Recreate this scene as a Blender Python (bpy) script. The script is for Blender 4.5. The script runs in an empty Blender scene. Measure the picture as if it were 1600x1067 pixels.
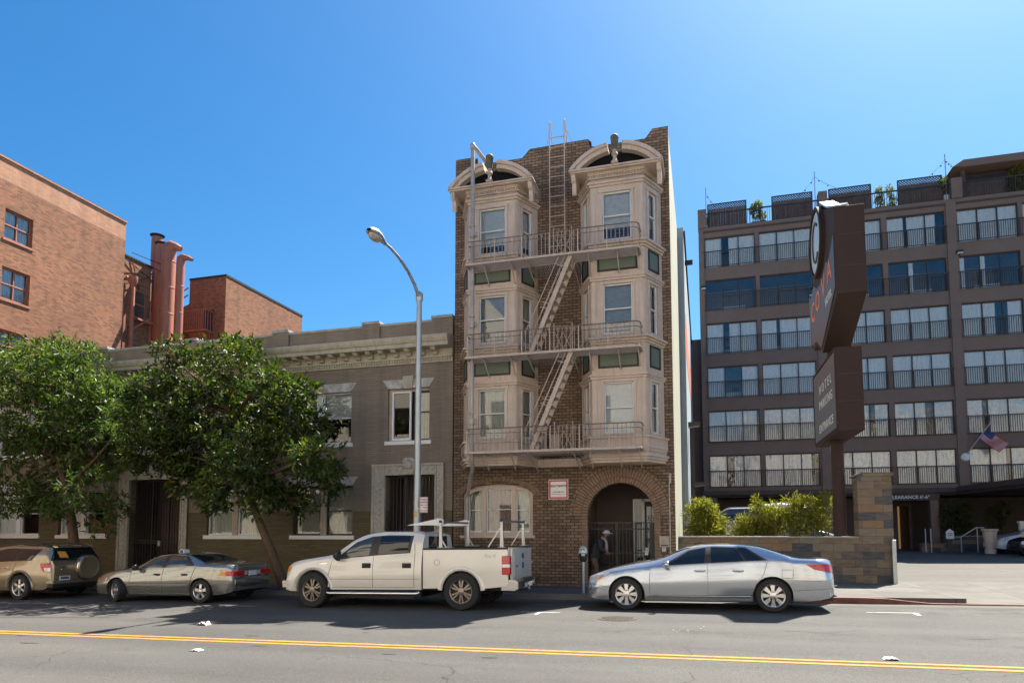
import bpy, bmesh, math, random
import numpy as np
from mathutils import Vector, Matrix
from mathutils.geometry import tessellate_polygon
random.seed(11)
rng = np.random.default_rng(5)
scene = bpy.context.scene
COL = scene.collection
PI = math.pi
R = math.radians
SLOPE = 0.013
SUN = Vector((0.29, 0.55, 1.0)).normalized()
def V(*a): return Vector(a)
def gz(x): return SLOPE * x

# ------------------------------------------------------------------ objects
OFF = {}
def tag(o, label=None, cat=None, group=None, kind=None):
    if label: o['label'] = label
    if cat: o['category'] = cat
    if group: o['group'] = group
    if kind: o['kind'] = kind
    return o
def thing(name, label, cat, loc=(0, 0, 0), group=None):
    o = bpy.data.objects.new(name, None)
    o.empty_display_size = .2
    COL.objects.link(o)
    o.location = loc
    OFF[o] = Vector(loc)
    return tag(o, label, cat, group)
def copy_tree(o, parent=None):
    c = o.copy(); COL.objects.link(c); c.parent = parent
    OFF[c] = OFF.get(o, Vector())
    for ch in o.children: copy_tree(ch, c)
    return c

class MB:
    """collects faces and links them as ONE mesh object"""
    def __init__(s, P=(0, 0, 0), ex=(1, 0, 0), n=(0, -1, 0)):
        s.v = []; s.f = []; s.m = []; s.mats = []; s.cur = 0; s.frame(P, ex, n)
    def frame(s, P=(0, 0, 0), ex=(1, 0, 0), n=(0, -1, 0)):
        s.P = Vector(P); s.ex = Vector(ex).normalized(); s.n = Vector(n).normalized(); s.k = Vector((0, 0, 1)); return s
    def world(s): return s.frame((0, 0, 0), (1, 0, 0), (0, 1, 0))
    def mat(s, m):
        if m not in s.mats: s.mats.append(m)
        s.cur = s.mats.index(m); return s
    def p(s, x, y, z):
        s.v.append(s.P + s.ex * x + s.n * y + s.k * z); return len(s.v) - 1
    def face(s, idx): s.f.append(tuple(idx)); s.m.append(s.cur)
    def quad(s, a, b, c, d): s.face([s.p(*a), s.p(*b), s.p(*c), s.p(*d)])
    def box(s, x0, x1, y0, y1, z0, z1):
        i = [s.p(x, y, z) for z in (z0, z1) for y in (y0, y1) for x in (x0, x1)]
        for q in ((0, 1, 3, 2), (4, 6, 7, 5), (0, 4, 5, 1), (2, 3, 7, 6), (0, 2, 6, 4), (1, 5, 7, 3)): s.face([i[k] for k in q])
        return s
    def prism(s, poly, d0, d1, plane='xz', holes=(), caps=(True, True)):
        def pt(a, b, d): return {'xz': (a, d, b), 'yz': (d, a, b), 'xy': (a, b, d)}[plane]
        loops = [list(poly)] + [list(h) for h in holes]
        flat = [q for l in loops for q in l]
        tris = tessellate_polygon([[Vector((q[0], q[1], 0)) for q in l] for l in loops])
        I0 = [s.p(*pt(a, b, d0)) for a, b in flat]; I1 = [s.p(*pt(a, b, d1)) for a, b in flat]
        for t in tris:
            if caps[0]: s.face([I0[k] for k in t])
            if caps[1]: s.face([I1[k] for k in reversed(t)])
        o = 0
        for l in loops:
            n = len(l)
            for k in range(n):
                a, b = o + k, o + (k + 1) % n
                s.face([I0[a], I0[b], I1[b], I1[a]])
            o += n
        return s
    def tube(s, pts, r, n=8, caps=True, flat=1.0):
        pts = [Vector(q) for q in pts]
        rs = r if isinstance(r, (list, tuple)) else [r] * len(pts)
        rings = []; u = None
        for k, q in enumerate(pts):
            a = pts[max(k - 1, 0)]; b = pts[min(k + 1, len(pts) - 1)]
            t = (b - a).normalized()
            if u is None:
                u = t.orthogonal().normalized() if abs(t.z) < .99 else Vector((1, 0, 0))
                if abs(t.z) < .99: u = Vector((0, 0, 1)).cross(t).normalized()
            u = (u - t * u.dot(t)).normalized(); w = t.cross(u)
            o = PI / n
            rings.append([s.p(*(q + u * math.cos(o + 2 * PI * j / n) * rs[k] + w * math.sin(o + 2 * PI * j / n) * rs[k] * flat)) for j in range(n)])
        for A, B in zip(rings, rings[1:]):
            for j in range(n): s.face([A[j], A[(j + 1) % n], B[(j + 1) % n], B[j]])
        if caps: s.face(rings[0][::-1]); s.face(rings[-1])
        return s
    def bar(s, a, b, w, h=None):
        h = h or w
        return s.tube([a, b], w * .7071, 4, flat=h / w)
    def lathe(s, c, prof, n=16, axis='z', arc=(0, 2 * PI), caps=True):
        full = abs(arc[1] - arc[0] - 2 * PI) < 1e-6
        N = n if full else n + 1
        rings = []
        for r, h in prof:
            ring = []
            for j in range(N):
                a = arc[0] + (arc[1] - arc[0]) * j / n
                cx, cy = r * math.cos(a), r * math.sin(a)
                q = {'z': (cx, cy, h), 'y': (cx, h, cy), 'x': (h, cx, cy)}[axis]
                ring.append(s.p(c[0] + q[0], c[1] + q[1], c[2] + q[2]))
            rings.append(ring)
        for A, B in zip(rings, rings[1:]):
            for j in range(n):
                k = (j + 1) % N
                s.face([A[j], A[k], B[k], B[j]])
        if full and caps:
            if prof[0][0] > 1e-6: s.face(rings[0][::-1])
            if prof[-1][0] > 1e-6: s.face(rings[-1])
        return s
    def grid(s, rows):
        I = [[s.p(*q) for q in r] for r in rows]
        for A, B in zip(I, I[1:]):
            for j in range(len(A) - 1): s.face([A[j], A[j + 1], B[j + 1], B[j]])
        return s
    def build(s, name, root=None, mat=None, smooth=None, label=None, bevel=0, local=False, merge=0, recalc=True, solid=0):
        off = Vector() if (local or root is None) else OFF.get(root, Vector())
        me = bpy.data.meshes.new(name)
        me.from_pydata([v - off for v in s.v], [], s.f)
        for m in (s.mats or [mat]): me.materials.append(m)
        me.polygons.foreach_set('material_index', s.m)
        bm = bmesh.new(); bm.from_mesh(me)
        if merge: bmesh.ops.remove_doubles(bm, verts=bm.verts, dist=merge)
        if recalc: bmesh.ops.recalc_face_normals(bm, faces=bm.faces)
        bm.to_mesh(me); bm.free()
        if smooth is not None:
            me.shade_smooth(); me.set_sharp_from_angle(angle=R(smooth))
        o = bpy.data.objects.new(name, me); COL.objects.link(o)
        OFF[o] = off
        if root is not None: o.parent = root
        if label: o['label'] = label
        if solid:
            md = o.modifiers.new('thick', 'SOLIDIFY'); md.thickness = solid; md.offset = 0
        if bevel:
            md = o.modifiers.new('bevel', 'BEVEL'); md.width = bevel; md.segments = 2; md.limit_method = 'ANGLE'; md.angle_limit = R(40)
        return o

def text_mesh(s, size, mat, root, P, ex, up, name='lettering', extrude=.006, align='CENTER', label=None, xs=1.0, bold=0, space=1.0):
    cu = bpy.data.curves.new(name, 'FONT'); cu.body = s; cu.size = size; cu.extrude = extrude; cu.align_x = align; cu.align_y = 'CENTER'
    cu.offset = bold; cu.space_character = space; cu.resolution_u = 3
    t = bpy.data.objects.new(name, cu); COL.objects.link(t)
    dg = bpy.context.evaluated_depsgraph_get()
    me = bpy.data.meshes.new_from_object(t.evaluated_get(dg))
    COL.objects.unlink(t); bpy.data.objects.remove(t)
    ex = Vector(ex).normalized(); up = Vector(up).normalized(); n = ex.cross(up)
    off = OFF.get(root, Vector())
    Pm = Vector(P) - off
    for v in me.vertices: v.co = Pm + ex * v.co.x * xs + up * v.co.y + n * v.co.z
    me.materials.clear(); me.materials.append(mat)
    for pl in me.polygons: pl.material_index = 0
    me.name = name
    o = bpy.data.objects.new(name, me); COL.objects.link(o); OFF[o] = off; o.parent = root
    if label: o['label'] = label
    return o

def pchip(pts):
    xs = [p[0] for p in pts]; ys = [p[1] for p in pts]; n = len(xs)
    h = [xs[i + 1] - xs[i] for i in range(n - 1)]; d = [(ys[i + 1] - ys[i]) / h[i] for i in range(n - 1)]
    m = [d[0]] + [0 if d[i - 1] * d[i] <= 0 else 2 * d[i - 1] * d[i] / (d[i - 1] + d[i]) for i in range(1, n - 1)] + [d[-1]]
    def f(x):
        if x <= xs[0]: return ys[0]
        if x >= xs[-1]: return ys[-1]
        i = 0
        while x > xs[i + 1]: i += 1
        t = (x - xs[i]) / h[i]; t2 = t * t; t3 = t2 * t
        return (2 * t3 - 3 * t2 + 1) * ys[i] + (t3 - 2 * t2 + t) * h[i] * m[i] + (-2 * t3 + 3 * t2) * ys[i + 1] + (t3 - t2) * h[i] * m[i + 1]
    return f

# ------------------------------------------------------------------ materials
class NT:
    def __init__(s, name):
        s.m = bpy.data.materials.new(name); s.m.use_nodes = True
        s.t = s.m.node_tree; s.t.nodes.clear()
        s.out = s.n('ShaderNodeOutputMaterial')
    def n(s, ty, **kw):
        x = s.t.nodes.new(ty)
        for k, v in kw.items():
            if k.startswith('i_'):
                key = k[2:].replace('_', ' ')
                x.inputs[key].default_value = v
            else: setattr(x, k, v)
        return x
    def l(s, a, b): s.t.links.new(a, b)
    def math(s, op, a, b=None, c=None):
        x = s.n('ShaderNodeMath', operation=op)
        for i, q in enumerate((a, b, c)):
            if q is None: continue
            if hasattr(q, 'links'): s.l(q, x.inputs[i])
            else: x.inputs[i].default_value = q
        return x.outputs[0]
    def mix(s, fac, a, b, blend='MIX'):
        x = s.n('ShaderNodeMix', data_type='RGBA', blend_type=blend)
        for key, q in ((0, fac), (6, a), (7, b)):
            if hasattr(q, 'links'): s.l(q, x.inputs[key])
            else: x.inputs[key].default_value = q if key == 0 else (*q, 1)[:4]
        return x.outputs[2]
    def ramp(s, fac, stops):
        x = s.n('ShaderNodeValToRGB'); e = x.color_ramp.elements
        while len(e) < len(stops): e.new(.5)
        for k, (p, c) in enumerate(stops): e[k].position = p; e[k].color = (*c, 1) if len(c) == 3 else c
        s.l(fac, x.inputs[0]); return x.outputs[0]
    def obj(s): return s.n('ShaderNodeTexCoord').outputs['Object']
    def noise(s, vec, scale, detail=4, rough=.55):
        x = s.n('ShaderNodeTexNoise', i_Scale=scale, i_Detail=detail, i_Roughness=rough)
        if vec is not None: s.l(vec, x.inputs['Vector'])
        return x.outputs['Fac']
    def bsdf(s, **kw):
        x = s.n('ShaderNodeBsdfPrincipled')
        for k, v in kw.items():
            key = k.replace('_', ' ')
            if hasattr(v, 'links'): s.l(v, x.inputs[key])
            else: x.inputs[key].default_value = v
        return x
    def bump(s, h, strength=.3, dist=.01):
        x = s.n('ShaderNodeBump', i_Strength=strength, i_Distance=dist); s.l(h, x.inputs['Height']); return x.outputs[0]
    def done(s, sh): s.l(sh.outputs[0] if hasattr(sh, 'outputs') else sh, s.out.inputs[0]); return s.m
def c4(c): return (c[0], c[1], c[2], 1)
def M(name, col, rough=.6, metal=0.0, var=.12, scale=3.0, bump=0.0, bscale=40, spec=.5, coat=0.0, streak=0.0):
    t = NT(name); o = t.obj()
    n1 = t.noise(o, scale, 5); n2 = t.noise(o, scale * 7.3, 3)
    f = t.math('ADD', t.math('MULTIPLY', n1, .65), t.math('MULTIPLY', n2, .35))
    lo = tuple(c * (1 - var * 1.6) for c in col); hi = tuple(min(1, c * (1 + var * 1.6)) for c in col)
    c = t.ramp(f, [(.25, lo), (.75, hi)])
    if streak:
        mp = t.n('ShaderNodeMapping'); mp.inputs['Scale'].default_value = (9, 9, .5); t.l(o, mp.inputs[0])
        st = t.noise(mp.outputs[0], 1.2, 4)
        c = t.mix(t.math('MULTIPLY', t.ramp(st, [(.52, (0, 0, 0)), (.75, (1, 1, 1))]), streak), c, tuple(q * .35 for q in col))
    kw = dict(Base_Color=c, Roughness=rough, Metallic=metal, Specular_IOR_Level=spec, Coat_Weight=coat, Coat_Roughness=.04)
    b = t.bsdf(**{k: v for k, v in kw.items()})
    if bump: t.l(t.bump(t.noise(o, bscale, 4), bump), b.inputs['Normal'])
    return t.done(b)
def brickmat(name, cols, mortar, bw, bh, ms=.008, bump=.5, rough=.85, split=None, stain=.35, offset=.5, squash=None, spec=.3, tone=None):
    t = NT(name); o = t.obj()
    sp = t.n('ShaderNodeSeparateXYZ'); t.l(o, sp.inputs[0])
    u = t.math('ADD', sp.outputs[0], sp.outputs[1])
    cb = t.n('ShaderNodeCombineXYZ'); t.l(u, cb.inputs[0]); t.l(sp.outputs[2], cb.inputs[1])
    b = t.n('ShaderNodeTexBrick', offset=offset, i_Scale=1, i_Mortar_Size=ms, i_Mortar_Smooth=.15, i_Bias=0, i_Brick_Width=bw, i_Row_Height=bh)
    b.inputs['Color1'].default_value = (0, 0, 0, 1); b.inputs['Color2'].default_value = (1, 1, 1, 1); b.inputs['Mortar'].default_value = (.5, .5, .5, 1)
    t.l(cb.outputs[0], b.inputs[0])
    k = len(cols)
    fine = t.noise(o, 55, 3)
    rr = t.math('ADD', b.outputs[0], t.math('MULTIPLY', t.math('SUBTRACT', fine, .5), .35))
    c = t.ramp(rr, [((i + .5) / k, q) for i, q in enumerate(cols)])
    big = t.noise(o, .45, 5, .6)
    mpv = t.n('ShaderNodeMapping'); mpv.inputs['Scale'].default_value = (2.6, 2.6, .22); t.l(o, mpv.inputs[0])
    drip = t.noise(mpv.outputs[0], 1.1, 5, .6)
    c = t.mix(.35, c, t.mix(1.0, c, t.ramp(drip, [(.34, (.5, .48, .46)), (.52, (1.02, 1.01, 1.0)), (.75, (1.18, 1.15, 1.1))]), 'MULTIPLY'))
    c = t.mix(stain, c, t.mix(1.0, c, t.ramp(big, [(.3, (.45, .43, .42)), (.62, (1.2, 1.17, 1.12))]), 'MULTIPLY'))
    mm = mortar
    if split:
        z0, cols2, m2 = split
        g = t.math('GREATER_THAN', sp.outputs[2], z0)
        c2 = t.ramp(rr, [((i + .5) / len(cols2), q) for i, q in enumerate(cols2)])
        c2 = t.mix(stain, c2, t.mix(1.0, c2, t.ramp(big, [(.3, (.55, .53, .52)), (.62, (1.2, 1.17, 1.12))]), 'MULTIPLY'))
        c = t.mix(g, c2, c); mm = t.mix(g, m2, mortar)
    c = t.mix(b.outputs[1], c, mm)
    bs = t.bsdf(Base_Color=c, Roughness=rough, Specular_IOR_Level=spec)
    h = t.math('ADD', t.math('MULTIPLY', b.outputs[1], -1.0), t.math('MULTIPLY', fine, .35))
    t.l(t.bump(h, bump, .012), bs.inputs['Normal'])
    return t.done(bs)
def slate(name):
    t = NT(name); o = t.obj()
    sp = t.n('ShaderNodeSeparateXYZ'); t.l(o, sp.inputs[0])
    cb = t.n('ShaderNodeCombineXYZ'); t.l(t.math('ADD', sp.outputs[0], sp.outputs[1]), cb.inputs[0]); t.l(sp.outputs[2], cb.inputs[1])
    b = t.n('ShaderNodeTexBrick', offset=.37, i_Scale=1, i_Mortar_Size=.004, i_Mortar_Smooth=.1, i_Bias=0, i_Brick_Width=.52, i_Row_Height=.21)
    b.inputs['Color1'].default_value = (0, 0, 0, 1); b.inputs['Color2'].default_value = (1, 1, 1, 1); b.inputs['Mortar'].default_value = (.5, .5, .5, 1)
    t.l(cb.outputs[0], b.inputs[0])
    mp = t.n('ShaderNodeMapping'); mp.inputs['Scale'].default_value = (2.2, 2.2, 9); t.l(o, mp.inputs[0])
    n1 = t.noise(mp.outputs[0], 1.6, 6, .65)
    rr = t.math('ADD', b.outputs[0], t.math('MULTIPLY', t.math('SUBTRACT', n1, .5), .5))
    c = t.ramp(rr, [(.05, (.055, .06, .07)), (.25, (.11, .1, .1)), (.42, (.17, .125, .085)), (.58, (.21, .165, .115)), (.74, (.2, .175, .14)), (.92, (.24, .15, .085))])
    c = t.mix(.5, c, t.mix(1.0, c, t.ramp(n1, [(.3, (.42, .42, .44)), (.7, (1.25, 1.2, 1.15))]), 'MULTIPLY'))
    c = t.mix(b.outputs[1], c, (.05, .045, .04))
    bs = t.bsdf(Base_Color=c, Roughness=.7, Specular_IOR_Level=.4)
    t.l(t.bump(t.math('ADD', t.math('MULTIPLY', b.outputs[1], -.8), n1), .5, .012), bs.inputs['Normal'])
    return t.done(bs)
def asphalt(name, col, dark=.7, cracks=True, patch=.3):
    t = NT(name); o = t.obj()
    fine = t.noise(o, 75, 3, .8); mid = t.noise(o, 22, 4, .6); big = t.noise(o, .22, 6, .68)
    mp = t.n('ShaderNodeMapping'); mp.inputs['Scale'].default_value = (.06, .9, 1); t.l(o, mp.inputs[0])
    tracks = t.noise(mp.outputs[0], 1.3, 4, .55)
    c = t.ramp(fine, [(.3, tuple(q * .4 for q in col)), (.5, col), (.7, tuple(min(1, q * 2.1) for q in col))])
    c = t.mix(.5, c, t.mix(1.0, c, t.ramp(mid, [(.3, (.7, .7, .7)), (.7, (1.25, 1.25, 1.25))]), 'MULTIPLY'))
    c = t.mix(patch * 2, c, t.mix(1.0, c, t.ramp(big, [(.35, (.72, .72, .73)), (.65, (1.15, 1.14, 1.1))]), 'MULTIPLY'))
    c = t.mix(.6, c, t.mix(1.0, c, t.ramp(tracks, [(.35, (.74, .74, .75)), (.62, (1.12, 1.12, 1.1))]), 'MULTIPLY'))
    h = fine
    if cracks:
        sy = t.n('ShaderNodeSeparateXYZ'); t.l(o, sy.inputs[0]); y = sy.outputs[1]
        def gauss(c0, w_): return t.math('POWER', 2.718, t.math('MULTIPLY', t.math('POWER', t.math('ABSOLUTE', t.math('DIVIDE', t.math('SUBTRACT', y, c0), w_)), 2), -1))
        wear = t.math('ADD', t.math('ADD', gauss(10.2, .4), gauss(11.9, .4)), t.math('ADD', gauss(7.5, .4), gauss(5.8, .4)))
        c = t.mix(t.math('MULTIPLY', wear, t.math('MULTIPLY', t.noise(o, .8, 4), .4)), c, tuple(q * 1.5 for q in col))
        oil = t.math('MULTIPLY', t.math('ADD', gauss(14.6, .8), t.math('MULTIPLY', gauss(11.05, .45), .6)), t.ramp(t.noise(o, 1.4, 5, .65), [(.48, (0, 0, 0)), (.66, (1, 1, 1))]))
        c = t.mix(t.math('MULTIPLY', oil, .6), c, tuple(q * .3 for q in col))
        dis = t.n('ShaderNodeMix', data_type='RGBA', blend_type='ADD'); dis.inputs[0].default_value = .6
        t.l(o, dis.inputs[6]); nn = t.n('ShaderNodeTexNoise', i_Scale=1.1, i_Detail=4); t.l(o, nn.inputs['Vector']); t.l(nn.outputs['Color'], dis.inputs[7])
        vo = t.n('ShaderNodeTexVoronoi', feature='DISTANCE_TO_EDGE', i_Scale=.3); t.l(dis.outputs[2], vo.inputs['Vector'])
        wob = t.noise(o, .5, 2)
        ck = t.math('MULTIPLY', t.math('LESS_THAN', vo.outputs['Distance'], .0022), t.math('GREATER_THAN', wob, .5))
        c = t.mix(t.math('MULTIPLY', ck, .75), c, (.02, .02, .02))
        st = t.noise(o, 3.1, 3)
        c = t.mix(t.math('MULTIPLY', t.ramp(st, [(.66, (0, 0, 0)), (.75, (1, 1, 1))]), .35), c, tuple(q * .45 for q in col))
    bs = t.bsdf(Base_Color=c, Roughness=.88, Specular_IOR_Level=.35)
    t.l(t.bump(h, .5, .006), bs.inputs['Normal'])
    return t.done(bs)
def concrete(name, col, sx, sy, joint=.012):
    t = NT(name); o = t.obj()
    b = t.n('ShaderNodeTexBrick', offset=0.0, i_Scale=1, i_Mortar_Size=joint, i_Mortar_Smooth=.2, i_Bias=0, i_Brick_Width=sx, i_Row_Height=sy)
    b.inputs['Color1'].default_value = (0, 0, 0, 1); b.inputs['Color2'].default_value = (1, 1, 1, 1)
    t.l(o, b.inputs[0])
    n1 = t.noise(o, 1.3, 6, .65); n2 = t.noise(o, 60, 2)
    c = t.ramp(b.outputs[0], [(0, tuple(q * .85 for q in col)), (1, tuple(q * 1.12 for q in col))])
    c = t.mix(.75, c, t.mix(1.0, c, t.ramp(n1, [(.3, (.62, .62, .62)), (.7, (1.2, 1.2, 1.18))]), 'MULTIPLY'))
    c = t.mix(.5, c, t.mix(1.0, c, t.ramp(n2, [(.3, (.75, .75, .75)), (.7, (1.2, 1.2, 1.2))]), 'MULTIPLY'))
    c = t.mix(t.math('MULTIPLY', b.outputs[1], .8), c, (.05, .048, .045))
    bs = t.bsdf(Base_Color=c, Roughness=.85, Specular_IOR_Level=.3)
    t.l(t.bump(t.math('ADD', t.math('MULTIPLY', b.outputs[1], -1), t.math('MULTIPLY', n2, .4)), .4, .008), bs.inputs['Normal'])
    return t.done(bs)
def glassmat(name, tint=(.86, .9, .92), refl=.04, wav=.0):
    t = NT(name)
    tr = t.n('ShaderNodeBsdfTransparent'); tr.inputs[0].default_value = c4(tint)
    gl = t.n('ShaderNodeBsdfGlossy'); gl.inputs['Roughness'].default_value = .015; gl.inputs[0].default_value = (1, 1, 1, 1)
    if wav:
        t.l(t.bump(t.noise(t.obj(), 2.2, 2), wav, .05), gl.inputs['Normal'])
    fr = t.n('ShaderNodeFresnel'); fr.inputs[0].default_value = 1.5
    f = t.math('MINIMUM', t.math('ADD', t.math('MULTIPLY', fr.outputs[0], 1.0), refl), 1.0)
    mx = t.n('ShaderNodeMixShader'); t.l(f, mx.inputs[0]); t.l(tr.outputs[0], mx.inputs[1]); t.l(gl.outputs[0], mx.inputs[2])
    return t.done(mx)
def cloth(name, col, trans=.3, rough=.9):
    t = NT(name); o = t.obj()
    n = t.noise(o, 9, 3)
    c = t.ramp(n, [(.3, tuple(q * .88 for q in col)), (.7, tuple(min(1, q * 1.06) for q in col))])
    d = t.n('ShaderNodeBsdfDiffuse'); t.l(c, d.inputs[0])
    r = t.n('ShaderNodeBsdfTranslucent'); t.l(c, r.inputs[0])
    mx = t.n('ShaderNodeMixShader'); mx.inputs[0].default_value = trans
    t.l(d.outputs[0], mx.inputs[1]); t.l(r.outputs[0], mx.inputs[2])
    return t.done(mx)
def leafmat(name, cols, trans=.35, rough=.38, tint=(1.3, 1.5, .4)):
    t = NT(name)
    g = t.n('ShaderNodeNewGeometry')
    nz = t.noise(t.obj(), .9, 3)
    rv = t.math('ADD', t.math('MULTIPLY', g.outputs['Random Per Island'], .7), t.math('MULTIPLY', t.math('SUBTRACT', nz, .32), .9))
    c = t.ramp(rv, [(i / (len(cols) - 1), q) for i, q in enumerate(cols)])
    b = t.bsdf(Base_Color=c, Roughness=rough + .14, Specular_IOR_Level=.32)
    r = t.n('ShaderNodeBsdfTranslucent'); t.l(t.mix(1.0, c, tint, 'MULTIPLY'), r.inputs[0])
    mx = t.n('ShaderNodeMixShader'); mx.inputs[0].default_value = trans
    t.l(b.outputs[0], mx.inputs[1]); t.l(r.outputs[0], mx.inputs[2])
    return t.done(mx)
def paint(name, col, metal=.55, rough=.32, coat=1.0):
    t = NT(name); o = t.obj()
    n = t.noise(o, 1.1, 4)
    c = t.ramp(n, [(.3, tuple(q * .94 for q in col)), (.7, tuple(min(1, q * 1.04) for q in col))])
    sp = t.n('ShaderNodeSeparateXYZ'); t.l(o, sp.inputs[0])
    b = t.bsdf(Base_Color=c, Metallic=metal, Roughness=rough, Coat_Weight=coat, Coat_Roughness=.03)
    fl = t.noise(o, 900, 1)
    t.l(t.bump(fl, .02, .001), b.inputs['Normal'])
    return t.done(b)
def emit(name, col, s):
    t = NT(name); e = t.n('ShaderNodeEmission'); e.inputs[0].default_value = c4(col); e.inputs[1].default_value = s
    return t.done(e)

m = {}
m['asphalt'] = asphalt('asphalt', (.066, .064, .061))
m['lot'] = asphalt('lot_asphalt', (.088, .084, .074), cracks=False)
m['walk'] = concrete('sidewalk_concrete', (.12, .114, .105), 1.25, 1.1)
m['apron'] = concrete('apron_concrete', (.12, .115, .103), 2.2, 2.6)
m['curb'] = concrete('curb_concrete', (.16, .153, .14), 2.4, 9)
m['gutter'] = concrete('gutter_concrete', (.105, .1, .09), 3.1, 9)
m['redcurb'] = M('red_curb_paint', (.17, .07, .058), .85, var=.4, scale=5)
m['yellow'] = M('yellow_road_paint', (.44, .185, .006), .8, var=.3, scale=8, bump=.2)
m['white_line'] = M('worn_white_paint', (.34, .33, .31), .75, var=.4, scale=9)
m['iron'] = M('cast_iron', (.07, .062, .055), .6, metal=.6, var=.3, scale=12)
AB = [(.15, .1, .068), (.19, .13, .09), (.21, .146, .102), (.245, .172, .12)]
m['abrick'] = brickmat('brown_brick', AB, (.038, .027, .021), .215, .083, .01)
m['abrick_arch'] = M('arch_brick', (.215, .145, .1), .85, var=.3, scale=11, bump=.4)
m['mortar'] = M('dark_mortar', (.035, .025, .02), .95)
m['trim'] = M('beige_trim_paint', (.54, .44, .37), .6, var=.1, scale=2.6, streak=.42, bump=.08)
m['trim_d'] = M('weathered_trim_paint', (.42, .345, .28), .65, var=.15, scale=5, streak=.5, bump=.15)
m['tymp'] = M('dark_slate_paint', (.012, .013, .017), .95, var=.2, spec=.1)
m['panel'] = M('sage_green_paint', (.12, .155, .118), .6, var=.1)
m['blackline'] = M('black_moulding_paint', (.018, .018, .02), .5)
m['white'] = M('white_window_paint', (.74, .75, .76), .5, var=.05)
m['urn'] = M('weathered_urn', (.1, .092, .065), .7, var=.45, scale=9, bump=.3)
m['stucco'] = M('cream_stucco', (.4, .4, .31), .9, var=.07, scale=1.2, bump=.35, bscale=18, streak=.25)
m['greyblue'] = M('grey_render', (.34, .39, .42), .9, var=.07, scale=1.0, bump=.2)
m['mural'] = M('orange_red_paint', (.6, .16, .09), .9, var=.1)
m['fe'] = M('fire_escape_paint', (.47, .385, .325), .55, var=.12, scale=6, streak=.2)
m['fe_b'] = M('baluster_paint', (.33, .265, .22), .6, var=.15, scale=7)
m['fe_d'] = M('rusty_rail', (.15, .105, .085), .6, var=.3, scale=9)
m['pipe'] = M('galvanised_pipe', (.38, .35, .32), .5, metal=.2, var=.2, scale=6)
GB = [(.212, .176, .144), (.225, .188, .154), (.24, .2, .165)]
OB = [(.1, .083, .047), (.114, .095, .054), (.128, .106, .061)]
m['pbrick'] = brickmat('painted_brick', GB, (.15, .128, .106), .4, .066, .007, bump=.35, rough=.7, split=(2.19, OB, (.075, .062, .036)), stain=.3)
m['pstone'] = M('cornice_stone', (.42, .385, .31), .8, var=.2, scale=4, bump=.25, streak=.4)
m['coping'] = M('coping_stone', (.3, .31, .3), .8, var=.25, scale=3, bump=.25)
m['carved'] = M('carved_stone', (.42, .4, .36), .85, var=.3, scale=14, bump=1.0, bscale=30)
m['lintel'] = M('mottled_lintel', (.44, .43, .41), .8, var=.45, scale=5, bump=.2)
RB = [(.18, .075, .04), (.3, .127, .066), (.36, .155, .08), (.3, .122, .064), (.26, .103, .055)]
m['rbrick'] = brickmat('red_brick', RB, (.2, .13, .09), .2, .07, .009, stain=.35)
m['rband'] = brickmat('pale_brick_band', [(.41, .2, .12), (.49, .26, .165), (.45, .23, .14)], (.33, .21, .15), .24, .085, .008, stain=.2)
m['rpaint'] = M('terracotta_paint', (.34, .13, .08), .65, var=.14, scale=2.5, streak=.25)
m['rpaint_d'] = M('rust_paint', (.3, .1, .06), .7, var=.2, scale=4)
m['stack'] = M('painted_sheet_metal', (.36, .135, .085), .5, var=.1, scale=2, streak=.3)
m['tar'] = M('dark_roofing', (.03, .027, .026), .9, var=.3)
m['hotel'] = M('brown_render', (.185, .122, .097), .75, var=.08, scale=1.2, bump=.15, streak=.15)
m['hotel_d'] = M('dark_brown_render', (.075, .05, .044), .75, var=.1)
m['hrail'] = M('dark_brown_metal', (.045, .03, .028), .5, var=.1)
m['wood'] = M('weathered_boards', (.13, .085, .07), .85, var=.35, scale=5, streak=.4)
m['sign'] = M('sign_brown_enamel', (.055, .036, .032), .75, spec=.15, var=.06, scale=1.5)
m['sign_face'] = M('sign_face_enamel', (.05, .036, .05), .45, var=.05)
m['orange'] = M('orange_letter', (.8, .2, .08), .5, var=.03)
m['offwhite'] = M('off_white_letter', (.66, .66, .66), .5, var=.03)
m['disc'] = M('white_disc_acrylic', (.5, .56, .6), .35, var=.04)
m['slate'] = slate('slate_tiles')
m['slatecap'] = M('slate_cap', (.3, .29, .27), .7, var=.2, scale=4, bump=.3)
m['glass'] = glassmat('window_glass')
m['glass_r'] = glassmat('hotel_glass', tint=(.97, .985, .99), refl=.06, wav=.3)
m['curtain'] = cloth('white_curtain', (.92, .94, .96), .06)
m['sheer'] = cloth('cream_curtain', (.74, .72, .62), .3)
m['blind'] = cloth('blind_slats', (.62, .66, .74), .15)
m['shade'] = cloth('roller_shade', (.76, .8, .82), .2)
m['pink'] = cloth('pink_curtain', (.62, .42, .36), .3)
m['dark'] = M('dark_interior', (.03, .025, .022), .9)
m['room'] = M('room_wall', (.3, .27, .24), .9)
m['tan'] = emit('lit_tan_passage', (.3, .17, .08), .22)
m['steel'] = M('galvanised_steel', (.42, .46, .48), .42, metal=.55, var=.1, scale=3)
m['chrome'] = M('chrome', (.72, .72, .72), .12, metal=1.0, var=.03)
m['alu'] = M('brushed_aluminium', (.42, .43, .44), .35, metal=.9, var=.08)
m['rim'] = M('alloy_rim', (.62, .62, .62), .3, metal=.85, var=.05)
m['rim_t'] = M('bronze_tinted_rim', (.3, .26, .22), .42, metal=.8, var=.1)
m['tyre'] = M('tyre_rubber', (.018, .018, .018), .8, var=.2, scale=20, bump=.2)
m['blk'] = M('black_plastic', (.02, .02, .021), .5)
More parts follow.
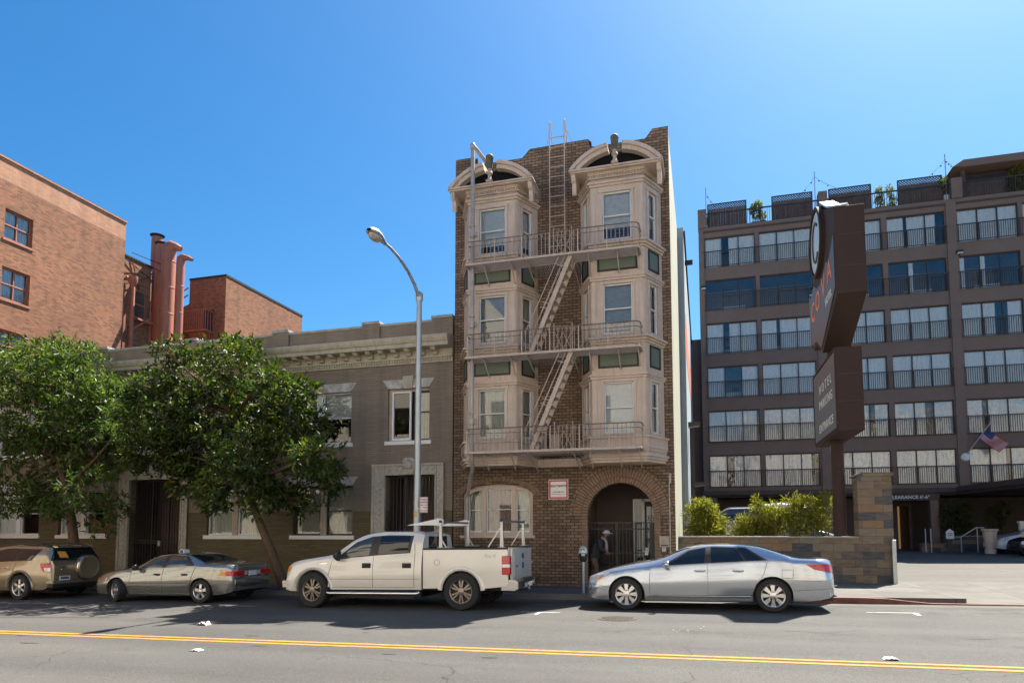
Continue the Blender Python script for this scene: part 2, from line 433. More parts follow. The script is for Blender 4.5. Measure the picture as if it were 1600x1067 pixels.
m['cglass'] = M('tinted_car_glass', (.012, .016, .018), .04, var=.02, spec=.7)
m['cglass_l'] = M('light_car_glass', (.045, .055, .055), .05, var=.3, scale=2.5, spec=.9)
m['redlens'] = M('red_lens', (.5, .015, .02), .15, var=.1, coat=.6)
m['clearlens'] = M('clear_lens', (.62, .64, .66), .12, metal=.3, var=.2, scale=20, coat=.8)
m['amber'] = M('amber_lens', (.75, .24, .03), .2, coat=.6)
m['plate'] = M('white_plate', (.7, .7, .72), .4, var=.05)
m['ink'] = M('dark_ink', (.05, .05, .09), .6)
m['redink'] = M('red_ink', (.5, .03, .05), .6)
m['silver'] = paint('silver_car_paint', (.5, .54, .6), .7, .2)
m['cream'] = paint('cream_truck_paint', (.74, .71, .64), .1, .22)
m['champ'] = paint('champagne_car_paint', (.3, .305, .275), .7, .2)
m['gold'] = paint('gold_beige_car_paint', (.36, .29, .19), .6, .26)
m['pwhite'] = paint('white_car_paint', (.72, .74, .76), .0, .3)
m['pblack'] = paint('black_car_paint', (.015, .015, .018), .1, .25)
m['pblue'] = paint('navy_van_paint', (.025, .028, .06), .2, .4)
m['grille'] = M('dark_grille', (.03, .03, .03), .4, metal=.4)
m['bark'] = M('bark', (.11, .07, .045), .9, var=.35, scale=14, bump=.8, bscale=25)
m['leaf'] = leafmat('ficus_leaf', [(.03, .05, .014), (.052, .088, .021), (.09, .135, .034), (.17, .22, .08)], .34, .34)
m['leaf2'] = leafmat('laurel_leaf', [(.02, .035, .01), (.032, .056, .013), (.056, .088, .018), (.19, .18, .03)], .3, .36)
m['bamboo'] = leafmat('bamboo_leaf', [(.08, .1, .018), (.17, .18, .028), (.33, .3, .05)], .45, .5, (1.2, 1.25, .5))
m['shrub'] = leafmat('roof_shrub_leaf', [(.1, .11, .025), (.16, .16, .03), (.2, .18, .04)], .4, .5)
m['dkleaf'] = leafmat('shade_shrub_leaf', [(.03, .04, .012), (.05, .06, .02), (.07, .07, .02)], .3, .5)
m['stem'] = M('cane_stem', (.16, .14, .06), .7)
m['soil'] = M('planting_soil', (.07, .05, .035), .95, var=.3, bump=.5)
m['skin'] = M('skin', (.2, .1, .065), .5, var=.06)
m['jacket'] = M('dark_jacket', (.022, .021, .026), .85, var=.2)
m['shirt'] = M('grey_scarf', (.27, .25, .27), .9, var=.25, scale=12)
m['trouser'] = M('brown_trousers', (.09, .06, .045), .85, var=.15)
m['cap'] = M('pale_cap', (.42, .46, .52), .7)
m['paper'] = M('white_paper', (.6, .61, .66), .6, var=.06)
m['flag_r'] = M('flag_red', (.45, .03, .05), .7); m['flag_w'] = M('flag_white', (.5, .48, .5), .7); m['flag_b'] = M('flag_blue', (.03, .045, .15), .7)
m['lens'] = M('lamp_lens', (.42, .4, .36), .25, var=.2, scale=8)
m['sticker'] = M('yellow_sticker', (.7, .42, .02), .6)
m['orangepaper'] = M('orange_notice', (.8, .36, .06), .6)
m['bulb'] = emit('door_lamp_glow', (1, .93, .8), 6)
m['beigebldg'] = M('beige_stucco_far', (.8, .7, .56), .9, var=.08)
m['palebldg'] = M('pale_stucco_far', (.84, .78, .68), .9, var=.08)
# ------------------------------------------------------------------ the ground
def sbox(b, x0, x1, y0, y1, h0, h1, hb0=None, hb1=None):
    """slab following the street's slope; hb0/hb1 = heights at the y1 side"""
    hb0 = h0 if hb0 is None else hb0; hb1 = h1 if hb1 is None else hb1
    i = [b.p(x, y, gz(x) + h) for (y, h) in ((y0, h0), (y1, hb0), (y0, h1), (y1, hb1)) for x in (x0, x1)]
    for q in ((0, 1, 3, 2), (4, 6, 7, 5), (0, 4, 5, 1), (2, 3, 7, 6), (0, 2, 6, 4), (1, 5, 7, 3)): b.face([i[k] for k in q])
def structure(b, name, mat=None, **kw):
    o = b.build(name, None, mat, **kw); o['kind'] = 'structure'; return o
g = MB().world()
g.quad((-220, -120, gz(-60) - .35), (-60, -120, gz(-60) - .35), (-60, 260, gz(-60) - .35), (-220, 260, gz(-60) - .35))
for a, c in ((-60, 0), (0, 60)): g.quad((a, -120, gz(a) - .35), (c, -120, gz(c) - .35), (c, 260, gz(c) - .35), (a, 260, gz(a) - .35))
g.quad((60, -120, gz(60) - .35), (220, -120, gz(60) - .35), (220, 260, gz(60) - .35), (60, 260, gz(60) - .35))
structure(g, 'ground', m['lot'])
g = MB().world(); sbox(g, -60, 60, 1.4, 15.95, -.3, 0); structure(g, 'road', m['asphalt'])
g = MB().world()
sbox(g, -60, 5.2, 16.12, 20.5, -.3, .128, -.3, .15); structure(g, 'sidewalk', m['walk'])
g = MB().world(); sbox(g, -60, 60, -2.6, 1.25, -.3, .12); sbox(g, -60, 60, 1.25, 1.4, -.3, .125); structure(g, 'near_sidewalk', m['walk'])
g = MB().world(); sbox(g, -60, 2.1, 15.95, 16.12, -.25, .13); structure(g, 'curb', m['curb'], bevel=.015)
g = MB().world()
xs = [2.1, 3.3, 3.7, 4.1, 4.5, 5.2]; hs = [.13, .13, .115, .07, .035, .03]
for a, c, h, k in zip(xs, xs[1:], hs, hs[1:]):
    i = [g.p(*q) for q in ((a, 15.95, gz(a) - .25), (c, 15.95, gz(c) - .25), (c, 15.95, gz(c) + k), (a, 15.95, gz(a) + h), (a, 16.12, gz(a) + h), (c, 16.12, gz(c) + k))]
    g.face([i[0], i[1], i[2], i[3]]); g.face([i[3], i[2], i[5], i[4]])
structure(g, 'red_curb', m['redcurb'], recalc=False)
g = MB().world(); sbox(g, 5.2, 40, 15.95, 16.08, -.25, .028); structure(g, 'dropped_curb', m['redcurb'])
g = MB().world(); sbox(g, 5.2, 40, 16.08, 20.5, -.3, .03, -.3, .15); structure(g, 'driveway_apron', m['apron'])
g = MB().world(); sbox(g, -.7, 40, 20.5, 60, -.3, .145, -.3, .5); structure(g, 'forecourt', m['lot'])
g = MB().world()
for k in range(24): a = -60 + 100 * k / 24; c = a + 100 / 24; g.quad((a, 15.45, gz(a) + .004), (c, 15.45, gz(c) + .004), (c, 15.949, gz(c) + .004), (a, 15.949, gz(a) + .004))
structure(g, 'gutter', m['gutter'], recalc=False)
# painted markings, 4 mm sheets
g = MB().world()
for y in (8.76, 8.97):
    n = 30
    for k in range(n):
        a = -60 + 120 * k / n; c = a + 120 / n
        g.quad((a, y, gz(a) + .004), (c, y, gz(c) + .004), (c, y + .088, gz(c) + .004), (a, y + .088, gz(a) + .004))
structure(g, 'centre_line', m['yellow'], recalc=False)
g = MB().world()
def sheet(x0, x1, y0, y1, h=.004): g.quad((x0, y0, gz(x0) + h), (x1, y0, gz(x1) + h), (x1, y1, gz(x1) + h), (x0, y1, gz(x0) + h))
for qs in (((-3.62, -2.8, 13.3, 13.38), (-3.25, -3.17, 12.95, 13.3)), ((2.95, 3.85, 14.35, 14.43), (3.72, 3.80, 14.0, 14.35)), ((-10.6, -9.9, 13.35, 13.42),), ((-18.2, -15.3, 13.0, 13.07),)):
    g = MB().world()
    for q in qs: sheet(*q)
    structure(g, 'parking_mark', m['white_line'], recalc=False)

# ------------------------------------------------------------------ windows shared by the buildings
def curtain_mesh(b, x0, x1, y, z0, z1, amp=.022, waves=9, gather=0.0):
    n = max(6, int(waves * 6)); rows = []
    ph = random.random() * 6
    for z in (z1, (z0 + z1) / 2, z0):
        k = (z1 - z) / max(.01, z1 - z0)
        rows.append([(x0 + (x1 - x0) * j / n + .01 * math.sin(j * 1.7 + ph) * k, y + amp * (.5 + .5 * k) * math.sin(2 * PI * waves * j / n + ph + .5 * math.sin(j * .9)), z) for j in range(n + 1)])
    b.grid(rows)
def window(root, P, ex, n, w, h, fm='white', cover=None, fw=.045, split=.5, dep=.07, name='window', inset=.1, mull=(), gm='glass', cov=1.0):
    """a sash window whose outer face lies `inset` behind the plane; parts: frame > pane, blind / curtain"""
    b = MB(P, ex, n); b.mat(m[fm])
    y1 = -inset; y0 = y1 - dep
    b.box(0, fw, y0, y1, 0, h); b.box(w - fw, w, y0, y1, 0, h)
    b.box(fw, w - fw, y0, y1, 0, fw * 1.3); b.box(fw, w - fw, y0, y1, h - fw, h)
    if split: b.box(fw, w - fw, y0 + .004, y1 + .012, h * split - fw * .45, h * split + fw * .45)
    for q in mull: b.box(w * q - fw * .4, w * q + fw * .4, y0 + .003, y1 + .004, fw * 1.3, h - fw)
    o = b.build(name, root, bevel=.006)
    g = MB(P, ex, n); yy = y0 + dep * .45
    if split:
        g.quad((fw, yy - .012, fw * 1.3), (w - fw, yy - .012, fw * 1.3), (w - fw, yy - .012, h * split - fw * .45), (fw, yy - .012, h * split - fw * .45))
        g.quad((fw, yy, h * split + fw * .45), (w - fw, yy, h * split + fw * .45), (w - fw, yy, h - fw), (fw, yy, h - fw))
    else: g.quad((fw, yy, fw), (w - fw, yy, fw), (w - fw, yy, h - fw), (fw, yy, h - fw))
    g.build('pane', o, m[gm], recalc=False)
    yc = y0 - .04
    if cover in ('curtain', 'sheer', 'pink'):
        c = MB(P, ex, n)
        mm = {'curtain': 'curtain', 'sheer': 'sheer', 'pink': 'pink'}[cover]
        curtain_mesh(c, .01, w * .48 if cov < .99 else w * .52, yc, h * (1 - 1) + .02, h - .02, waves=max(3, w * 5))
        curtain_mesh(c, w * .54 + .2 * (1 - cov) * w if cov < .99 else w * .5, w - .01, yc - .012, .02, h - .02, waves=max(3, w * 5))
        c.build('curtain', o, m[mm], smooth=60, recalc=False)
    elif cover == 'shade':
        c = MB(P, ex, n); c.box(.015, w - .015, yc - .004, yc, h * (1 - cov), h - .01); c.build('roller_shade', o, m['shade'])
    elif cover == 'blind':
        c = MB(P, ex, n); z = h - .03
        while z > h * (1 - cov) + .03:
            c.quad((.02, yc, z), (w - .02, yc, z), (w - .02, yc - .022, z - .02), (.02, yc - .022, z - .02)); z -= .034
        c.build('blind', o, m['blind'], recalc=False)
    return o
def rect(x0, x1, z0, z1): return [(x0, z0), (x1, z0), (x1, z1), (x0, z1)]
def arcpts(cx, cz, rx, a0, a1, n, rz=None):
    rz = rz or rx
    return [(cx + rx * math.cos(a0 + (a1 - a0) * k / n), cz + rz * math.sin(a0 + (a1 - a0) * k / n)) for k in range(n + 1)]

# ------------------------------------------------------------------ brown brick apartment building
YW = 18.2; YF = 17.4
apt = thing('apartment_building', 'narrow four storey brown brick apartment building with beige bay windows and fire escape', 'building', (-3.84, YW, 0))
XL, XR = -6.94, -.72
top = [(XL, -.5), (XR, -.5), (XR, 12.69), (-1.16, 12.68)] + [(-1.16 - .17 * math.sin(t), 12.43 + .25 * (1 - math.sin(t)) if False else 12.43 + .22 * (1 - t / (PI / 2)) ** 2) for t in (0, .4, .8, 1.2, PI / 2)] + \
      [(-2.80, 12.43)] + [(-2.80 - .13 * math.sin(t), 12.43 + .22 * (1 - math.cos(t))) for t in (.4, .8, 1.2, PI / 2)] + [(-2.94, 12.68), (-4.66, 12.66)] + \
      [(-4.68 - .2 * math.sin(t), 12.42 + .2 * (1 - math.sin(t))) for t in (0, .4, .8, 1.2, PI / 2)] + [(-6.2, 12.42), (-6.34, 12.52), (-6.35, 12.68), (XL, 12.68)]
# ground floor openings
gwin = [(-6.66, 1.47), (-4.58, 1.47), (-4.58, 2.6)] + arcpts(-5.62, 2.6, 1.04, .12, PI - .12, 14, .32) + [(-6.66, 2.6)]
arch = [(-3.04, .0), (-1.265, .0)] + arcpts(-2.152, 2.0, .888, 0, PI, 20)
b = MB((0, YW, 0)); b.prism(top, -.3, 0, holes=[gwin, arch]); b.build('front_wall', apt, m['abrick'])
b = MB((0, YW, 0)); b.mat(m['tar'])
for a, c in zip(top[2:], top[3:]): 
    if abs(a[0] - c[0]) > .005: b.tube([(a[0], -.13, a[1] + .02), (c[0], -.13, c[1] + .02)], .1, 4, flat=.5)
b.build('parapet_cap', apt)
b = MB().world(); b.box(XR - .3, XR, 18.502, 24.5, -.3, 12.62); b.build('side_wall', apt, m['stucco'])
b = MB().world(); b.mat(m['abrick']); b.box(XL, XL + .25, 18.5, 24.5, -.3, 12.4); b.box(XL, XR, 24.5, 24.8, -.3, 12.4); b.mat(m['tar']); b.box(XL + .25, XR - .3, 18.5, 24.5, 11.9, 12.0)
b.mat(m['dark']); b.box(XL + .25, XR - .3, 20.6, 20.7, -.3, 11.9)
b.build('rear_shell', apt)
# brick arches
def voussoirs(name, cx, cz, r0, r1, a0, a1, n, proud, rz=1.0, legs=None):
    b = MB((0, YW, 0)); b.mat(m['mortar']); N = 40
    A0 = [b.p(cx + r0 * math.cos(a0 + (a1 - a0) * k / N), .004, cz + r0 * rz * math.sin(a0 + (a1 - a0) * k / N)) for k in range(N + 1)]; A1 = [b.p(cx + (r1 + .01) * math.cos(a0 + (a1 - a0) * k / N), .004, cz + (r1 + .01) * rz * math.sin(a0 + (a1 - a0) * k / N)) for k in range(N + 1)]
    for k in range(N): b.face([A0[k], A0[k + 1], A1[k + 1], A1[k]])
    b.mat(m['abrick_arch'])
    for k in range(n):
        t0 = a0 + (a1 - a0) * (k + .09) / n; t1 = a0 + (a1 - a0) * (k + .91) / n
        j = random.uniform(-.004, .004)
        P = [(cx + r0 * math.cos(t0), cz + r0 * rz * math.sin(t0)), (cx + r1 * math.cos(t0), cz + r1 * rz * math.sin(t0)), (cx + r1 * math.cos(t1), cz + r1 * rz * math.sin(t1)), (cx + r0 * math.cos(t1), cz + r0 * rz * math.sin(t1))]
        b.prism(P, .006, proud + j)
    if legs:
        z = cz - .083
        while z > .15:
            for s in (-1, 1):
                x0, x1 = sorted((cx + s * r0, cx + s * r1)); b.box(x0, x1, .002, proud + random.uniform(-.003, .003), z + .004, z + .079)
            z -= .083
    b.build(name, apt)
voussoirs('entrance_arch', -2.152, 2.0, .892, 1.05, 0, PI, 38, .03, legs=True)
voussoirs('entrance_arch', -2.152, 2.0, 1.062, 1.3, 0, PI, 46, .018, legs=None)
voussoirs('entrance_arch', -2.152, 2.0, 1.312, 1.39, 0, PI, 34, .03, legs=None)
voussoirs('window_arch', -5.62, 2.55, 1.07, 1.3, .2, PI - .2, 26, .022, rz=.42)
# ground floor window : casing, three sashes
b = MB((0, YW, 0)); b.mat(m['trim'])
inner = [(a * .965 + -5.62 * .035, 1.47 + .0 + (z - 1.47) * .96) for a, z in gwin]
gw = [rect(-6.52, -6.12, 1.56, 2.62), rect(-5.98, -5.22, 1.56, 2.79), rect(-5.08, -4.70, 1.56, 2.62)]
gw[0] = [(-6.52, 1.56), (-6.10, 1.56), (-6.10, 2.76), (-6.3, 2.73), (-6.45, 2.66), (-6.52, 2.55)]
gw[2] = [(-5.1, 1.56), (-4.70, 1.56), (-4.70, 2.53), (-4.76, 2.65), (-4.9, 2.73), (-5.1, 2.76)]
b.prism(gwin, -.22, -.1, holes=gw); b.box(-6.72, -4.52, -.12, .05, 1.40, 1.47)
b.build('window_casing', apt)
for (x0, x1, h, cov) in ((-6.52, -6.10, 1.0, 'sheer'), (-5.98, -5.22, 1.23, 'pink'), (-5.1, -4.70, 1.0, 'sheer')):
    window(apt, (x0, YW, 1.56), (1, 0, 0), (0, -1, 0), x1 - x0, 1.2 if x1 - x0 < .6 else 1.23, 'white', cov, inset=.15, fw=.03, split=.52)
# bays
def bayfoot(cx, p=0.0, hw=1.12, hf=.70): return [(cx - hw - p * .75, YW + .02), (cx - hf - p * .5, YF - p), (cx + hf + p * .5, YF - p), (cx + hw + p * .75, YW + .02)]
FL = [(4.13, 5.47), (6.77, 8.10), (9.32, 10.63)]
covers = {(-1, 0): ('sheer', 'sheer', 'sheer'), (-1, 1): ('blind', 'blind', 'sheer'), (-1, 2): (None, 'shade', 'shade'), (1, 0): ('shade', 'shade', 'shade'), (1, 1): (None, 'blind', 'blind'), (1, 2): ('shade', 'shade', 'blind')}
for side, cx in ((-1, -5.53), (1, -2.06)):
    b = MB()
    fp = bayfoot(cx); wins = []
    for fi, (A, B) in enumerate(zip(fp, fp[1:])):
        d = Vector((B[0] - A[0], B[1] - A[1], 0)); L = d.length; d.normalize(); nn = Vector((d.y, -d.x, 0))
        b.frame((A[0], A[1], 0), d, nn); b.mat(m['trim'])
        ww = .76 if fi == 1 else .40; x0 = (L - ww) / 2 + (.0 if fi == 1 else (.04 if fi == 0 else -.02))
        holes = [rect(x0, x0 + ww, z0, z1) for z0, z1 in FL]
        b.prism(rect(0, L, 3.62, 11.0), -.09, 0, holes=holes)
        for k, (z0, z1) in enumerate(FL):   # casing and head
            for q in ((x0 - .075, x0, z0, z1), (x0 + ww, x0 + ww + .075, z0, z1)): b.box(q[0], q[1], 0.002, .03, q[2], q[3])
            b.box(x0 - .1, x0 + ww + .1, .002, .04, z1, z1 + .08)
            b.box(x0 - .04, x0 + ww + .04, .002, .035, z0 - .06, z0)
            if fi == 1:
                for xx in (.03, L - .13): b.box(xx, xx + .1, .002, .022, z0 - .05, z1 + .1)
        for z0, z1 in ((5.85, 6.44), (8.46, 9.02)):   # sage panels in black mouldings
            px0, px1 = (.17, L - .17) if fi == 1 else (.2, L - .2)
            b.mat(m['blackline'])
            for q in ((px0, px0 + .05, z0, z1), (px1 - .05, px1, z0, z1), (px0 + .05, px1 - .05, z0, z0 + .05), (px0 + .05, px1 - .05, z1 - .05, z1)): b.box(q[0], q[1], .002, .03, q[2], q[3])
            b.mat(m['panel']); b.box(px0 + .05, px1 - .05, .002, .012, z0 + .05, z1 - .05); b.mat(m['trim'])
        wins += [(fi, k, (A[0] + d.x * x0, A[1] + d.y * x0, z0), d, nn, ww, z1 - z0) for k, (z0, z1) in enumerate(FL)]
    b.world(); b.mat(m['trim'])
    # mouldings all round
    for z0, z1, p in ((5.56, 5.62, .05), (5.62, 5.68, .09), (8.20, 8.26, .05), (8.26, 8.32, .09), (10.80, 10.86, .05), (10.86, 10.93, .10),
                      (3.98, 4.04, .16), (3.92, 3.98, .10), (6.60, 6.66, .17), (6.54, 6.60, .1), (6.48, 6.54, .05), (9.16, 9.22, .17), (9.10, 9.16, .1), (9.04, 9.10, .05)):
        b.prism(bayfoot(cx, p), z0, z1, 'xy')
    for k, (z, p) in enumerate(((3.92, .10), (3.82, .11), (3.74, .08), (3.66, .05))):
        b.prism(bayfoot(cx, p), z - .1, z - .002, 'xy')
    for k in range(3):
        b.prism(bayfoot(cx, .03 + .055 * k), 3.36 + .07 * k, 3.429 + .07 * k, 'xy')
    b.prism(bayfoot(cx, -.02), 3.57, 3.66, 'xy')
    b.prism(bayfoot(cx, -.12), 3.7, 11.0, 'xy') if False else None
    b.prism(bayfoot(cx, .0), 10.98, 11.02, 'xy'); 
    b.prism(bayfoot(cx, .06), 11.022, 11.05, 'xy'); b.prism(bayfoot(cx, .10), 11.105, 11.133, 'xy')
    b.prism(bayfoot(cx, .03), 11.05, 11.105, 'xy')
    fo = bayfoot(cx, .055)
    for A, B in zip(fo, fo[1:]):
        n = int(math.hypot(B[0] - A[0], B[1] - A[1]) / .075)
        for j in range(n):
            t = (j + .5) / n; x, y = A[0] + (B[0] - A[0]) * t, A[1] + (B[1] - A[1]) * t
            b.box(x - .02, x + .02, y - .02, y + .02, 11.052, 11.103)
    bay = b.build('bay_window_casing', apt, bevel=.006)
    for fi, k, P, d, nn, ww, h in wins:
        cov = covers[(side, k)][fi]
        o = window(apt, P, d, nn, ww, h, 'white', cov, inset=.03, fw=.032, cov={(-1, 2): .8, (1, 2): .72, (1, 1): .95}.get((side, k), 1.0) if cov in ('shade', 'blind') else 1.0)
    for z in (3.7, 6.5, 9.1): b = MB().world(); b.mat(m['room']); b.prism([(cx - 1.02, YW + .3), (cx - .62, YF + .12), (cx + .62, YF + .12), (cx + 1.02, YW + .3)], z, z + .05, 'xy'); b.build('bay_floor', apt)
    # pediment
    b = MB().world(); hw = 1.2; z0 = 11.24; yf = 17.16
    b.mat(m['trim']); b.prism(bayfoot(cx, .12), 11.135, 11.163, 'xy')
    b.box(cx - hw, cx + hw, yf, YW, 11.165, 11.2); b.box(cx - hw - .04, cx + hw + .04, yf - .05, YW, 11.202, 11.245)
    rise = .6; Rr = (hw * hw + rise * rise) / (2 * rise); zc = 11.245 + rise - Rr; a = math.asin(hw / Rr)
    for s in (-1, 1):
        n = 12; g0 = .2 / Rr
        for rr0, rr1, ya in ((Rr - .17, Rr - .06, yf + .02), (Rr - .06, Rr + .035, yf - .05)):
            po = [(cx + s * rr1 * math.sin(g0 + (a - g0) * k / n), max(11.247, zc + rr1 * math.cos(g0 + (a - g0) * k / n))) for k in range(n + 1)]
            pi_ = [(cx + s * rr0 * math.sin(g0 + (a - g0) * k / n), max(11.247, zc + rr0 * math.cos(g0 + (a - g0) * k / n))) for k in range(n + 1)]
            for k in range(n): 
                if po[k + 1][1] > 11.4021 and po[k+1][1] - pi_[k+1][1] > .004 or k < n - 2:
                    b.prism([pi_[k], po[k], po[k + 1], pi_[k + 1]], ya, ya + .16, 'xz', caps=(True, True)) if False else None
            V0 = [b.p(q[0], ya, q[1]) for q in po]; V1 = [b.p(q[0], ya, q[1]) for q in pi_]; W0 = [b.p(q[0], YW - .01 if rr1 > Rr else ya + .2, q[1]) for q in po]; W1 = [b.p(q[0], ya + .2, q[1]) for q in pi_]
            for k in range(n):
                b.face([V0[k], V0[k + 1], V1[k + 1], V1[k]]); b.face([V0[k], W0[k], W0[k + 1], V0[k + 1]]); b.face([V1[k], V1[k + 1], W1[k + 1], W1[k]])
            b.face([V0[0], V1[0], W1[0], W0[0]])
    for s in (-1, 1):    # consoles at both ends
        x = cx + s * (hw - .07)
        b.prism([(yf + .05, 11.166), (yf + .05, 11.08), (yf + .1, 11.0), (yf + .17, 10.96), (yf + .2, 10.86), (yf + .19, 10.76), (yf + .25, 10.68), (yf + .32, 10.72), (yf + .33, 10.84), (yf + .4, 10.98), (yf + .55, 11.07), (YW + .01, 11.1), (YW + .01, 11.166)], x - .055, x + .055, 'yz')
    b.mat(m['tymp'])
    n = 16; hh = Rr - .1
    arcp = [(cx + hh * math.sin(-a * .97 + 2 * a * .97 * k / n), max(11.246, zc + hh * math.cos(-a * .97 + 2 * a * .97 * k / n))) for k in range(n + 1)]
    b.prism(arcp, yf + .3, yf + .34, 'xz')
    b.build('pediment', apt, recalc=True)
    b = MB().world(); u = (cx, yf - .02, 0); b.mat(m['trim_d'])
    b.box(cx - .09, cx + .09, yf - .1, yf + .08, 11.247, 11.3); b.lathe(u, [(.09, 11.3), (.05, 11.38), (.05, 11.47)], 12)
    b.lathe(u, [(.05, 11.47), (.085, 11.5), (.08, 11.55), (.045, 11.59), (.075, 11.62)], 12)
    b.mat(m['urn']); b.lathe(u, [(.07, 11.62), (.09, 11.75), (.085, 11.83), (.1, 11.85), (.1, 11.88), (.07, 11.89), (.11, 11.94), (.11, 12.0), (.07, 12.05), (0, 12.06)], 14)
    b.build('urn', apt, smooth=50)
# belt course between the bays
b = MB((0, YW, 0)); b.mat(m['trim'])
for k in range(3): b.box(-4.48 + .01, -3.12 - .01, .002, .05 + .055 * k, 3.36 + .07 * k, 3.43 + .07 * k - .001)
b.build('belt_course', apt)
# fire escape
def platform(z, scroll):
    b = MB().world(); b.mat(m['fe'])
    x0, x1, y0, y1 = -6.08, -1.44, 16.76, 17.32
    b.bar((x0, y0, z), (x1 - .12, y0, z), .035, .06); b.bar((x0, y1, z), (x1, y1, z), .025, .05)
    b.tube([(x1 - .12, y0, z), (x1 - .03, y0 + .03, z), (x1, y0 + .12, z), (x1, y1, z)], .03, 6); b.bar((x0, y0, z), (x0, y1, z), .03, .05)
    k = y0 + .055
    while k < y1 - .02: b.box(x0 + .02, x1 - .03, k - .011, k + .011, z - .004, z + .012); k += .052
    k = -4.42
    while k < -3.19: b.box(k - .011, k + .011, y1, YW - .005, z - .004, z + .012); k += .055 if not (-3.75 < k < -3.4) else .12
    for q in (-4.44, -3.16): b.bar((q, y1, z - .01), (q, YW, z - .01), .03, .05)
    for q, far in ((-5.6, YF), (-4.85, YF), (-4.4, YW), (-3.2, YW), (-2.75, YF), (-2.0, YF), (-1.5, YF + .1)):
        b.bar((q, y0 + .03, z - .02), (q, far, z - .02), .022, .04); b.bar((q, y0 + .12, z - .03), (q + (.0), far - .01, z - .42), .022, .04)
    o = b.build('fire_escape_platform', apt)
    r = MB().world(); r.mat(m['fe'])
    h = .63; c = .1
    def railpath(zz): return [(x0, YF + .2, zz), (x0, y0 + c, zz), (x0 + .03, y0 + .03, zz), (x0 + c, y0, zz), (x1 - .15, y0, zz), (x1 - .04, y0 + .04, zz), (x1, y0 + .15, zz), (x1, YF + .1, zz - .0)]
    r.mat(m['fe_d']); r.tube(railpath(z + h), .016, 6); r.tube(railpath(z + h - .13), .01, 6); r.mat(m['fe'])
    x = x0 + .06; i = 0
    while x < x1 - .1:
        post = i % 7 == 0
        r.mat(m['fe'] if post else m['fe_b']); r.bar((x, y0, z + .02), (x, y0, z + h + (.0)), .026 if post else .016)
        if not post and i % 2: 
            r.tube([(x + .035 * math.cos(t), y0, z + h - .065 + .05 * math.sin(t)) for t in (0, .8, 1.6, 2.4, 3.2, 4.0, 4.8, 5.6, 6.28)], .006, 4)
        x += .108; i += 1
    for y in (y0 + .2, y0 + .4): r.bar((x0, y, z + .02), (x0, y, z + h), .013); r.bar((x1, y, z + .02), (x1, y, z + h), .013)
    for a, bb in (((-3.62, z + .03), (-3.4, z + h - .14)), ((-3.4, z + .03), (-3.62, z + h - .14)), ((-3.40, z + .03), (-3.18, z + h - .14)), ((-3.18, z + .03), (-3.4, z + h - .14))):
        r.bar((a[0], y0 + .005, a[1]), (bb[0], y0 + .005, bb[1]), .014)
    for q in (-3.64, -3.16): r.bar((q, y0, z), (q, y0, z + h + .1), .026)
    for xx in (-3.5, -3.3, -3.4):
        r.tube([(xx + (.05 * (1 - t / 9)) * math.cos(t), y0 - .005, z + h - .02 + (.05 * (1 - t / 9)) * math.sin(t)) for t in [q * .7 for q in range(10)]], .007, 4)
    r.build('railing', o, smooth=50)
for z in (3.66, 6.23, 8.80): platform(z, 0)
def stair(zt, zb):
    b = MB().world(); b.mat(m['fe'])
    xt, xb = -3.22, -4.28
    ya, yb = 16.86, 17.36
    for y in (ya, yb): b.bar((xt, y, zt - .02), (xb, y, zb + .02), .03, .11) if False else b.prism([(xt - .05, zt), (xt + .07, zt), (xb + .06, zb + .02), (xb - .06, zb + .02)], y - .012, y + .012, 'xz')
    n = 11
    for k in range(1, n):
        t = k / n; x = xt + (xb - xt) * t; z = zt + (zb - zt) * t
        b.box(x - .08, x + .08, ya + .013, yb - .013, z - .012, z + .012)
    for y in (ya - .02, yb + .02):
        off = .4
        p = [(xt - .25, y, zt + .1), (xb - .12 + .0, y, zb + .62), (xb - .17, y, zb + .5), (xb - .14, y, zb + .4)]
        b.tube(p, .012, 6)
        p2 = [(xt - .12, y, zt + .02), (xb + .0, y, zb + .42)]
        b.tube(p2, .009, 6)
        for t in (.12, .5, .55, .85):
            x = xt + (xb - xt) * t; z = zt + (zb - zt) * t
            b.bar((x, y, z), (x - .22, y, z + .07), .018)
    b.build('fire_escape_stair', apt)
stair(8.80, 6.26); stair(6.23, 3.69)
b = MB().world(); b.mat(m['fe'])
for x in (-4.01, -3.58):
    b.tube([(x, 17.98, 8.85), (x, 17.98, 13.22), (x, 18.03, 13.3), (x, 18.12, 13.27), (x, 18.32, 12.95), (x, 18.36, 12.7)], .016, 6)
    b.bar((x, 17.99, 13.05), (x - .2 if x < -3.8 else x + .22, 18.45, 12.68), .012)
    for z in (9.6, 11.2, 12.5): b.bar((x, 17.98, z), (x, YW, z), .02)
z = 9.0
while z < 12.95: b.bar((-4.01, 17.98, z), (-3.58, 17.98, z), .018); z += .29
b.build('roof_ladder', apt, smooth=50)
b = MB().world(); b.mat(m['pipe'])
b.tube([(-5.97, 16.98, 3.62), (-5.97, 16.98, 12.2), (-5.97, 17.02, 12.32), (-5.95, 17.3, 12.34), (-5.9, 18.3, 12.4)], .058, 10)
b.tube([(-5.97, 16.98, 3.7), (-5.97, 17.0, 3.45), (-6.05, 17.3, 3.3), (-6.47, 18.08, 2.62), (-6.5, 18.12, 2.5), (-6.5, 18.12, .5)], .058, 10)
b.lathe((-5.97, 16.98, 0), [(.058, 12.2), (.08, 12.22), (.08, 12.3), (.05, 12.36), (0, 12.37)], 10)
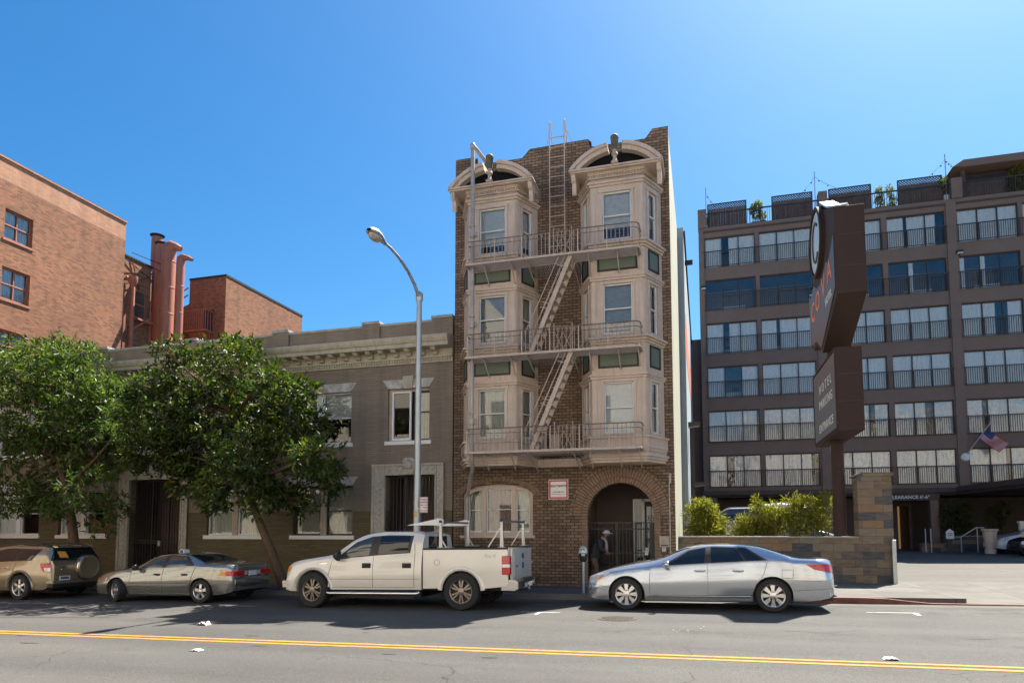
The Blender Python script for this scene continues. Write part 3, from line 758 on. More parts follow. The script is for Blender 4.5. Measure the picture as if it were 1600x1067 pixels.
for z in (4.55, 7.2, 9.75):
    b.lathe((-5.97, 16.98, 0), [(.058, z - .12), (.085, z - .1), (.085, z + .06), (.058, z + .08)], 10)
    b.tube([(-5.97, 16.98, z), (-5.84, 16.93, z), (-5.84, 16.93, z - .1)], .035, 8); b.box(-6.05, -5.89, 16.9, 17.0, z + .2, z + .24)
b.build('standpipe', apt, smooth=50)
# flue and box on first platform, conduit
b = MB().world(); b.mat(m['trim_d']); b.box(-4.0, -3.72, 17.75, 18.15, 3.68, 4.2); b.lathe((-4.15, 17.9, 0), [(.05, 3.66), (.05, 4.55), (.08, 4.56), (.08, 4.62), (0, 4.66)], 8); b.build('vent_box', apt)
# vestibule
b = MB().world(); b.mat(m['hotel_d']); b.box(-3.1, -1.2, 19.9, 20.0, -.2, 3.0)
b.mat(m['hotel_d']); b.box(-3.14, -3.05, 18.49, 19.9, -.2, 3.0); b.box(-1.25, -1.16, 18.49, 19.9, -.2, 3.0); b.box(-3.1, -1.2, 18.49, 20, 3.0, 3.06)
b.mat(m['walk']); b.box(-3.05, -1.25, 18.2, 18.95, -.3, gz(-2) + .17)
for k in range(3): b.box(-3.05, -1.25, 18.95 + .28 * k, 19.9, gz(-2) + .17 + .16 * k, gz(-2) + .33 + .16 * k)
b.build('vestibule', apt)
b = MB((-1.98, 19.88, .62)); b.mat(m['white']); b.box(0, .05, 0, .06, 0, 1.9); b.box(.26, .33, 0, .06, 0, 1.9); b.box(.05, .7, 0, .06, 1.83, 1.9); b.box(.05, .26, 0, .04, .0, .12)
b.mat(m['hotel_d']); b.box(.33, .72, 0, .03, 0, 1.83)
b.mat(m['cglass']); b.box(.05, .26, .01, .03, .12, 1.83); b.mat(m['curtain']); b.box(.38, .66, .032, .04, .3, 1.68)
b.mat(m['grille'])
for k in range(16):
    cx_, cz_ = .41 + .075 * (k % 4), .4 + .31 * (k // 4)
    b.tube([(cx_ + .05 * (1 - t / 11) * math.cos(t + k), .05, cz_ + .11 * (1 - t / 11) * math.sin(t + k)) for t in [q * .8 for q in range(11)]], .009, 4)
for xx in (.38, .52, .66): b.bar((xx, .05, .25), (xx, .05, 1.7), .018)
b.build('entrance_door', apt)
b = MB((0, 18.62, .2)); b.mat(m['blk']); x = -3.0
while x < -1.28: b.bar((x, 0, .0), (x, 0, 1.62), .016); x += .095
for z in (.08, .8, 1.45, 1.62): b.bar((-3.03, 0, z), (-1.27, 0, z), .03)
for x in (-2.3, -1.8): b.bar((x, 0, 0), (x, 0, 1.62), .045)
b.box(-1.42, -1.3, -.03, .03, .0, 1.6)
b.build('entrance_gate', apt)
b = MB((0, YW, 0)); b.mat(m['trim_d']); b.box(-1.13, -.88, .03, .1, 1.17, 1.46); b.mat(m['blk']); b.box(-1.1, -.91, .101, .106, 1.2, 1.23); b.build('mailbox', apt, bevel=.01)
b = MB((0, YW, 0)); b.mat(m['pipe']); b.box(-.87, -.84, .002, .03, 1.0, 3.1); b.lathe((-.83, .08, 3.05), [(.03, -.2), (.03, .0), (.05, .02), (0, .08)], 8); b.build('conduit', apt)

nt = thing('paper_notice', 'small white paper notice taped under the mailbox beside the arched doorway', 'notice', (-1.02, 18.1, 1.1))
b = MB((0, 18.1, 0)); b.mat(m['paper']); b.box(-1.07, -.97, -.04, -.035, 1.06, 1.18); b.mat(m['ink']); b.box(-1.055, -.985, -.0349, -.034, 1.14, 1.155); b.box(-1.055, -1.0, -.0349, -.034, 1.10, 1.11); b.build('sheet', nt)
nt = thing('paper_notice', 'white paper notice hung crooked on the dark entrance gate', 'notice', (-1.5, 18.55, 1.05))
b = MB((-1.5, 18.58, 1.05), (1, 0, -.0), (0, -1, 0)); b.mat(m['paper']); b.prism([(-.06, -.1), (.03, -.12), (.06, .08), (-.03, .1)], .0, .005)
b.mat(m['ink']); b.prism([(-.035, .03), (.035, .015), (.037, .03), (-.033, .045)], .0055, .006); b.build('sheet', nt)

# wall sign on the apartment front
sg = thing('rental_sign', 'square white rental sign with red border on the brown brick wall', 'sign', (-3.84, YW, 2.74))
b = MB((0, YW, 0)); b.mat(m['white']); b.box(-4.12, -3.57, .004, .03, 2.47, 3.01); b.build('board', sg)
b = MB((0, YW, 0)); b.mat(m['redink'])
for q in ((-4.105, -4.065, 2.485, 2.995), (-3.625, -3.585, 2.485, 2.995), (-4.065, -3.625, 2.485, 2.525), (-4.065, -3.625, 2.955, 2.995)): b.box(q[0], q[1], .031, .034, q[2], q[3])
b.build('border', sg)
FX, UP = (1, 0, 0), (0, 0, 1)
text_mesh('RENT', .085, m['ink'], sg, (-3.96, YW - .034, 2.83), FX, UP, extrude=.002, bold=.002)
text_mesh('SF', .085, m['redink'], sg, (-3.82, YW - .034, 2.83), FX, UP, extrude=.002, bold=.002)
text_mesh('NOW', .085, m['ink'], sg, (-3.695, YW - .034, 2.83), FX, UP, extrude=.002, bold=.002)
text_mesh('(415) 398-5156', .05, m['ink'], sg, (-3.845, YW - .034, 2.665), FX, UP, extrude=.002, bold=.001)
text_mesh('www.RentSFNow.com', .042, m['redink'], sg, (-3.845, YW - .034, 2.605), FX, UP, extrude=.002)
# ------------------------------------------------------------------ two storey painted brick building
low = thing('rowhouse', 'long two storey grey brown painted building with bracketed cornice behind the street trees', 'building', (-16, YW, 0))
LX0, LX1 = -25.85, -6.98
holes = []; wins = []
for cx in (-23.5, -20.55, -17.5, -14.4, -11.42):
    wins.append((cx - 1.13, 4.26, 2.26, 1.58, True))
wins.append((-9.06, 4.26, 1.34, 1.58, False))
for cx in (-23.5, -20.55, -14.4, -11.22):
    wins.append((cx - 1.03, 1.46, 2.06, 1.5, True))
doors = [(-18.52, -16.42, 3.3), (-9.1, -7.5, 3.24)]
for x, z, w, h, _ in wins: holes.append(rect(x, x + w, z, z + h))
for x0, x1, z in doors: holes.append(rect(x0, x1, -.29, z))
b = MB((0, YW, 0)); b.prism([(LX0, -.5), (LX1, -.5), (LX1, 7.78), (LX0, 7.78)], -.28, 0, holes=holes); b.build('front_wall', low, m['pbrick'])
b = MB().world(); b.mat(m['pbrick']); b.box(LX0, LX0 + .25, YW + .285, 27, -.5, 7.7); b.box(LX1 - .25, LX1, YW + .285, 27, -.5, 7.7); b.box(LX0 + .25, LX1 - .25, 26.7, 27, -.5, 7.6)
b.mat(m['tar']); b.box(LX0 + .25, LX1 - .25, YW + .285, 26.7, 7.0, 7.1)
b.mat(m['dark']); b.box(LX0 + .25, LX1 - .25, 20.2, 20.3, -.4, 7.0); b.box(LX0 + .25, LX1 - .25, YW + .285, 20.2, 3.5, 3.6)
b.build('rear_shell', low)
piers = [(-25.2, -24.5), (-20.36, -19.7), (-16.6, -16.0), (-13.11, -12.53), (-9.93, -9.35), (-7.64, LX1)]
for x0, x1 in piers: b = MB((0, YW, 0)); b.mat(m['pbrick']); b.box(x0, x1, .002, .07, 7.34, 7.86); b.build('parapet_pier', low)
b = MB((0, YW, 0)); b.mat(m['coping'])
prev = LX0
for x0, x1 in piers:
    b.box(prev, x0 - .012, -.3, .05, 7.782, 7.86); b.box(x0 - .01, x1 + .01, -.3, .12, 7.862, 7.95); prev = x1 + .012
b.build('coping', low, bevel=.012)
b = MB((0, YW, 0)); b.mat(m['pstone'])
b.box(LX0, LX1, .002, .06, 6.56, 6.60); b.box(LX0, LX1, .002, .05, 6.602, 6.70); b.box(LX0, LX1, .002, .1, 6.702, 6.75); b.box(LX0, LX1, .002, .08, 6.752, 6.95)
b.prism([(.002, 6.952), (.46, 6.952), (.46, 7.06), (.5, 7.08), (.54, 7.16), (.55, 7.22), (.54, 7.26), (.002, 7.33)], LX0, LX1 + .0, 'yz')
x = LX0 + .05
while x < LX1 - .05: b.box(x, x + .05, .051, .085, 6.61, 6.695); x += .085
x = LX0 + .3
while x < LX1 - .1:
    b.prism([(.081, 6.76), (.16, 6.78), (.2, 6.84), (.34, 6.87), (.4, 6.93), (.4, 6.949), (.081, 6.949)], x - .075, x + .075, 'yz'); x += .42
b.build('cornice', low)
def lintel(x0, x1, z):
    b = MB((0, YW, 0)); b.mat(m['lintel']); c = (x0 + x1) / 2
    b.prism([(x0 - .0, z), (c - .13, z), (c - .17, z + .27), (x0 - .17, z + .27)], .002, .03)
    b.prism([(c + .13, z), (x1, z), (x1 + .17, z + .27), (c + .17, z + .27)], .002, .03)
    b.mat(m['pstone']); b.prism([(c - .125, z - .02), (c + .125, z - .02), (c + .175, z + .36), (c - .175, z + .36)], .002, .07)
    b.build('lintel', low)
for i, (x, z, w, h, pair) in enumerate(wins):
    b = MB((0, YW, 0)); b.mat(m['white']); b.box(x - .08, x + w + .08, -.1, .06, z - .12, z - .001)
    lintel(x, x + w, z + h + .004)
    b.build('sill', low, bevel=.01)
    mt = 'trim_d' if i in (8, 9) else 'white'
    if pair:
        b = MB((0, YW, 0)); b.mat(m[mt]); b.box(x + w / 2 - .1, x + w / 2 + .1, -.2, -.06, z, z + h); b.build('mullion', low)
        lowr = z < 3
        cv = ('sheer', 'sheer') if (i == 9 or i == 8) else ('curtain', None) if lowr else ('shade', 'shade')
        if i == 4: cv = ('sheer', 'shade')
        for k in (0, 1):
            window(low, (x + (w / 2 + .1) * k, YW, z), FX, (0, -1, 0), w / 2 - .1, h, ('blk' if i == 9 else 'white'), cv[k], inset=.1, cov=.5 if cv[k] == 'shade' else 1, fw=.04)
    else:
        window(low, (x + .12, YW, z + .02), FX, (0, -1, 0), .62, h - .1, 'white', None, inset=.03, split=0, fw=.055)
        window(low, (x + .76, YW, z + .02), FX, (0, -1, 0), .56, h - .1, 'blk', 'sheer', inset=.16, split=.58, fw=.035)
        b = MB((0, YW, 0)); b.mat(m['trim_d']); b.box(x, x + .12, -.2, -.08, z, z + h); b.box(x + .12, x + w, -.2, -.1, z + h - .08, z + h); b.build('casing', low)
for (x0, x1, z), big in zip(doors, (True, False)):
    b = MB((0, YW, 0)); b.mat(m['carved']); f = .40
    b.box(x0 - f, x0, .002, .06, -.2, z + f * .82); b.box(x1, x1 + f * .6, .002, .06, -.2, z + f * .82); b.box(x0, x1, .002, .06, z, z + f * .82)
    b.mat(m['pstone'])
    for q in ((x0 - f - .03, x0 - f + .05), (x0 - .07, x0), (x1, x1 + .05), (x1 + f * .6 - .04, x1 + f * .6 + .03)): b.box(q[0], q[1], .061, .09, -.2, z + f * .82)
    b.box(x0 - f - .03, x1 + f * .6 + .03, .0905, .115, z + f * .82 - .06, z + f * .82); b.box(x0, x1, .061, .088, z, z + .06)
    b.mat(m['carved']); zz = .1     # lozenge carving down the jambs
    while zz < z:
        for cxx, hw in ((x0 - f / 2, .1), (x1 + f * .3, .065)):
            b.prism([(cxx - hw, zz), (cxx, zz - .085), (cxx + hw, zz), (cxx, zz + .085)], .0602, .085)
        zz += .185
    xx = x0 + .12
    while xx < x1: 
        b.prism([(xx - .07, z + .19), (xx, z + .1), (xx + .07, z + .19), (xx, z + .28)], .0602, .083); xx += .2
    c = (x0 + x1) / 2
    b.prism([(c - .14, z + .02), (c + .14, z + .02), (c + .2, z + .42), (c + .12, z + .5), (c - .12, z + .5), (c - .2, z + .42)], .0605, .15)
    b.lathe((c, .16, z + .3), [(.11, -.12), (.14, -.04), (.13, .06), (.06, .14)], 10)
    b.build('door_surround', low)
    b = MB((0, YW, 0)); b.mat(m['hotel_d']); b.box(x0 - .05, x1 + .05, -1.3, -1.24, -.3, z + .1); b.box(x0 - .06, x0, -1.24, -.285, -.3, z + .1); b.box(x1, x1 + .06, -1.24, -.285, -.3, z + .1); b.box(x0, x1, -1.24, -.285, z + .05, z + .1)
    b.mat(m['wood']); b.box(x0 + .2, x0 + 1.0, -1.238, -1.2, -.2, z - .7)
    b.build('porch', low)
    b = MB((0, YW, 0)); b.mat(m['blk']); x = x0 + .05
    while x < x1: b.bar((x, -.2, -.2), (x, -.2, z - .02), .018); x += .115
    for q in (.15, 1.2, 1.28, z - .05): b.bar((x0, -.2, q), (x1, -.2, q), .03)
    for q in (x0 + (x1 - x0) * .36, x0 + (x1 - x0) * .68): b.bar((q, -.195, -.2), (q, -.195, z), .045)
    if big: b.mat(m['pstone']); b.box(-17.45, -17.37, -.16, -.12, 1.1, 1.27); b.mat(m['blk'])
    b.build('iron_gate', low)
b = MB((0, YW, 0)); b.mat(m['bulb']); b.lathe((-7.66, -.6, 3.1), [(0, -.045), (.035, -.03), (.045, 0), (.035, .03), (0, .045)], 8); b.build('porch_lamp', low, smooth=60)

# ------------------------------------------------------------------ red brick building on the left
red = thing('brick_building', 'tall red brick building at the left edge with pale parapet band and metal flues', 'building', (-28, 22, 0))
RX = -26.0; RT = 16.12
whole = [(18.98, 20.12, 13.0, 14.2), (18.98, 20.12, 10.6, 11.88), (18.98, 20.12, 8.2, 9.4), (18.98, 20.12, 5.8, 7.0), (18.98, 20.12, 3.4, 4.6), (14.6, 15.7, 13.0, 14.2), (14.6, 15.7, 10.6, 11.88)]
b = MB((RX, 0, 0), (0, 1, 0), (1, 0, 0))
b.prism(rect(8, 24.6, -1, RT - .85), -.3, 0, holes=[rect(*q) for q in whole]); b.build('side_wall', red, m['rbrick'])
b = MB((RX, 0, 0), (0, 1, 0), (1, 0, 0)); b.box(8, 24.6, -.3, .0, RT - .85 + .001, RT); b.build('parapet_band', red, m['rband'])
b = MB((RX, 0, 0), (0, 1, 0), (1, 0, 0)); b.mat(m['rband']); b.box(7.95, 24.63, -.35, .05, RT + .001, RT + .07); b.mat(m['tar']); b.box(7.97, 24.61, -.33, .02, RT + .0705, RT + .1); b.build('coping', red)
b = MB().world(); b.mat(m['rbrick']); b.box(-36, RX - .305, 24.3, 24.6, -1, RT); b.box(-36, RX - .305, 8, 8.3, -1, RT); b.box(-36.3, -36, 8, 24.6, -1, RT); b.mat(m['tar']); b.box(-36, RX - .305, 8.3, 24.3, RT - .6, RT - .5); b.mat(m['room']); b.box(-28.4, -28.3, 8.3, 24.3, -1, RT - .6); b.build('rear_shell', red)
for k, (y0, y1, z0, z1) in enumerate(whole):
    window(red, (RX, y0, z0), (0, 1, 0), (1, 0, 0), y1 - y0, z1 - z0, 'rpaint', 'curtain' if k in (0, 1) else 'shade' if k == 2 else None, inset=.12, fw=.06, mull=(.5,), cov=.95 if k == 2 else .7)
    b = MB((RX, 0, 0), (0, 1, 0), (1, 0, 0)); b.mat(m['rpaint']); b.box(y0 - .06, y1 + .06, -.1, .04, z0 - .09, z0 - .001); b.build('sill', red)
# lower rear wing with flues, a return wall and the tower with a balcony
b = MB().world(); b.mat(m['rbrick'])
b.box(-30, -26.35, 24.61, 26.6, -1, 14.72); b.box(-30, -27.9, 26.61, 31, -1, 14.1); b.mat(m['tar']); b.box(-30.02, -26.3, 24.63, 26.65, 14.721, 14.8)
b.build('rear_wing', red)
b = MB((-26.35, 0, 0), (0, 1, 0), (1, 0, 0)); b.mat(m['rpaint_d']); b.box(25.5, 26.2, .002, .05, 11.9, 13.3); b.mat(m['cglass_l']); b.box(25.57, 26.13, .0505, .056, 12.62, 13.22); b.box(25.57, 26.13, .0505, .056, 11.98, 12.55); b.build('wing_window', red)
b = MB().world(); b.mat(m['rpaint_d'])
b.tube([(-26.05, 25.2, 8), (-26.05, 25.2, 13.2), (-26.12, 25.1, 13.5), (-26.2, 24.9, 13.65)], .1, 8); b.lathe((-26.05, 25.2, 0), [(.1, 13.3), (.2, 13.5), (.2, 13.75), (.14, 13.76)], 10)
for yy in (24.85, 26.5): b.tube([(-26.25, yy, 8), (-26.25, yy, 13.0)], .06, 6)
b.mat(m['tar'])
for p, q in (((-26.3, 24.8, 14.6), (-26.2, 26.6, 14.0)), ((-26.2, 24.9, 13.3), (-26.2, 26.6, 14.3)), ((-26.3, 25.3, 14.7), (-26.3, 25.8, 13.3)), ((-26.2, 26.5, 12.4), (-26.2, 26.5, 14.5)), ((-26.0, 25, 14.85), (-26.2, 27.4, 15.1)), ((-26.0, 25, 14.6), (-26.2, 27.4, 14.7))): b.bar(p, q, .03)
b.mat(m['rpaint']); b.bar((-26.2, 25.3, 11.2), (-26.1, 26.3, 12.0), .09); b.box(-26.34, -26.0, 25.5, 26.5, 11.75, 11.84)
b.build('service_pipework', red, smooth=50)
def flue(x, y, r, zt, cap):
    b = MB().world(); b.mat(m['stack'])
    if cap == 'hood':
        b.tube([(x, y, 6), (x, y, zt - .25), (x + .02, y, zt - .06), (x + .1, y + .02, zt + .0), (x + .4, y + .06, zt - .06), (x + .62, y + .1, zt - .16)], [r, r, r, r * .9, r * .62, r * .4], 14)
    else:
        b.tube([(x, y, 6), (x, y, zt - .1)], r, 14)
        b.mat(m['tar']); b.lathe((x, y, 0), [(r * .98, zt - .1), (r * 1.3, zt - .03), (r * 1.35, zt), (0, zt + .09)], 14); b.mat(m['stack'])
    z = 7.0
    while z < zt - .8: b.lathe((x, y, 0), [(r, z), (r * 1.035, z + .01), (r * 1.035, z + .05), (r, z + .06)], 14); z += 1.35
    b.build('flue', red, smooth=50)
flue(-27.1, 27.6, .27, 16.95, 'cap'); flue(-26.45, 27.25, .26, 16.3, 'cap'); flue(-25.74, 27.0, .33, 15.95, 'hood'); flue(-25.0, 27.0, .2, 15.3, 'hood')
tow = thing('brick_tower', 'flat topped red brick stair tower with a small iron balcony behind the two storey building', 'building', (-26, 32.7, 0))
b = MB().world(); b.mat(m['rbrick']); b.box(-27.1, -24.72, 30, 37.2, -1, 15.42); b.mat(m['tar']); b.box(-27.13, -24.69, 29.97, 37.23, 15.421, 15.53); b.build('wall', tow)
b = MB().world(); b.mat(m['rbrick']); b.prism([(-28.6, -1), (-27.101, -1), (-27.101, 14.1), (-28.0, 13.8), (-28.6, 13.8)], 30.0, 30.3, 'xz'); b.box(-28.7, -28.2, 30.0, 30.5, 13.81, 15.2); b.build('low_wall', tow)
b = MB().world(); b.mat(m['rpaint'])
for z in (15.0, 14.6): b.bar((-29, 29.95, z - .9), (-27.15, 29.95, z), .05)
b.bar((-28.3, 29.9, 13.3), (-26.4, 29.9, 11.6), .06); b.bar((-28.3, 29.9, 12.7), (-26.4, 29.9, 11.0), .2)
b.build('stair_rail', tow)
b = MB().world(); b.mat(m['rpaint']); b.box(-27.0, -25.3, 29.2, 29.995, 12.25, 12.33); b.prism([(29.4, 12.24), (29.99, 12.24), (29.99, 11.7)], -26.6, -25.6, 'yz')
x = -27.0
while x <= -25.29: b.bar((x, 29.22, 12.33), (x, 29.22, 13.4), .03); x += .14
for y in (29.4, 29.6, 29.8): b.bar((-25.31, y, 12.33), (-25.31, y, 13.4), .03)
b.bar((-27, 29.22, 13.4), (-25.3, 29.22, 13.4), .05); b.bar((-25.3, 29.22, 13.4), (-25.3, 29.99, 13.4), .05)
b.mat(m['dark']); b.box(-26.05, -25.45, 29.95, 29.998, 12.34, 13.6)
b.build('balcony', tow)

# ------------------------------------------------------------------ grey building behind the apartment house
gr = thing('grey_building', 'plain pale grey building wall with an orange red painted patch, behind the brown apartment house', 'building', (-4, 33, 0))
b = MB().world(); b.box(-6.9, -.5, 24.81, 40.5, -.5, 12.75); b.build('wall', gr, m['greyblue'])
b = MB().world(); b.box(-.498, -.49, 25.6, 37.5, 8.15, 9.75); b.build('painted_patch', gr, m['mural'])
b = MB().world(); b.mat(m['tar']); b.box(-.5, -.44, 24.9, 40.4, 12.6, 12.66); b.box(-.497, -.2, 26.2, 26.35, 11.9, 12.05); b.build('gutter', gr)
# ------------------------------------------------------------------ hotel
HY = 42.0
hot = thing('hotel_building', 'wide dark brown hotel with rows of curtained sliding windows and railings', 'building', (10, HY, 0))
HX0, HX1 = .06, 27.4
ROWS = [(4.19 + 2.705 * i, 6.14 + 2.7 * i) for i in range(6)]
BAYS = [(.42, 3.33), (3.56, 6.52), (7.25, 10.22), (10.5, 13.44), (14.06, 17.0), (17.22, 20.16), (20.8, 23.7), (23.95, 26.9)]
b = MB((0, HY, 0))
b.prism(rect(HX0, HX1, 3.98, 20.28), -.35, 0, holes=[rect(x0, x1, z0, z1) for x0, x1 in BAYS for z0, z1 in ROWS])
b.build('front_wall', hot, m['hotel'])
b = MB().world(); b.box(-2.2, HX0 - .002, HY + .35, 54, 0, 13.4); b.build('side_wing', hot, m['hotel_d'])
b = MB((0, HY, 0)); b.mat(m['hotel'])
for x0, x1 in ((HX0, .36), (6.62, 7.15), (13.5, 14.0), (20.26, 20.7)): b.box(x0, x1, .002, .09, 3.98, 20.05)
for i, (z0, z1) in enumerate(ROWS): b.box(HX0, HX1, .091, .13, z0 - .5 if i else z0 - .2, z0 - .06) if False else None
for x0, x1, z in ((HX0 - .02, .56, 21.45), (6.95, 7.42, 21.65), (13.84, 14.38, 21.45), (20.5, 21.0, 21.6)): b.box(x0, x1, -.5, .1, 20.281, z)
b.box(HX0, HX1, -.4, .05, 20.0, 20.279) if False else None
b.build('pilaster', hot)
b = MB((0, HY, 0)); b.mat(m['hotel_d']); b.box(HX0 - .05, HX1, .091, .16, 3.72, 3.98); b.build('string_course', hot); b = MB((0, HY, 0)); b.mat(m['hotel_d']); b.box(HX0, HX1, .002, .06, 19.95, 20.05); b.build('string_course', hot)
b = MB().world(); b.mat(m['hotel_d']); b.box(HX0, HX0 + .3, HY + .355, 56, 0, 20.2); b.box(HX1 - .3, HX1, HY + .355, 56, 0, 20.2); b.box(HX0, HX1, 55.7, 56, 0, 20.2); b.mat(m['tar']); b.box(HX0 + .3, HX1 - .3, HY + .355, 55.7, 20.0, 20.1)
b.build('rear_shell', hot)
b = MB().world(); b.mat(m['room'])
for z0, z1 in ROWS: b.box(HX0 + .3, HX1 - .3, HY + .36, HY + 3.6, z0 - .3, z0 - .06)
b.box(HX0 + .3, HX1 - .3, HY + 3.6, HY + 3.7, 3.6, 20)
for k in range(len(BAYS) - 1):
    xm = (BAYS[k][1] + BAYS[k + 1][0]) / 2; b.box(xm - .08, xm + .08, HY + .36, HY + 3.59, 4.14, 19.95)
b.mat(m['offwhite']); hb = random.Random(2)
for x0, x1 in BAYS[:6]:
    for z0, z1 in ROWS:
        if hb.random() < .75: q = x0 + hb.uniform(.7, 1.1); b.box(q, q + 1.35, HY + .95, HY + 2.9, z0 + .2, z0 + .5)
        if hb.random() < .5: b.mat(m['wood']); q = x0 + hb.uniform(.2, 2.4); b.box(q, q + .4, HY + 2.9, HY + 3.3, z0 - .05, z0 + 1.2); b.mat(m['offwhite'])
b.build('rooms', hot)
hr = random.Random(4)
for bi, (x0, x1) in enumerate(BAYS[:6]):
    for ri, (z0, z1) in enumerate(ROWS):
        w = x1 - x0; h = z1 - z0
        b = MB((x0, HY, z0)); b.mat(m['hrail'])
        for q0, q1 in ((0, .04), (w * .345 - .028, w * .345 + .028), (w * .675 - .025, w * .675 + .025), (w - .04, w)): b.box(q0, q1, -.17, -.1, 0, h)
        b.box(.04, w - .04, -.165, -.105, 0, .05); b.box(.04, w - .04, -.165, -.105, h - .07, h)
        o = b.build('window', hot)
        g_ = MB((x0, HY, z0)); g_.quad((.02, -.135, .03), (w - .02, -.135, .03), (w - .02, -.135, h - .03), (.02, -.135, h - .03)); g_.build('pane', o, m['glass_r'], recalc=False)
        for k in range(3):
            a, e = w * (0, .345, .675)[k] + .0, w * (.345, .675, 1)[k] - .0
            if ri == 4: 
                if hr.random() > .25: continue
                e = a + (e - a) * .3
            else:
                t = hr.random()
                if k == 1 and t < .2: a = a + (e - a) * hr.uniform(.3, .65)
                elif k == 1 and t < .25: continue
                elif t > .88: e = a + (e - a) * hr.uniform(.55, .9)
                elif k == 2 and t < .06: a = a + (e - a) * .3
            yc = -.22 - .02 * (k % 2)
            c = MB((x0, HY, z0)); curtain_mesh(c, a, e, yc, .03, h - .05, amp=.024, waves=(e - a) * 4.6); c.build('curtain', o, m['curtain'], recalc=False, smooth=60)
        r = MB((x0, HY, z0)); r.mat(m['hrail'])
        r.bar((-.1, .12, .98), (w + .1, .12, .98), .05); r.bar((-.1, .12, .04), (w + .1, .12, .04), .035)
        n = 27
        for k in range(n + 1): r.bar((w * k / n, .12, .05), (w * k / n, .12, .97), .022)
        for q in (.0, w * .345, w): r.bar((q, .12, 0), (q, .12, .98), .04)
        r.build('railing', hot)
b = MB((0, HY, 0)); b.mat(m['hrail']); x = .6
while x < 26: 
    b.bar((x, -.05, 20.28), (x, -.05, 21.15), .022 if int(x / .11) % 14 else .05); x += .125
b.bar((.5, -.05, 21.18), (26, -.05, 21.18), .07)
b.build('roof_railing', hot)
# penthouse at the right
b = MB().world(); b.mat(m['hotel']); b.prism([(13.9, 22.02), (14.45, 22.36), (27.4, 22.36), (27.4, 21.95), (14.5, 21.95)], HY - .25, HY + 7, 'xz'); b.mat(m['hotel_d']); b.box(14.6, 27.4, HY + 1.2, HY + 7, 20.1, 21.94); b.box(14.42, 14.62, HY + .1, HY + .3, 20.3, 21.94); b.build('penthouse', hot)
# recessed ground floor
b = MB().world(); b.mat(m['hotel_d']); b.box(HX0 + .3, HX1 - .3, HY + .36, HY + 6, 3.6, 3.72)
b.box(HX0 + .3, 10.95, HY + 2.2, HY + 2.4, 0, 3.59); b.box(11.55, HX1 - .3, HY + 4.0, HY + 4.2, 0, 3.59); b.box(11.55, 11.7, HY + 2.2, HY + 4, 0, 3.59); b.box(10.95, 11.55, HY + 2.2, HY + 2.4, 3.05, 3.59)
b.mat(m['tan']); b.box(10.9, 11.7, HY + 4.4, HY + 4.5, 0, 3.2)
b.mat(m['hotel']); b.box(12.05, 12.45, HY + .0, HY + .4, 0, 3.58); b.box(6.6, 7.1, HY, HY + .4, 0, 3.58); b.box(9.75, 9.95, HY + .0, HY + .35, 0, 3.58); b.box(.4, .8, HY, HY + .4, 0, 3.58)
b.build('ground_floor', hot)
b = MB().world(); b.mat(m['hotel_d'])
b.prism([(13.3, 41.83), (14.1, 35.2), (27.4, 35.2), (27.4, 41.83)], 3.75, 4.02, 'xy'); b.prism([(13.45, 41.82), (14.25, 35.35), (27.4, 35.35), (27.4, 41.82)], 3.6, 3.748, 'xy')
b.box(14.6, 14.9, 36, 36.3, .2, 3.6) if False else None
b.build('canopy', hot)
b = MB((0, HY, 0)); b.mat(m['hotel_d']); b.box(9.6, 12.5, .0, .06, 3.3, 3.715); b.build('clearance_beam', hot)
text_mesh("CLEARANCE 6'-6\"", .24, m['offwhite'], hot, (11.0, HY - .065, 3.47), FX, UP, extrude=.005, xs=1.1, bold=.004)
for x, z in ((.3, 16.4), (14.05, 17.05)):
    b = MB((x, HY, z)); b.mat(m['blk']); b.box(-.16, .16, .1, .3, .0, .14); b.mat(m['offwhite']); b.box(-.13, .13, .16, .31, -.05, -.002); b.mat(m['blk']); b.box(-.05, .05, .09, .14, -.1, .1); b.build('floodlight', hot)

# roof terrace furniture
FEN = [(.66, 2.92), (4.43, 6.68), (7.62, 9.87), (11.3, 13.55), (14.75, 16.75)]
fl = ['lattice topped board screen nearest the left corner of the hotel roof', 'lattice topped board screen left of the tall pole in the middle of the hotel roof', 'lattice topped board screen just right of the middle roof pier, above the pylon sign', 'lattice topped board screen left of the roof canopy, right of the twin shrub trough', 'board screen standing under the roof canopy at the right']
for k, (x0, x1) in enumerate(FEN):
    t = thing('roof_screen', fl[k], 'fence', ((x0 + x1) / 2, HY + .45, 20.1), 'board screens on the hotel roof')
    zt = 21.98 if k < 4 else 21.75
    b = MB((0, HY + .45, 0)); b.mat(m['wood']); x = x0
    while x < x1 - .02: b.box(x + .004, min(x + .15, x1), random.uniform(-.008, .008), .03, 20.1, zt - .38 + random.uniform(-.01, .01)); x += .15
    b.build('boards', t)
    b = MB((0, HY + .45, 0)); b.mat(m['hrail']); h = .36; z0 = zt - h
    for q in (x0, x1): b.box(q - .035, q + .035, -.05, -.01, 20.1, zt)
    b.box(x0, x1, -.05, -.012, zt - .04, zt + .01); b.box(x0, x1, -.05, -.012, z0 - .03, z0 + .02)
    x = x0 - h
    while x < x1:
        for s in (1, -1):
            xa, xb = (x, x + h) if s > 0 else (x + h, x)
            za, zb = z0, zt
            # clip the lath to the frame
            pts = []
            for tt in [i / 12 for i in range(13)]:
                xx = xa + (xb - xa) * tt
                if x0 <= xx <= x1: pts.append((xx, -.03 - .01 * s, za + (zb - za) * tt))
            if len(pts) > 1: b.bar(pts[0], pts[-1], .04)
        x += .15
    b.build('lattice', t)
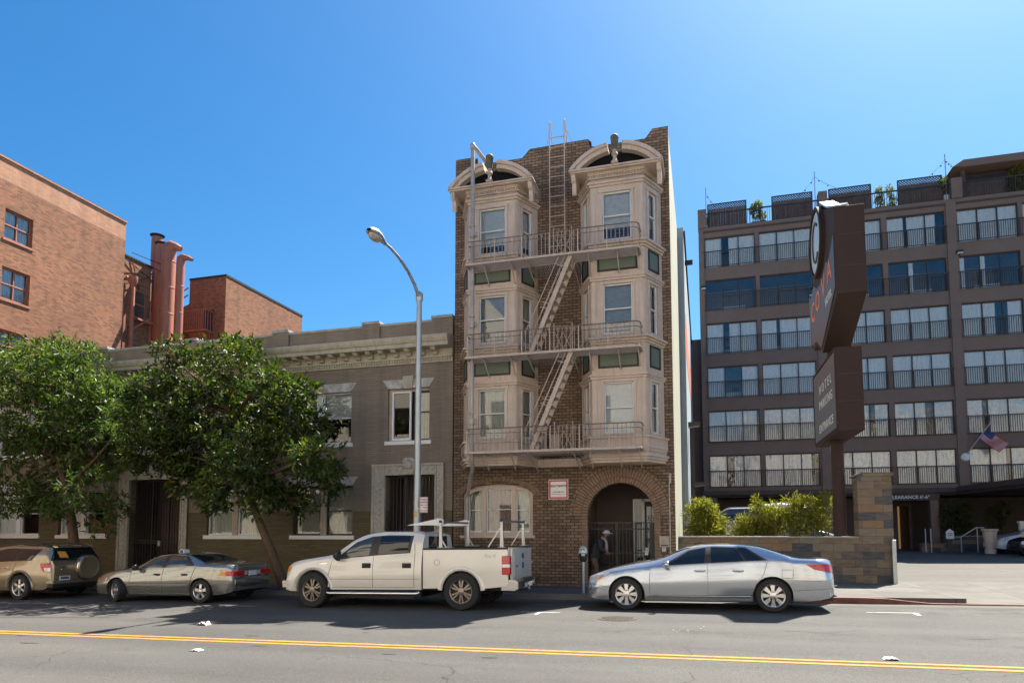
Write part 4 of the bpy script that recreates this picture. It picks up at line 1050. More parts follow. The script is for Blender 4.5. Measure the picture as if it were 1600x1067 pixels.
def leafcloud(b, clumps, n, L, W, up=.3, droop=.0, shell=.5, rr=None):
    """n leaves spread through ellipsoid clumps (x,y,z,rx,ry,rz)"""
    rr = rr or rng
    cl = np.array(clumps, float); vol = (cl[:, 3] * cl[:, 4] * cl[:, 5]) ** .8; pr = vol / vol.sum()
    ci = rr.choice(len(cl), n, p=pr)
    d = rr.normal(size=(n, 3)); d /= np.linalg.norm(d, axis=1)[:, None]
    rad = shell + (1.08 - shell) * rr.random(n) ** .7
    P = cl[ci, :3] + d * rad[:, None] * cl[ci, 3:6]
    return P, d
def leaf_object(name, root, mat, P, d, L, W, per=6, up=.25, fold=.25, rr=None, droop=.15):
    """every twig point P carries `per` leaves; a leaf = folded diamond of two triangles"""
    rr = rr or rng
    n = len(P); N = n * per
    base = np.repeat(P, per, 0) + rr.normal(size=(N, 3)) * L * .22
    ax = np.repeat(d, per, 0) * .5 + rr.normal(size=(N, 3)) * .75; ax[:, 2] += up - droop
    ax /= np.linalg.norm(ax, axis=1)[:, None]
    t = rr.normal(size=(N, 3)); t[:, 2] += .8
    s = np.cross(ax, t); s /= np.linalg.norm(s, axis=1)[:, None] + 1e-9
    nrm = np.cross(s, ax)
    ln = L * rr.uniform(.55, 1.3, N)[:, None]; wd = W * rr.uniform(.75, 1.2, N)[:, None]
    tip = base + ax * ln - nrm * ln * .12
    mid = base + ax * ln * .45
    l = mid + s * wd * .5 + nrm * wd * fold; r_ = mid - s * wd * .5 + nrm * wd * fold
    co = np.stack([base, l, tip, r_], 1).reshape(-1, 3)
    off = np.array(OFF.get(root, Vector()))
    me = bpy.data.meshes.new(name)
    me.vertices.add(4 * N); me.vertices.foreach_set('co', (co - off).ravel().astype(np.float32))
    k = np.arange(N) * 4
    idx = np.stack([k, k + 1, k + 2, k, k + 2, k + 3], 1).ravel()
    me.loops.add(6 * N); me.loops.foreach_set('vertex_index', idx.astype(np.int32))
    me.polygons.add(2 * N); me.polygons.foreach_set('loop_start', (np.arange(2 * N) * 3).astype(np.int32)); me.polygons.foreach_set('loop_total', np.full(2 * N, 3, np.int32))
    me.update(calc_edges=True); me.validate()
    me.materials.append(m[mat])
    o = bpy.data.objects.new(name, me); COL.objects.link(o); o.parent = root; OFF[o] = OFF.get(root, Vector())
    return o
def roof_plant(x, label, clumps, box, mat='shrub', n=260, white=False):
    t = thing('roof_planter', label, 'plant', (x, HY + .4, 20.1), 'planters on the hotel roof')
    b = MB().world(); b.mat(m['offwhite'] if white else m['tar']); x0, x1, h = box
    b.prism([(x0 + .03, 20.1), (x1 - .03, 20.1), (x1, 20.1 + h), (x0, 20.1 + h)], HY + .2, HY + .6, 'xz'); b.build('trough', t)
    P, d = leafcloud(None, [(c[0], HY + .4, c[1], c[2], .2, c[3]) for c in clumps], n, .12, .06)
    leaf_object('leaves', t, mat, P, d, .13, .06, 4)
    b = MB().world(); b.mat(m['stem'])
    for c in clumps: b.tube([(c[0], HY + .4, 20.1), (c[0] + .03, HY + .4, c[1])], .018, 5)
    b.build('stem', t)
roof_plant(3.65, 'bushy yellow green shrub in a dark trough between the two leftmost roof screens', [(3.3, 21.3, .18, .3), (3.62, 21.45, .22, .32), (3.55, 20.95, .3, .3), (3.85, 20.8, .2, .25)], (3.2, 4.05, .32), n=300)
roof_plant(10.6, 'pair of thin small shrubs in one dark trough on the hotel roof', [(10.3, 21.3, .2, .45), (10.32, 20.8, .26, .3), (10.85, 21.35, .18, .4), (10.95, 20.75, .26, .3)], (10.05, 11.1, .32), n=260)
roof_plant(13.6, 'yellow leaved shrub in a white pot beside the right roof pier', [(13.65, 21.45, .3, .3), (13.7, 21.1, .2, .3)], (13.55, 13.82, .55), n=140, white=True)
roof_plant(17.3, 'large golden shrub under the roof canopy at the right edge of the photo', [(17.3, 21.4, .55, .5), (17.0, 20.9, .4, .5), (17.6, 20.9, .4, .5)], (16.85, 17.9, .2), n=420)
roof_plant(.55, 'small plant in a white pot at the left corner of the hotel roof', [(.55, 20.85, .14, .25)], (.46, .64, .4), n=40, white=True)
for x, z, lab, ls in ((.55, 23.0, 'thin roof pole with one short bulb string, left corner of the hotel roof', ((.5, .9),)), (6.83, 23.1, 'thin roof pole with light strings sagging to both sides, middle of the hotel roof', ((-.9, 1.1), (1.2, .9))), (13.72, 23.1, 'thin roof pole with a light string sagging left, beside the roof canopy', ((-1.1, 1.1), (.3, .4)))):
    t = thing('light_pole', lab, 'pole', (x, HY + .3, 20.1), 'poles on the hotel roof')
    b = MB().world(); b.mat(m['steel']); b.tube([(x, HY + .3, 20.1), (x, HY + .3, z)], .025, 6); b.build('pole', t)
    b = MB().world(); b.mat(m['blk'])
    for dx, dz in ls:
        pts = [(x + dx * s, HY + .3, z - .3 - dz * (s ** .8) - .0) for s in (0, .2, .4, .6, .8, 1)]
        b.tube(pts, .009, 4)
        for p in pts[1::2]: b.lathe((p[0], p[1], p[2] - .06), [(0, -.06), (.04, -.02), (.03, .04), (0, .07)], 6)
    b.build('light_string', t)
# ------------------------------------------------------------------ street trees
T1=[(-21.4,6.52,1.58,1.25),(-19.52,6.61,1.43,1.16),(-17.92,5.79,1.2,0.99),(-17.24,4.95,1.03,0.85),(-20.75,5.21,1.6,1.27),(-19.01,4.93,1.48,1.2),(-21.92,4.31,1.23,0.96),(-19.85,3.72,1.25,0.99),(-18.32,4.09,1.13,0.92),(-17.3,3.75,0.73,0.6),(-18.63,2.88,0.96,0.77),(-20.57,2.71,0.95,0.75),(-17.59,2.37,0.64,0.52),(-21.8,2.73,0.96,0.74),(-18.18,1.74,0.55,0.44),(-19.37,2.39,0.77,0.61),(-16.9,3.15,0.53,0.44),(-21.73,7.3,0.97,0.76),(-19.29,7.12,0.84,0.67),(-20.5,7.32,0.94,0.75)]
T2=[(-15.38,6.25,1.05,0.9),(-13.43,6.55,0.93,0.82),(-11.98,5.84,0.81,0.72),(-16.03,5.1,1.06,0.9),(-14.28,5.21,1.24,1.07),(-12.49,5.12,1.18,1.04),(-11.18,5.33,0.83,0.75),(-10.68,4.57,0.61,0.55),(-16.22,4.02,0.95,0.79),(-14.57,3.96,1.18,1.01),(-12.78,3.9,1.18,1.04),(-11.39,3.95,0.87,0.78),(-10.34,3.64,0.71,0.64),(-10.03,3.1,0.56,0.5),(-11.56,2.85,0.83,0.73),(-13.51,2.8,0.79,0.68),(-14.77,3.2,0.82,0.69),(-16.81,5.93,0.59,0.49),(-16.75,4.83,0.68,0.56),(-12.89,7.05,0.49,0.43),(-15.54,7.09,0.57,0.48),(-14.01,6.94,0.59,0.51),(-10.92,2.3,0.45,0.4),(-12.4,2.41,0.55,0.48),(-13.94,2.33,0.45,0.38),(-16.8,3.64,0.63,0.52)]
def tree(label, base, pts, clumps, n, mat, L, W, r0, per=7, seed=1):
    t = thing('street_tree', label, 'tree', base)
    rr = np.random.default_rng(seed); rd = random.Random(seed)
    b = MB().world(); b.mat(m['bark'])
    k = len(pts)
    b.tube([pts[0][:2] + (pts[0][2] - .25,)] + pts, [r0 * 1.35] + [r0 * (1 - .55 * i / (k - 1)) * (1.12 if i == 0 else 1) for i in range(k)], 10)
    tops = pts[-2:] + [pts[len(pts) // 2]]
    cl = []
    for (x, z, rx, rz) in clumps:
        y = base[1] + rd.uniform(-1.7, .75); s_ = y / 16.6
        rx *= .92 * s_; rz *= .92 * s_; x *= s_; z = 1.58 + (z - 1.58) * s_; cl.append((x, y, z, rx, max(rx, rz) * .95, rz))
        if rd.random() < .4: cl.append((x + rd.uniform(-.15, .15), y + rd.choice([-.5, .5]), z + rd.uniform(-.2, .05), rx * .6, rx * .7, rz * .6))
    for c in cl:
        s = min(tops, key=lambda q: (q[0] - c[0]) ** 2 + (q[2] - c[2]) ** 2 + (4 if q[2] > c[2] else 0))
        mid = ((s[0] + c[0]) / 2 + rd.uniform(-.15, .15), (s[1] + c[1]) / 2, (s[2] + c[2]) / 2 + rd.uniform(-.1, .25))
        b.tube([s, mid, (c[0], c[1], c[2])], [r0 * .42, r0 * .26, r0 * .1], 6)
        for q in range(3):
            e = (c[0] + rd.uniform(-.8, .8) * c[3], c[1] + rd.uniform(-.8, .8) * c[4], c[2] + rd.uniform(-.5, .85) * c[5])
            b.tube([(c[0] * .5 + mid[0] * .5, c[1] * .5 + mid[1] * .5, c[2] * .5 + mid[2] * .5), e], [r0 * .13, r0 * .04], 5)
    b.build('trunk', t, smooth=60)
    P, d = leafcloud(None, cl, n, L, W, shell=.35, rr=rr)
    # ragged gaps: drop twigs where a lumpy field is low
    f = np.sin(P[:, 0] * 3.1 + seed) * np.sin(P[:, 2] * 3.7 + 1.3 * P[:, 1]) + .5 * np.sin(P[:, 0] * 7.3 + P[:, 2] * 6.1)
    keep = f > rr.uniform(-1.0, .25, len(P))
    leaf_object('crown', t, mat, P[keep], d[keep], L, W, per, up=.3, rr=rr, droop=.2)
    return t
TY = 16.62
tree('dense green street tree with an upright trunk behind the beige sport utility car', (-19.0, TY, gz(-19) + .13), [(-18.95, TY, -.12), (-19.0, TY, 1.0), (-19.2, TY, 2.0), (-19.4, TY - .1, 2.9), (-19.8, TY, 3.9), (-19.5, TY, 4.8)], [q for q in T1 if q[:2] not in ((-17.3, 3.75), (-16.9, 3.15))], 3000, 'leaf', .21, .07, .17, seed=3)
tree('darker street tree with a leaning trunk, between the grey green sedan and the pickup', (-11.4, TY, gz(-11.4) + .13), [(-11.38, TY, -.02), (-11.9, TY, 1.1), (-12.45, TY, 2.2), (-12.8, TY, 3.1), (-13.1, TY, 4.0), (-13.2, TY, 5.0)], [q for q in T2 if q[:2] not in ((-16.8, 3.64),)], 3500, 'leaf2', .21, .08, .14, seed=8)

# ------------------------------------------------------------------ street lamp, signs, meter
lamp = thing('street_lamp', 'tall grey galvanised street lamp with a cobra head on a curved arm beside the pickup', 'street lamp', (-7.37, 16.6, 0))
b = MB().world(); b.mat(m['steel']); b.tube([(-7.37, 16.6, 0), (-7.37, 16.6, 8.0)], [.105, .07], 14)
b.lathe((-7.37, 16.6, 0), [(.2, -.1), (.2, .08), (.13, .14), (.11, .3)], 14); b.lathe((-7.37, 16.6, 0), [(.075, 7.85), (.1, 7.9), (.1, 8.08), (.06, 8.12), (0, 8.13)], 12)
for z in (2.05, 2.35): b.lathe((-7.37, 16.6, 0), [(.1, z), (.104, z + .003), (.104, z + .022), (.1, z + .025)], 14)
b.build('pole', lamp, smooth=50)
b = MB().world(); b.mat(m['steel']); b.tube([(-7.37, 16.55, 7.98), (-7.38, 16.3, 8.22), (-7.4, 15.9, 8.45), (-7.42, 15.4, 8.62), (-7.43, 14.95, 8.68), (-7.44, 14.6, 8.69)], [.05, .046, .042, .04, .036, .034], 10); b.build('arm', lamp, smooth=60)
b = MB((-7.45, 14.62, 8.69), (0, -1, 0), (1, 0, 0)); b.mat(m['steel'])
rows = []
for x, w, zt, zb in ((-.08, .045, .045, -.045), (.05, .07, .06, -.05), (.2, .11, .1, -.06), (.38, .15, .12, -.07), (.56, .165, .115, -.07), (.7, .13, .085, -.06), (.78, .06, .03, -.04)):
    rows.append([(x, w * math.cos(t), (zt if math.sin(t) > 0 else -zb) * math.sin(t)) for t in [2 * PI * j / 16 for j in range(17)]])
b.grid(rows); o = b.build('lamp_head', lamp, smooth=60)
b = MB((-7.45, 14.62, 8.69), (0, -1, 0), (1, 0, 0)); b.mat(m['lens'])
rows = []
for k in range(7):
    a = PI / 2 * k / 6
    rows.append([(.47 + .25 * math.cos(a) * math.cos(t), .135 * math.cos(a) * math.sin(t), -.055 - .11 * math.sin(a)) for t in [2 * PI * j / 18 for j in range(19)]])
b.grid(rows); b.build('lens', o, smooth=60)
b = MB((-7.37, 16.6, 0)); b.mat(m['sticker']); b.box(-.035, .03, .09, .101, 1.96, 2.12); b.build('yellow_tag', lamp)
ps = thing('parking_sign', 'small white no parking sign with red lettering strapped to the street lamp pole', 'sign', (-7.13, 16.5, 2.3))
b = MB((0, 16.5, 0)); b.mat(m['white']); b.box(-7.25, -7.02, -.004, .004, 2.08, 2.49); b.mat(m['redink'])
for q in ((-7.245, -7.025, 2.085, 2.092), (-7.245, -7.025, 2.478, 2.485), (-7.245, -7.238, 2.092, 2.478), (-7.032, -7.025, 2.092, 2.478)): b.box(q[0], q[1], .0042, .0055, q[2], q[3])
b.mat(m['steel']); b.box(-7.36, -7.06, -.03, -.0045, 2.18, 2.2); b.box(-7.36, -7.06, -.03, -.0045, 2.38, 2.4); b.build('plate', ps)
for s, sz, z in (('P NO', .075, 2.42), ('PARKING', .048, 2.35), ('Mon - Sat', .045, 2.28), ('7 - 9 AM', .05, 2.21), ('TOW AWAY', .036, 2.13)):
    text_mesh(s, sz, m['redink'], ps, (-7.135, 16.494, z), FX, UP, extrude=.001, bold=.002)
pm = thing('parking_meter', 'grey domed parking meter on a steel post at the kerb by the silver sedan', 'parking meter', (-2.85, 16.35, .1))
b = MB().world(); b.mat(m['steel']); b.tube([(-2.85, 16.35, .05), (-2.85, 16.35, .86)], .035, 10); b.build('post', pm, smooth=50)
b = MB((-2.85, 16.35, 0)); b.mat(m['grille'])
rows = []
for z, w, d_ in ((.84, .045, .04), (.87, .07, .055), (.95, .095, .065), (1.06, .105, .07)):
    rows.append([(w * math.copysign(abs(math.cos(t)) ** .6, math.cos(t)), d_ * math.copysign(abs(math.sin(t)) ** .6, math.sin(t)), z) for t in [2 * PI * j / 20 for j in range(21)]])
b.grid(rows); b.mat(m['paper']); b.box(-.03, .05, .068, .074, .99, 1.04); o = b.build('meter_body', pm, smooth=50)
b = MB((-2.85, 16.35, 0)); b.mat(m['steel']); rows = []
for k in range(8):
    a = PI / 2 * k / 7
    rows.append([(.11 * math.cos(a) ** .7 * math.copysign(abs(math.cos(t)) ** .7, math.cos(t)), .073 * math.cos(a) ** .7 * math.copysign(abs(math.sin(t)) ** .7, math.sin(t)), 1.062 + .17 * math.sin(a)) for t in [2 * PI * j / 20 for j in range(21)]])
b.grid(rows); b.box(-.11, .11, -.072, .072, 1.055, 1.075); b.mat(m['cglass']); b.prism([(-.06, 1.1), (.06, 1.1), (.045, 1.17), (-.045, 1.17)], .055, .068); b.build('dome', pm, smooth=50)

# ------------------------------------------------------------------ stone planter wall
pw = thing('stone_planter', 'long slate tiled planter wall with a tall square pillar at the driveway end', 'wall', (2, 20, .2))
b = MB().world(); b.mat(m['slate']); b.box(-.71, 4.84, 20.0, 20.35, -.2, 1.40); b.box(-.71, 4.84, 22.2, 22.5, -.2, 1.38); b.box(4.55, 4.84, 20.351, 22.199, -.2, 1.38); b.build('wall', pw)
b = MB().world(); b.mat(m['slatecap']); b.box(-.712, 4.0, 19.96, 20.4, 1.401, 1.45); b.build('coping', pw, bevel=.01)
b = MB().world(); b.mat(m['slate']); b.box(4.01, 4.842, 19.985, 20.58, 1.402, 3.06); b.build('pillar', pw)
b = MB().world(); b.mat(m['slate']); b.prism([(3.96, 3.061), (4.88, 3.061), (4.88, 3.16), (4.1, 3.16), (3.96, 3.1)], 19.94, 20.63, 'xz'); b.build('pillar_cap', pw)
b = MB().world(); b.mat(m['soil']); b.box(-.7, 4.549, 20.351, 22.199, .2, 1.36); b.build('soil_bed', pw)
b = MB().world(); b.mat(m['steel']); b.box(4.77, 4.87, 19.9, 19.98, .15, 1.36); b.build('corner_guard', pw, bevel=.01)
def bush(label, x, zt, rx, clumps, n, seed):
    t = thing('bamboo_bush', label, 'bush', (x, 21.0, 1.36), 'bushes along the planter')
    rr = np.random.default_rng(seed)
    cl = [(cx, 21.0 + rr.uniform(-.2, .2), cz, r1, r1 * .9, r2) for cx, cz, r1, r2 in clumps]
    P, d = leafcloud(None, cl, n, .1, .02, shell=.3, rr=rr)
    P[:, 2] = np.maximum(P[:, 2], 1.4)
    leaf_object('leaves', t, 'bamboo', P, d, .16, .032, 7, up=.35, rr=rr, droop=.15)
    b = MB().world(); b.mat(m['stem'])
    for c in cl:
        for k in range(5):
            dx, dy = rr.uniform(-.5, .5, 2) * c[3]
            b.tube([(c[0] + dx * .4, c[1] + dy * .4, 1.33), (c[0] + dx, c[1] + dy, c[2] + c[5] * .8)], [.012, .005], 5)
    b.build('cane', t)
bush('round bright bamboo bush at the left end of the planter against the cream wall', .1, 2.7, .6, [(-.12, 2.05, .4, .46), (.22, 1.9, .4, .42), (.0, 2.36, .3, .26), (.5, 1.66, .26, .24), (.0, 1.65, .52, .25)], 420, 1)
bush('smallest bamboo bush, low between the round one and the wide one', 1.05, 2.2, .3, [(1.1, 1.75, .24, .33), (1.12, 1.55, .28, .2), (1.28, 1.75, .2, .25)], 130, 2)
bush('wide feathery bamboo bush in the middle of the planter', 1.75, 2.5, .6, [(1.68, 2.05, .36, .42), (1.58, 2.4, .2, .24), (2.0, 1.85, .42, .4), (2.0, 2.15, .3, .28), (1.75, 1.6, .42, .25)], 330, 4)
bush('tall shaded bamboo bush beside the brown sign pole', 2.8, 2.75, .6, [(2.62, 2.2, .36, .4), (2.98, 2.25, .34, .38), (2.7, 1.85, .55, .45), (3.15, 1.9, .35, .45), (3.35, 2.4, .2, .28), (2.45, 2.5, .2, .16)], 360, 5)

# ------------------------------------------------------------------ hotel pylon sign
py = thing('pylon_sign', 'tall brown two part hotel pylon sign on a round pole rising from the planter', 'sign', (3.62, 20.4, 1.3))
SX0, SX1 = 3.31, 3.93
b = MB().world(); b.mat(m['sign']); b.tube([(3.62, 20.4, 1.3), (3.62, 20.4, 6.6)], .165, 16); b.lathe((3.62, 20.4, 0), [(.165, 4.0), (.21, 4.02), (.21, 4.1), (.165, 4.11)], 16); b.lathe((3.62, 20.4, 0), [(.165, 3.25), (.175, 3.26), (.175, 3.3), (.165, 3.31)], 16); b.build('pole', py, smooth=50)
b = MB().world(); b.mat(m['sign']); b.box(SX0, SX1, 18.42, 21.95, 4.11, 6.26); o = b.build('lower_box', py, bevel=.012)
b = MB().world(); b.mat(m['sign_face']); b.box(SX0 - .012, SX0 - .001, 18.5, 21.87, 4.19, 6.18); b.build('sign_face', py)
b = MB().world(); b.mat(m['sign'])
for z in (4.16, 6.2): b.box(SX0 - .03, SX0 - .0005, 18.425, 21.945, z, z + .045)
for y in (18.425, 21.9): b.box(SX0 - .028, SX0 - .0006, y, y + .045, 4.206, 6.199)
b.build('frame_trim', py)
EX, EU = (0, -1, 0), (0, 0, 1)
for s, y, z, sz, xs in (('HOTEL', 19.95, 5.6, .36, 1.75), ('PARKING', 19.95, 5.16, .36, 1.25), ('ENTRANCE', 19.98, 4.5, .34, 1.12)):
    text_mesh(s, sz, m['offwhite'], py, (SX0 - .016, y, z), EX, EU, extrude=.006, xs=1.15, bold=.0, space=xs)
cy, cz, cr = 20.0, 9.66, .93
poly = [(17.72, 7.42), (17.72, 9.6)] + [(17.72 + (cy - .35 - 17.72) * k / 4, 9.6 + 1.0 * (k / 4) ** .8) for k in range(1, 5)] + arcpts(cy, cz, cr * 1.06, PI / 2 + .12, -.95, 16)[:] 
poly = [(17.72, 7.42), (17.72, 9.62), (18.6, 9.99), (19.25, 10.27)] + [(cy + cr * 1.06 * math.cos(t), cz + cr * 1.06 * math.sin(t)) for t in [PI * .66 - (PI * .66 + .72) * k / 18 for k in range(19)]] + [(21.2, 8.86), (21.6, 8.7), (22.0, 8.85), (21.98, 8.3), (21.9, 7.2), (21.4, 6.95), (20.9, 6.98), (20.4, 6.75), (20.02, 6.52)]
b = MB().world(); b.mat(m['sign']); b.prism(poly, SX0 - .03, SX1 + .03, 'yz'); b.build('upper_body', py, bevel=.012)
face = [(17.85, 7.62), (17.85, 9.0), (18.3, 8.75), (18.7, 8.55), (18.95, 8.75), (19.3, 8.62), (19.6, 8.5), (20.0, 8.45), (20.5, 8.52), (21.0, 8.78), (21.6, 8.6), (21.9, 8.72), (21.85, 7.3), (21.4, 7.08), (20.9, 7.1), (20.4, 6.86), (20.05, 6.68)]
b = MB().world(); b.mat(m['sign_face']); b.prism(face, SX0 - .05, SX0 - .031, 'yz'); b.build('sign_face', py)
b = MB((SX0 - .03, cy, cz), (1, 0, 0), (0, 1, 0)); b.mat(m['sign']); b.lathe((0, 0, 0), [(cr * 1.04, .0), (cr * 1.04, -.12), (cr * .94, -.13), (cr * .94, -.0)], 40, 'x'); b.mat(m['disc']); b.lathe((0, 0, 0), [(cr * .935, -.05), (cr * .9, -.08), (0, -.085)], 40, 'x'); o = b.build('logo_disc', py, smooth=40)
b = MB((SX0 - .12, cy, cz), (1, 0, 0), (0, 1, 0)); b.mat(m['sign_face'])
b.tube([(0, -.42 * math.cos(t) - .02, .55 * math.sin(t)) for t in [.75 + (2 * PI - 1.5) * k / 24 for k in range(25)]], .032, 6); b.build('logo_letter', o)
for ch, y, z in (('C', 21.2, 8.0), ('O', 20.35, 8.08), ('V', 19.4, 8.18), ('A', 18.5, 8.28)):
    text_mesh(ch, .8, m['orange'], py, (SX0 - .055, y, z), EX, (0, 0, 1), extrude=.008, xs=1.1, bold=.004)
text_mesh('HOTEL', .3, m['offwhite'], py, (SX0 - .055, 18.75, 7.66), EX, (0, -.05, 1), extrude=.006, bold=.004)
b = MB().world(); b.mat(m['alu']); b.prism([(17.75, 9.64), (18.6, 10.01), (19.6, 10.6), (19.6, 10.66), (18.6, 10.07), (17.75, 9.68)], SX0 - .04, SX0 + .3, 'yz'); b.build('sunlit_top_strip', py)  # bright strip standing in for sunlight on the sign's top edge
b = MB().world(); b.mat(m['hotel_d'])
for z in (4.86, 5.56): b.box(SX0 + .02, SX1 - .02, 18.416, 18.419, z, z + .012)
for z in (4.2, 4.86 - .06, 5.56 - .06, 6.14):
    for x in (SX0 + .06, SX1 - .06): b.lathe((x, 18.419, z), [(.012, 0), (.012, -.008), (0, -.01)], 8, 'y')
b.build('panel_seam', py)
b = MB().world(); b.mat(m['hotel_d'])
for z in (8.1, 8.9): b.box(SX0 - .01, SX1 + .01, 17.714, 17.719, z, z + .012)
b.build('panel_seam', py)
b = MB().world(); b.mat(m['offwhite']); b.box(3.5, 3.74, 20.55, 20.7, 3.85, 4.0); b.build('junction_box', py)

# ------------------------------------------------------------------ forecourt furniture
al = thing('area_light', 'brown square pole with two box floodlights beside the cream wall', 'light pole', (-.38, 27, .4))
b = MB().world(); b.mat(m['hrail']); b.box(-.46, -.3, 26.92, 27.08, .3, 5.6); b.build('pole', al)
for z, s, hs in ((5.6, .62, .13), (3.3, .5, .1)):
    b = MB((-.3, 26.9, z)); b.mat(m['hrail']); x0 = -.36 if z > 5 else -.05
    b.prism([(x0, 0), (x0 + s, .05), (x0 + s, .05 + hs), (x0 + .05, .06 + hs)], -.1, .32); b.mat(m['lens']); b.prism([(x0 + .06, -.008), (x0 + s - .06, .034), (x0 + s - .06, .044), (x0 + .06, .002)], -.05, .27); b.build('floodlight', al)
b = MB().world(); b.mat(m['hotel_d']); b.box(-.68, -.5, 24.6, 24.8, .3, 1.9)
wl = b; t = thing('utility_box', 'small brown utility box at the foot of the cream wall', 'box', (-.3, 23.4, .2)); b = MB().world(); b.mat(m['wood']); b.box(-.6, -.1, 23.2, 23.6, .2, 1.72); b.mat(m['hotel_d']); b.box(-.62, -.08, 23.18, 23.62, 1.721, 1.76); b.build('cabinet', t)
lw = thing('low_stone_wall', 'low slate faced wall under the hotel canopy with a stepped end', 'wall', (12.6, 41, .5))
b = MB().world(); b.mat(m['slate']); b.box(11.2, 12.4, 40.8, 41.2, .3, .95); b.box(12.401, 14.4, 40.8, 41.2, .3, 1.32); b.mat(m['slatecap']); b.box(12.38, 14.42, 40.78, 41.22, 1.321, 1.36); b.build('wall', lw)
hd = thing('handrail', 'thin grey pipe handrail stepping up beside the white urn', 'handrail', (13, 40.4, .5))
b = MB().world(); b.mat(m['steel']); b.tube([(12.5, 40.4, 1.25), (12.9, 40.4, 1.27), (13.65, 40.4, 1.78), (14.0, 40.4, 1.78)], .025, 6)
for x, z in ((12.93, 1.28), (13.68, 1.78)): b.tube([(x, 40.4, .45), (x, 40.4, z)], .025, 6)
b.build('pipe', hd)
for x in (11.35, 11.6):
    t = thing('steel_post', 'thin upright grey post beside the dark hotel passage', 'post', (x, 40.6, .45), 'posts by the hotel passage'); b = MB().world(); b.mat(m['steel']); b.tube([(x, 40.6, .45), (x, 40.6, 1.7)], .03, 6); b.lathe((x, 40.6, 1.7), [(.034, -.01), (.034, .02), (0, .035)], 8); b.build('post', t)
ub = thing('planter_urn', 'large white flared plant pot under the hotel canopy', 'plant pot', (13.4, 38, .5))
b = MB().world(); b.mat(m['trim']); b.lathe((13.4, 38, 0), [(.24, .5), (.24, .72), (.2, .74), (.22, .82), (.3, 1.58), (.35, 1.6), (.36, 1.7), (.32, 1.71), (.3, 1.6)], 18); b.build('pot', ub, smooth=40)
b = MB().world(); b.mat(m['soil']); b.lathe((13.4, 38, 0), [(.3, 1.6), (0, 1.62)], 14); b.build('soil', ub)
ms = thing('notice_board', 'small cream house shaped notice sign on a dark stand in the forecourt', 'sign', (12.25, 40, .5))
b = MB((0, 40, 0)); b.mat(m['blk']); b.box(12.18, 12.38, -.05, .05, .5, 1.2); b.box(12.1, 12.46, -.15, .15, .5, .54); b.build('stand', ms)
b = MB((0, 39.93, 0)); b.mat(m['offwhite']); b.prism([(12.1, 1.2), (12.46, 1.2), (12.46, 1.58), (12.28, 1.72), (12.1, 1.58)], -.03, .03); b.mat(m['ink']); b.box(12.17, 12.39, .0305, .034, 1.45, 1.49); b.box(12.17, 12.39, .0305, .034, 1.36, 1.39); b.build('board', ms)
bt = thing('bollard_post', 'slim white square post with a cap near the hotel entrance', 'post', (15.3, 39.5, .5))
b = MB().world(); b.mat(m['offwhite']); b.box(15.22, 15.4, 39.4, 39.6, .5, 2.0); b.box(15.18, 15.44, 39.36, 39.64, 2.001, 2.1); b.build('post', bt)
for lab, x, cl, n, sd in (('dense dark shrub under the hotel canopy behind the low slate wall', 13.2, [(12.9, 2.3, .5, .9), (13.4, 2.4, .5, .9), (13.1, 1.8, .6, .5)], 420, 3), ('sparse dark shrub with a pale trunk near the white post', 15.0, [(14.9, 2.2, .4, .7), (15.3, 2.6, .4, .6)], 160, 4)):
    t = thing('shade_shrub', lab, 'shrub', (x, 41.5, .5), 'shrubs under the canopy'); rr = np.random.default_rng(sd)
    P, d = leafcloud(None, [(c[0], 41.6, c[1], c[2], .35, c[3]) for c in cl], n, .12, .05, rr=rr); leaf_object('leaves', t, 'dkleaf', P, d, .16, .06, 6, rr=rr)
    b = MB().world(); b.mat(m['bark'])
    for c in cl: b.tube([(c[0], 41.6, .5), (c[0] + .05, 41.6, c[1])], .03, 6)
    b.build('trunk', t)
fl = thing('hotel_flag', 'striped national flag hanging from an angled pole on the hotel front', 'flag', (13.85, HY - .1, 5.68))
b = MB().world(); b.mat(m['steel']); b.tube([(13.83, HY - .1, 5.68), (14.75, HY - 1.0, 7.3)], .03, 8); b.lathe((14.77, HY - 1.02, 7.36), [(0, -.06), (.05, -.03), (.05, .03), (0, .06)], 8); b.build('pole', fl, smooth=50)
b = MB((13.83, HY - .12, 5.62)); b.mat(m['offwhite']); b.lathe((0, 0, 0), [(.0, .1), (.18, .1), (.24, .0), (.16, -.05)], 16, 'y'); b.build('bracket', fl)
def fpt(u, v):   # u along the fly, v across the hoist
    p0 = Vector((14.62, HY - .88, 7.08)); p1 = Vector((14.34, HY - .6, 6.6))
    h = p0.lerp(p1, v); fly = Vector((.78 + .1 * v, -.1, -.92 + .1 * v))
    sag = Vector((0.08, .0, -.16)) * math.sin(u * PI) * .6
    wv = Vector((.2, .6, .1)) * (.13 * math.sin(u * 9 + v * 3))
    p = h + fly * u + sag + wv
    return tuple(p + Vector((.18, 0, .05)) * u * (1 - v) * 1.0 - Vector((0, 0, -.0)) )
b = MB().world()
for k in range(13):
    v0, v1 = k / 13, (k + 1) / 13
    for j in range(14):
        u0, u1 = j / 14, (j + 1) / 14
        b.mat(m['flag_b'] if (k < 7 and j < 5) else (m['flag_r'] if k % 2 == 0 else m['flag_w'])); b.quad(fpt(u0, v0), fpt(u1, v0), fpt(u1, v1), fpt(u0, v1))
b.build('cloth', fl, smooth=80, merge=.0005, recalc=False, solid=.006)

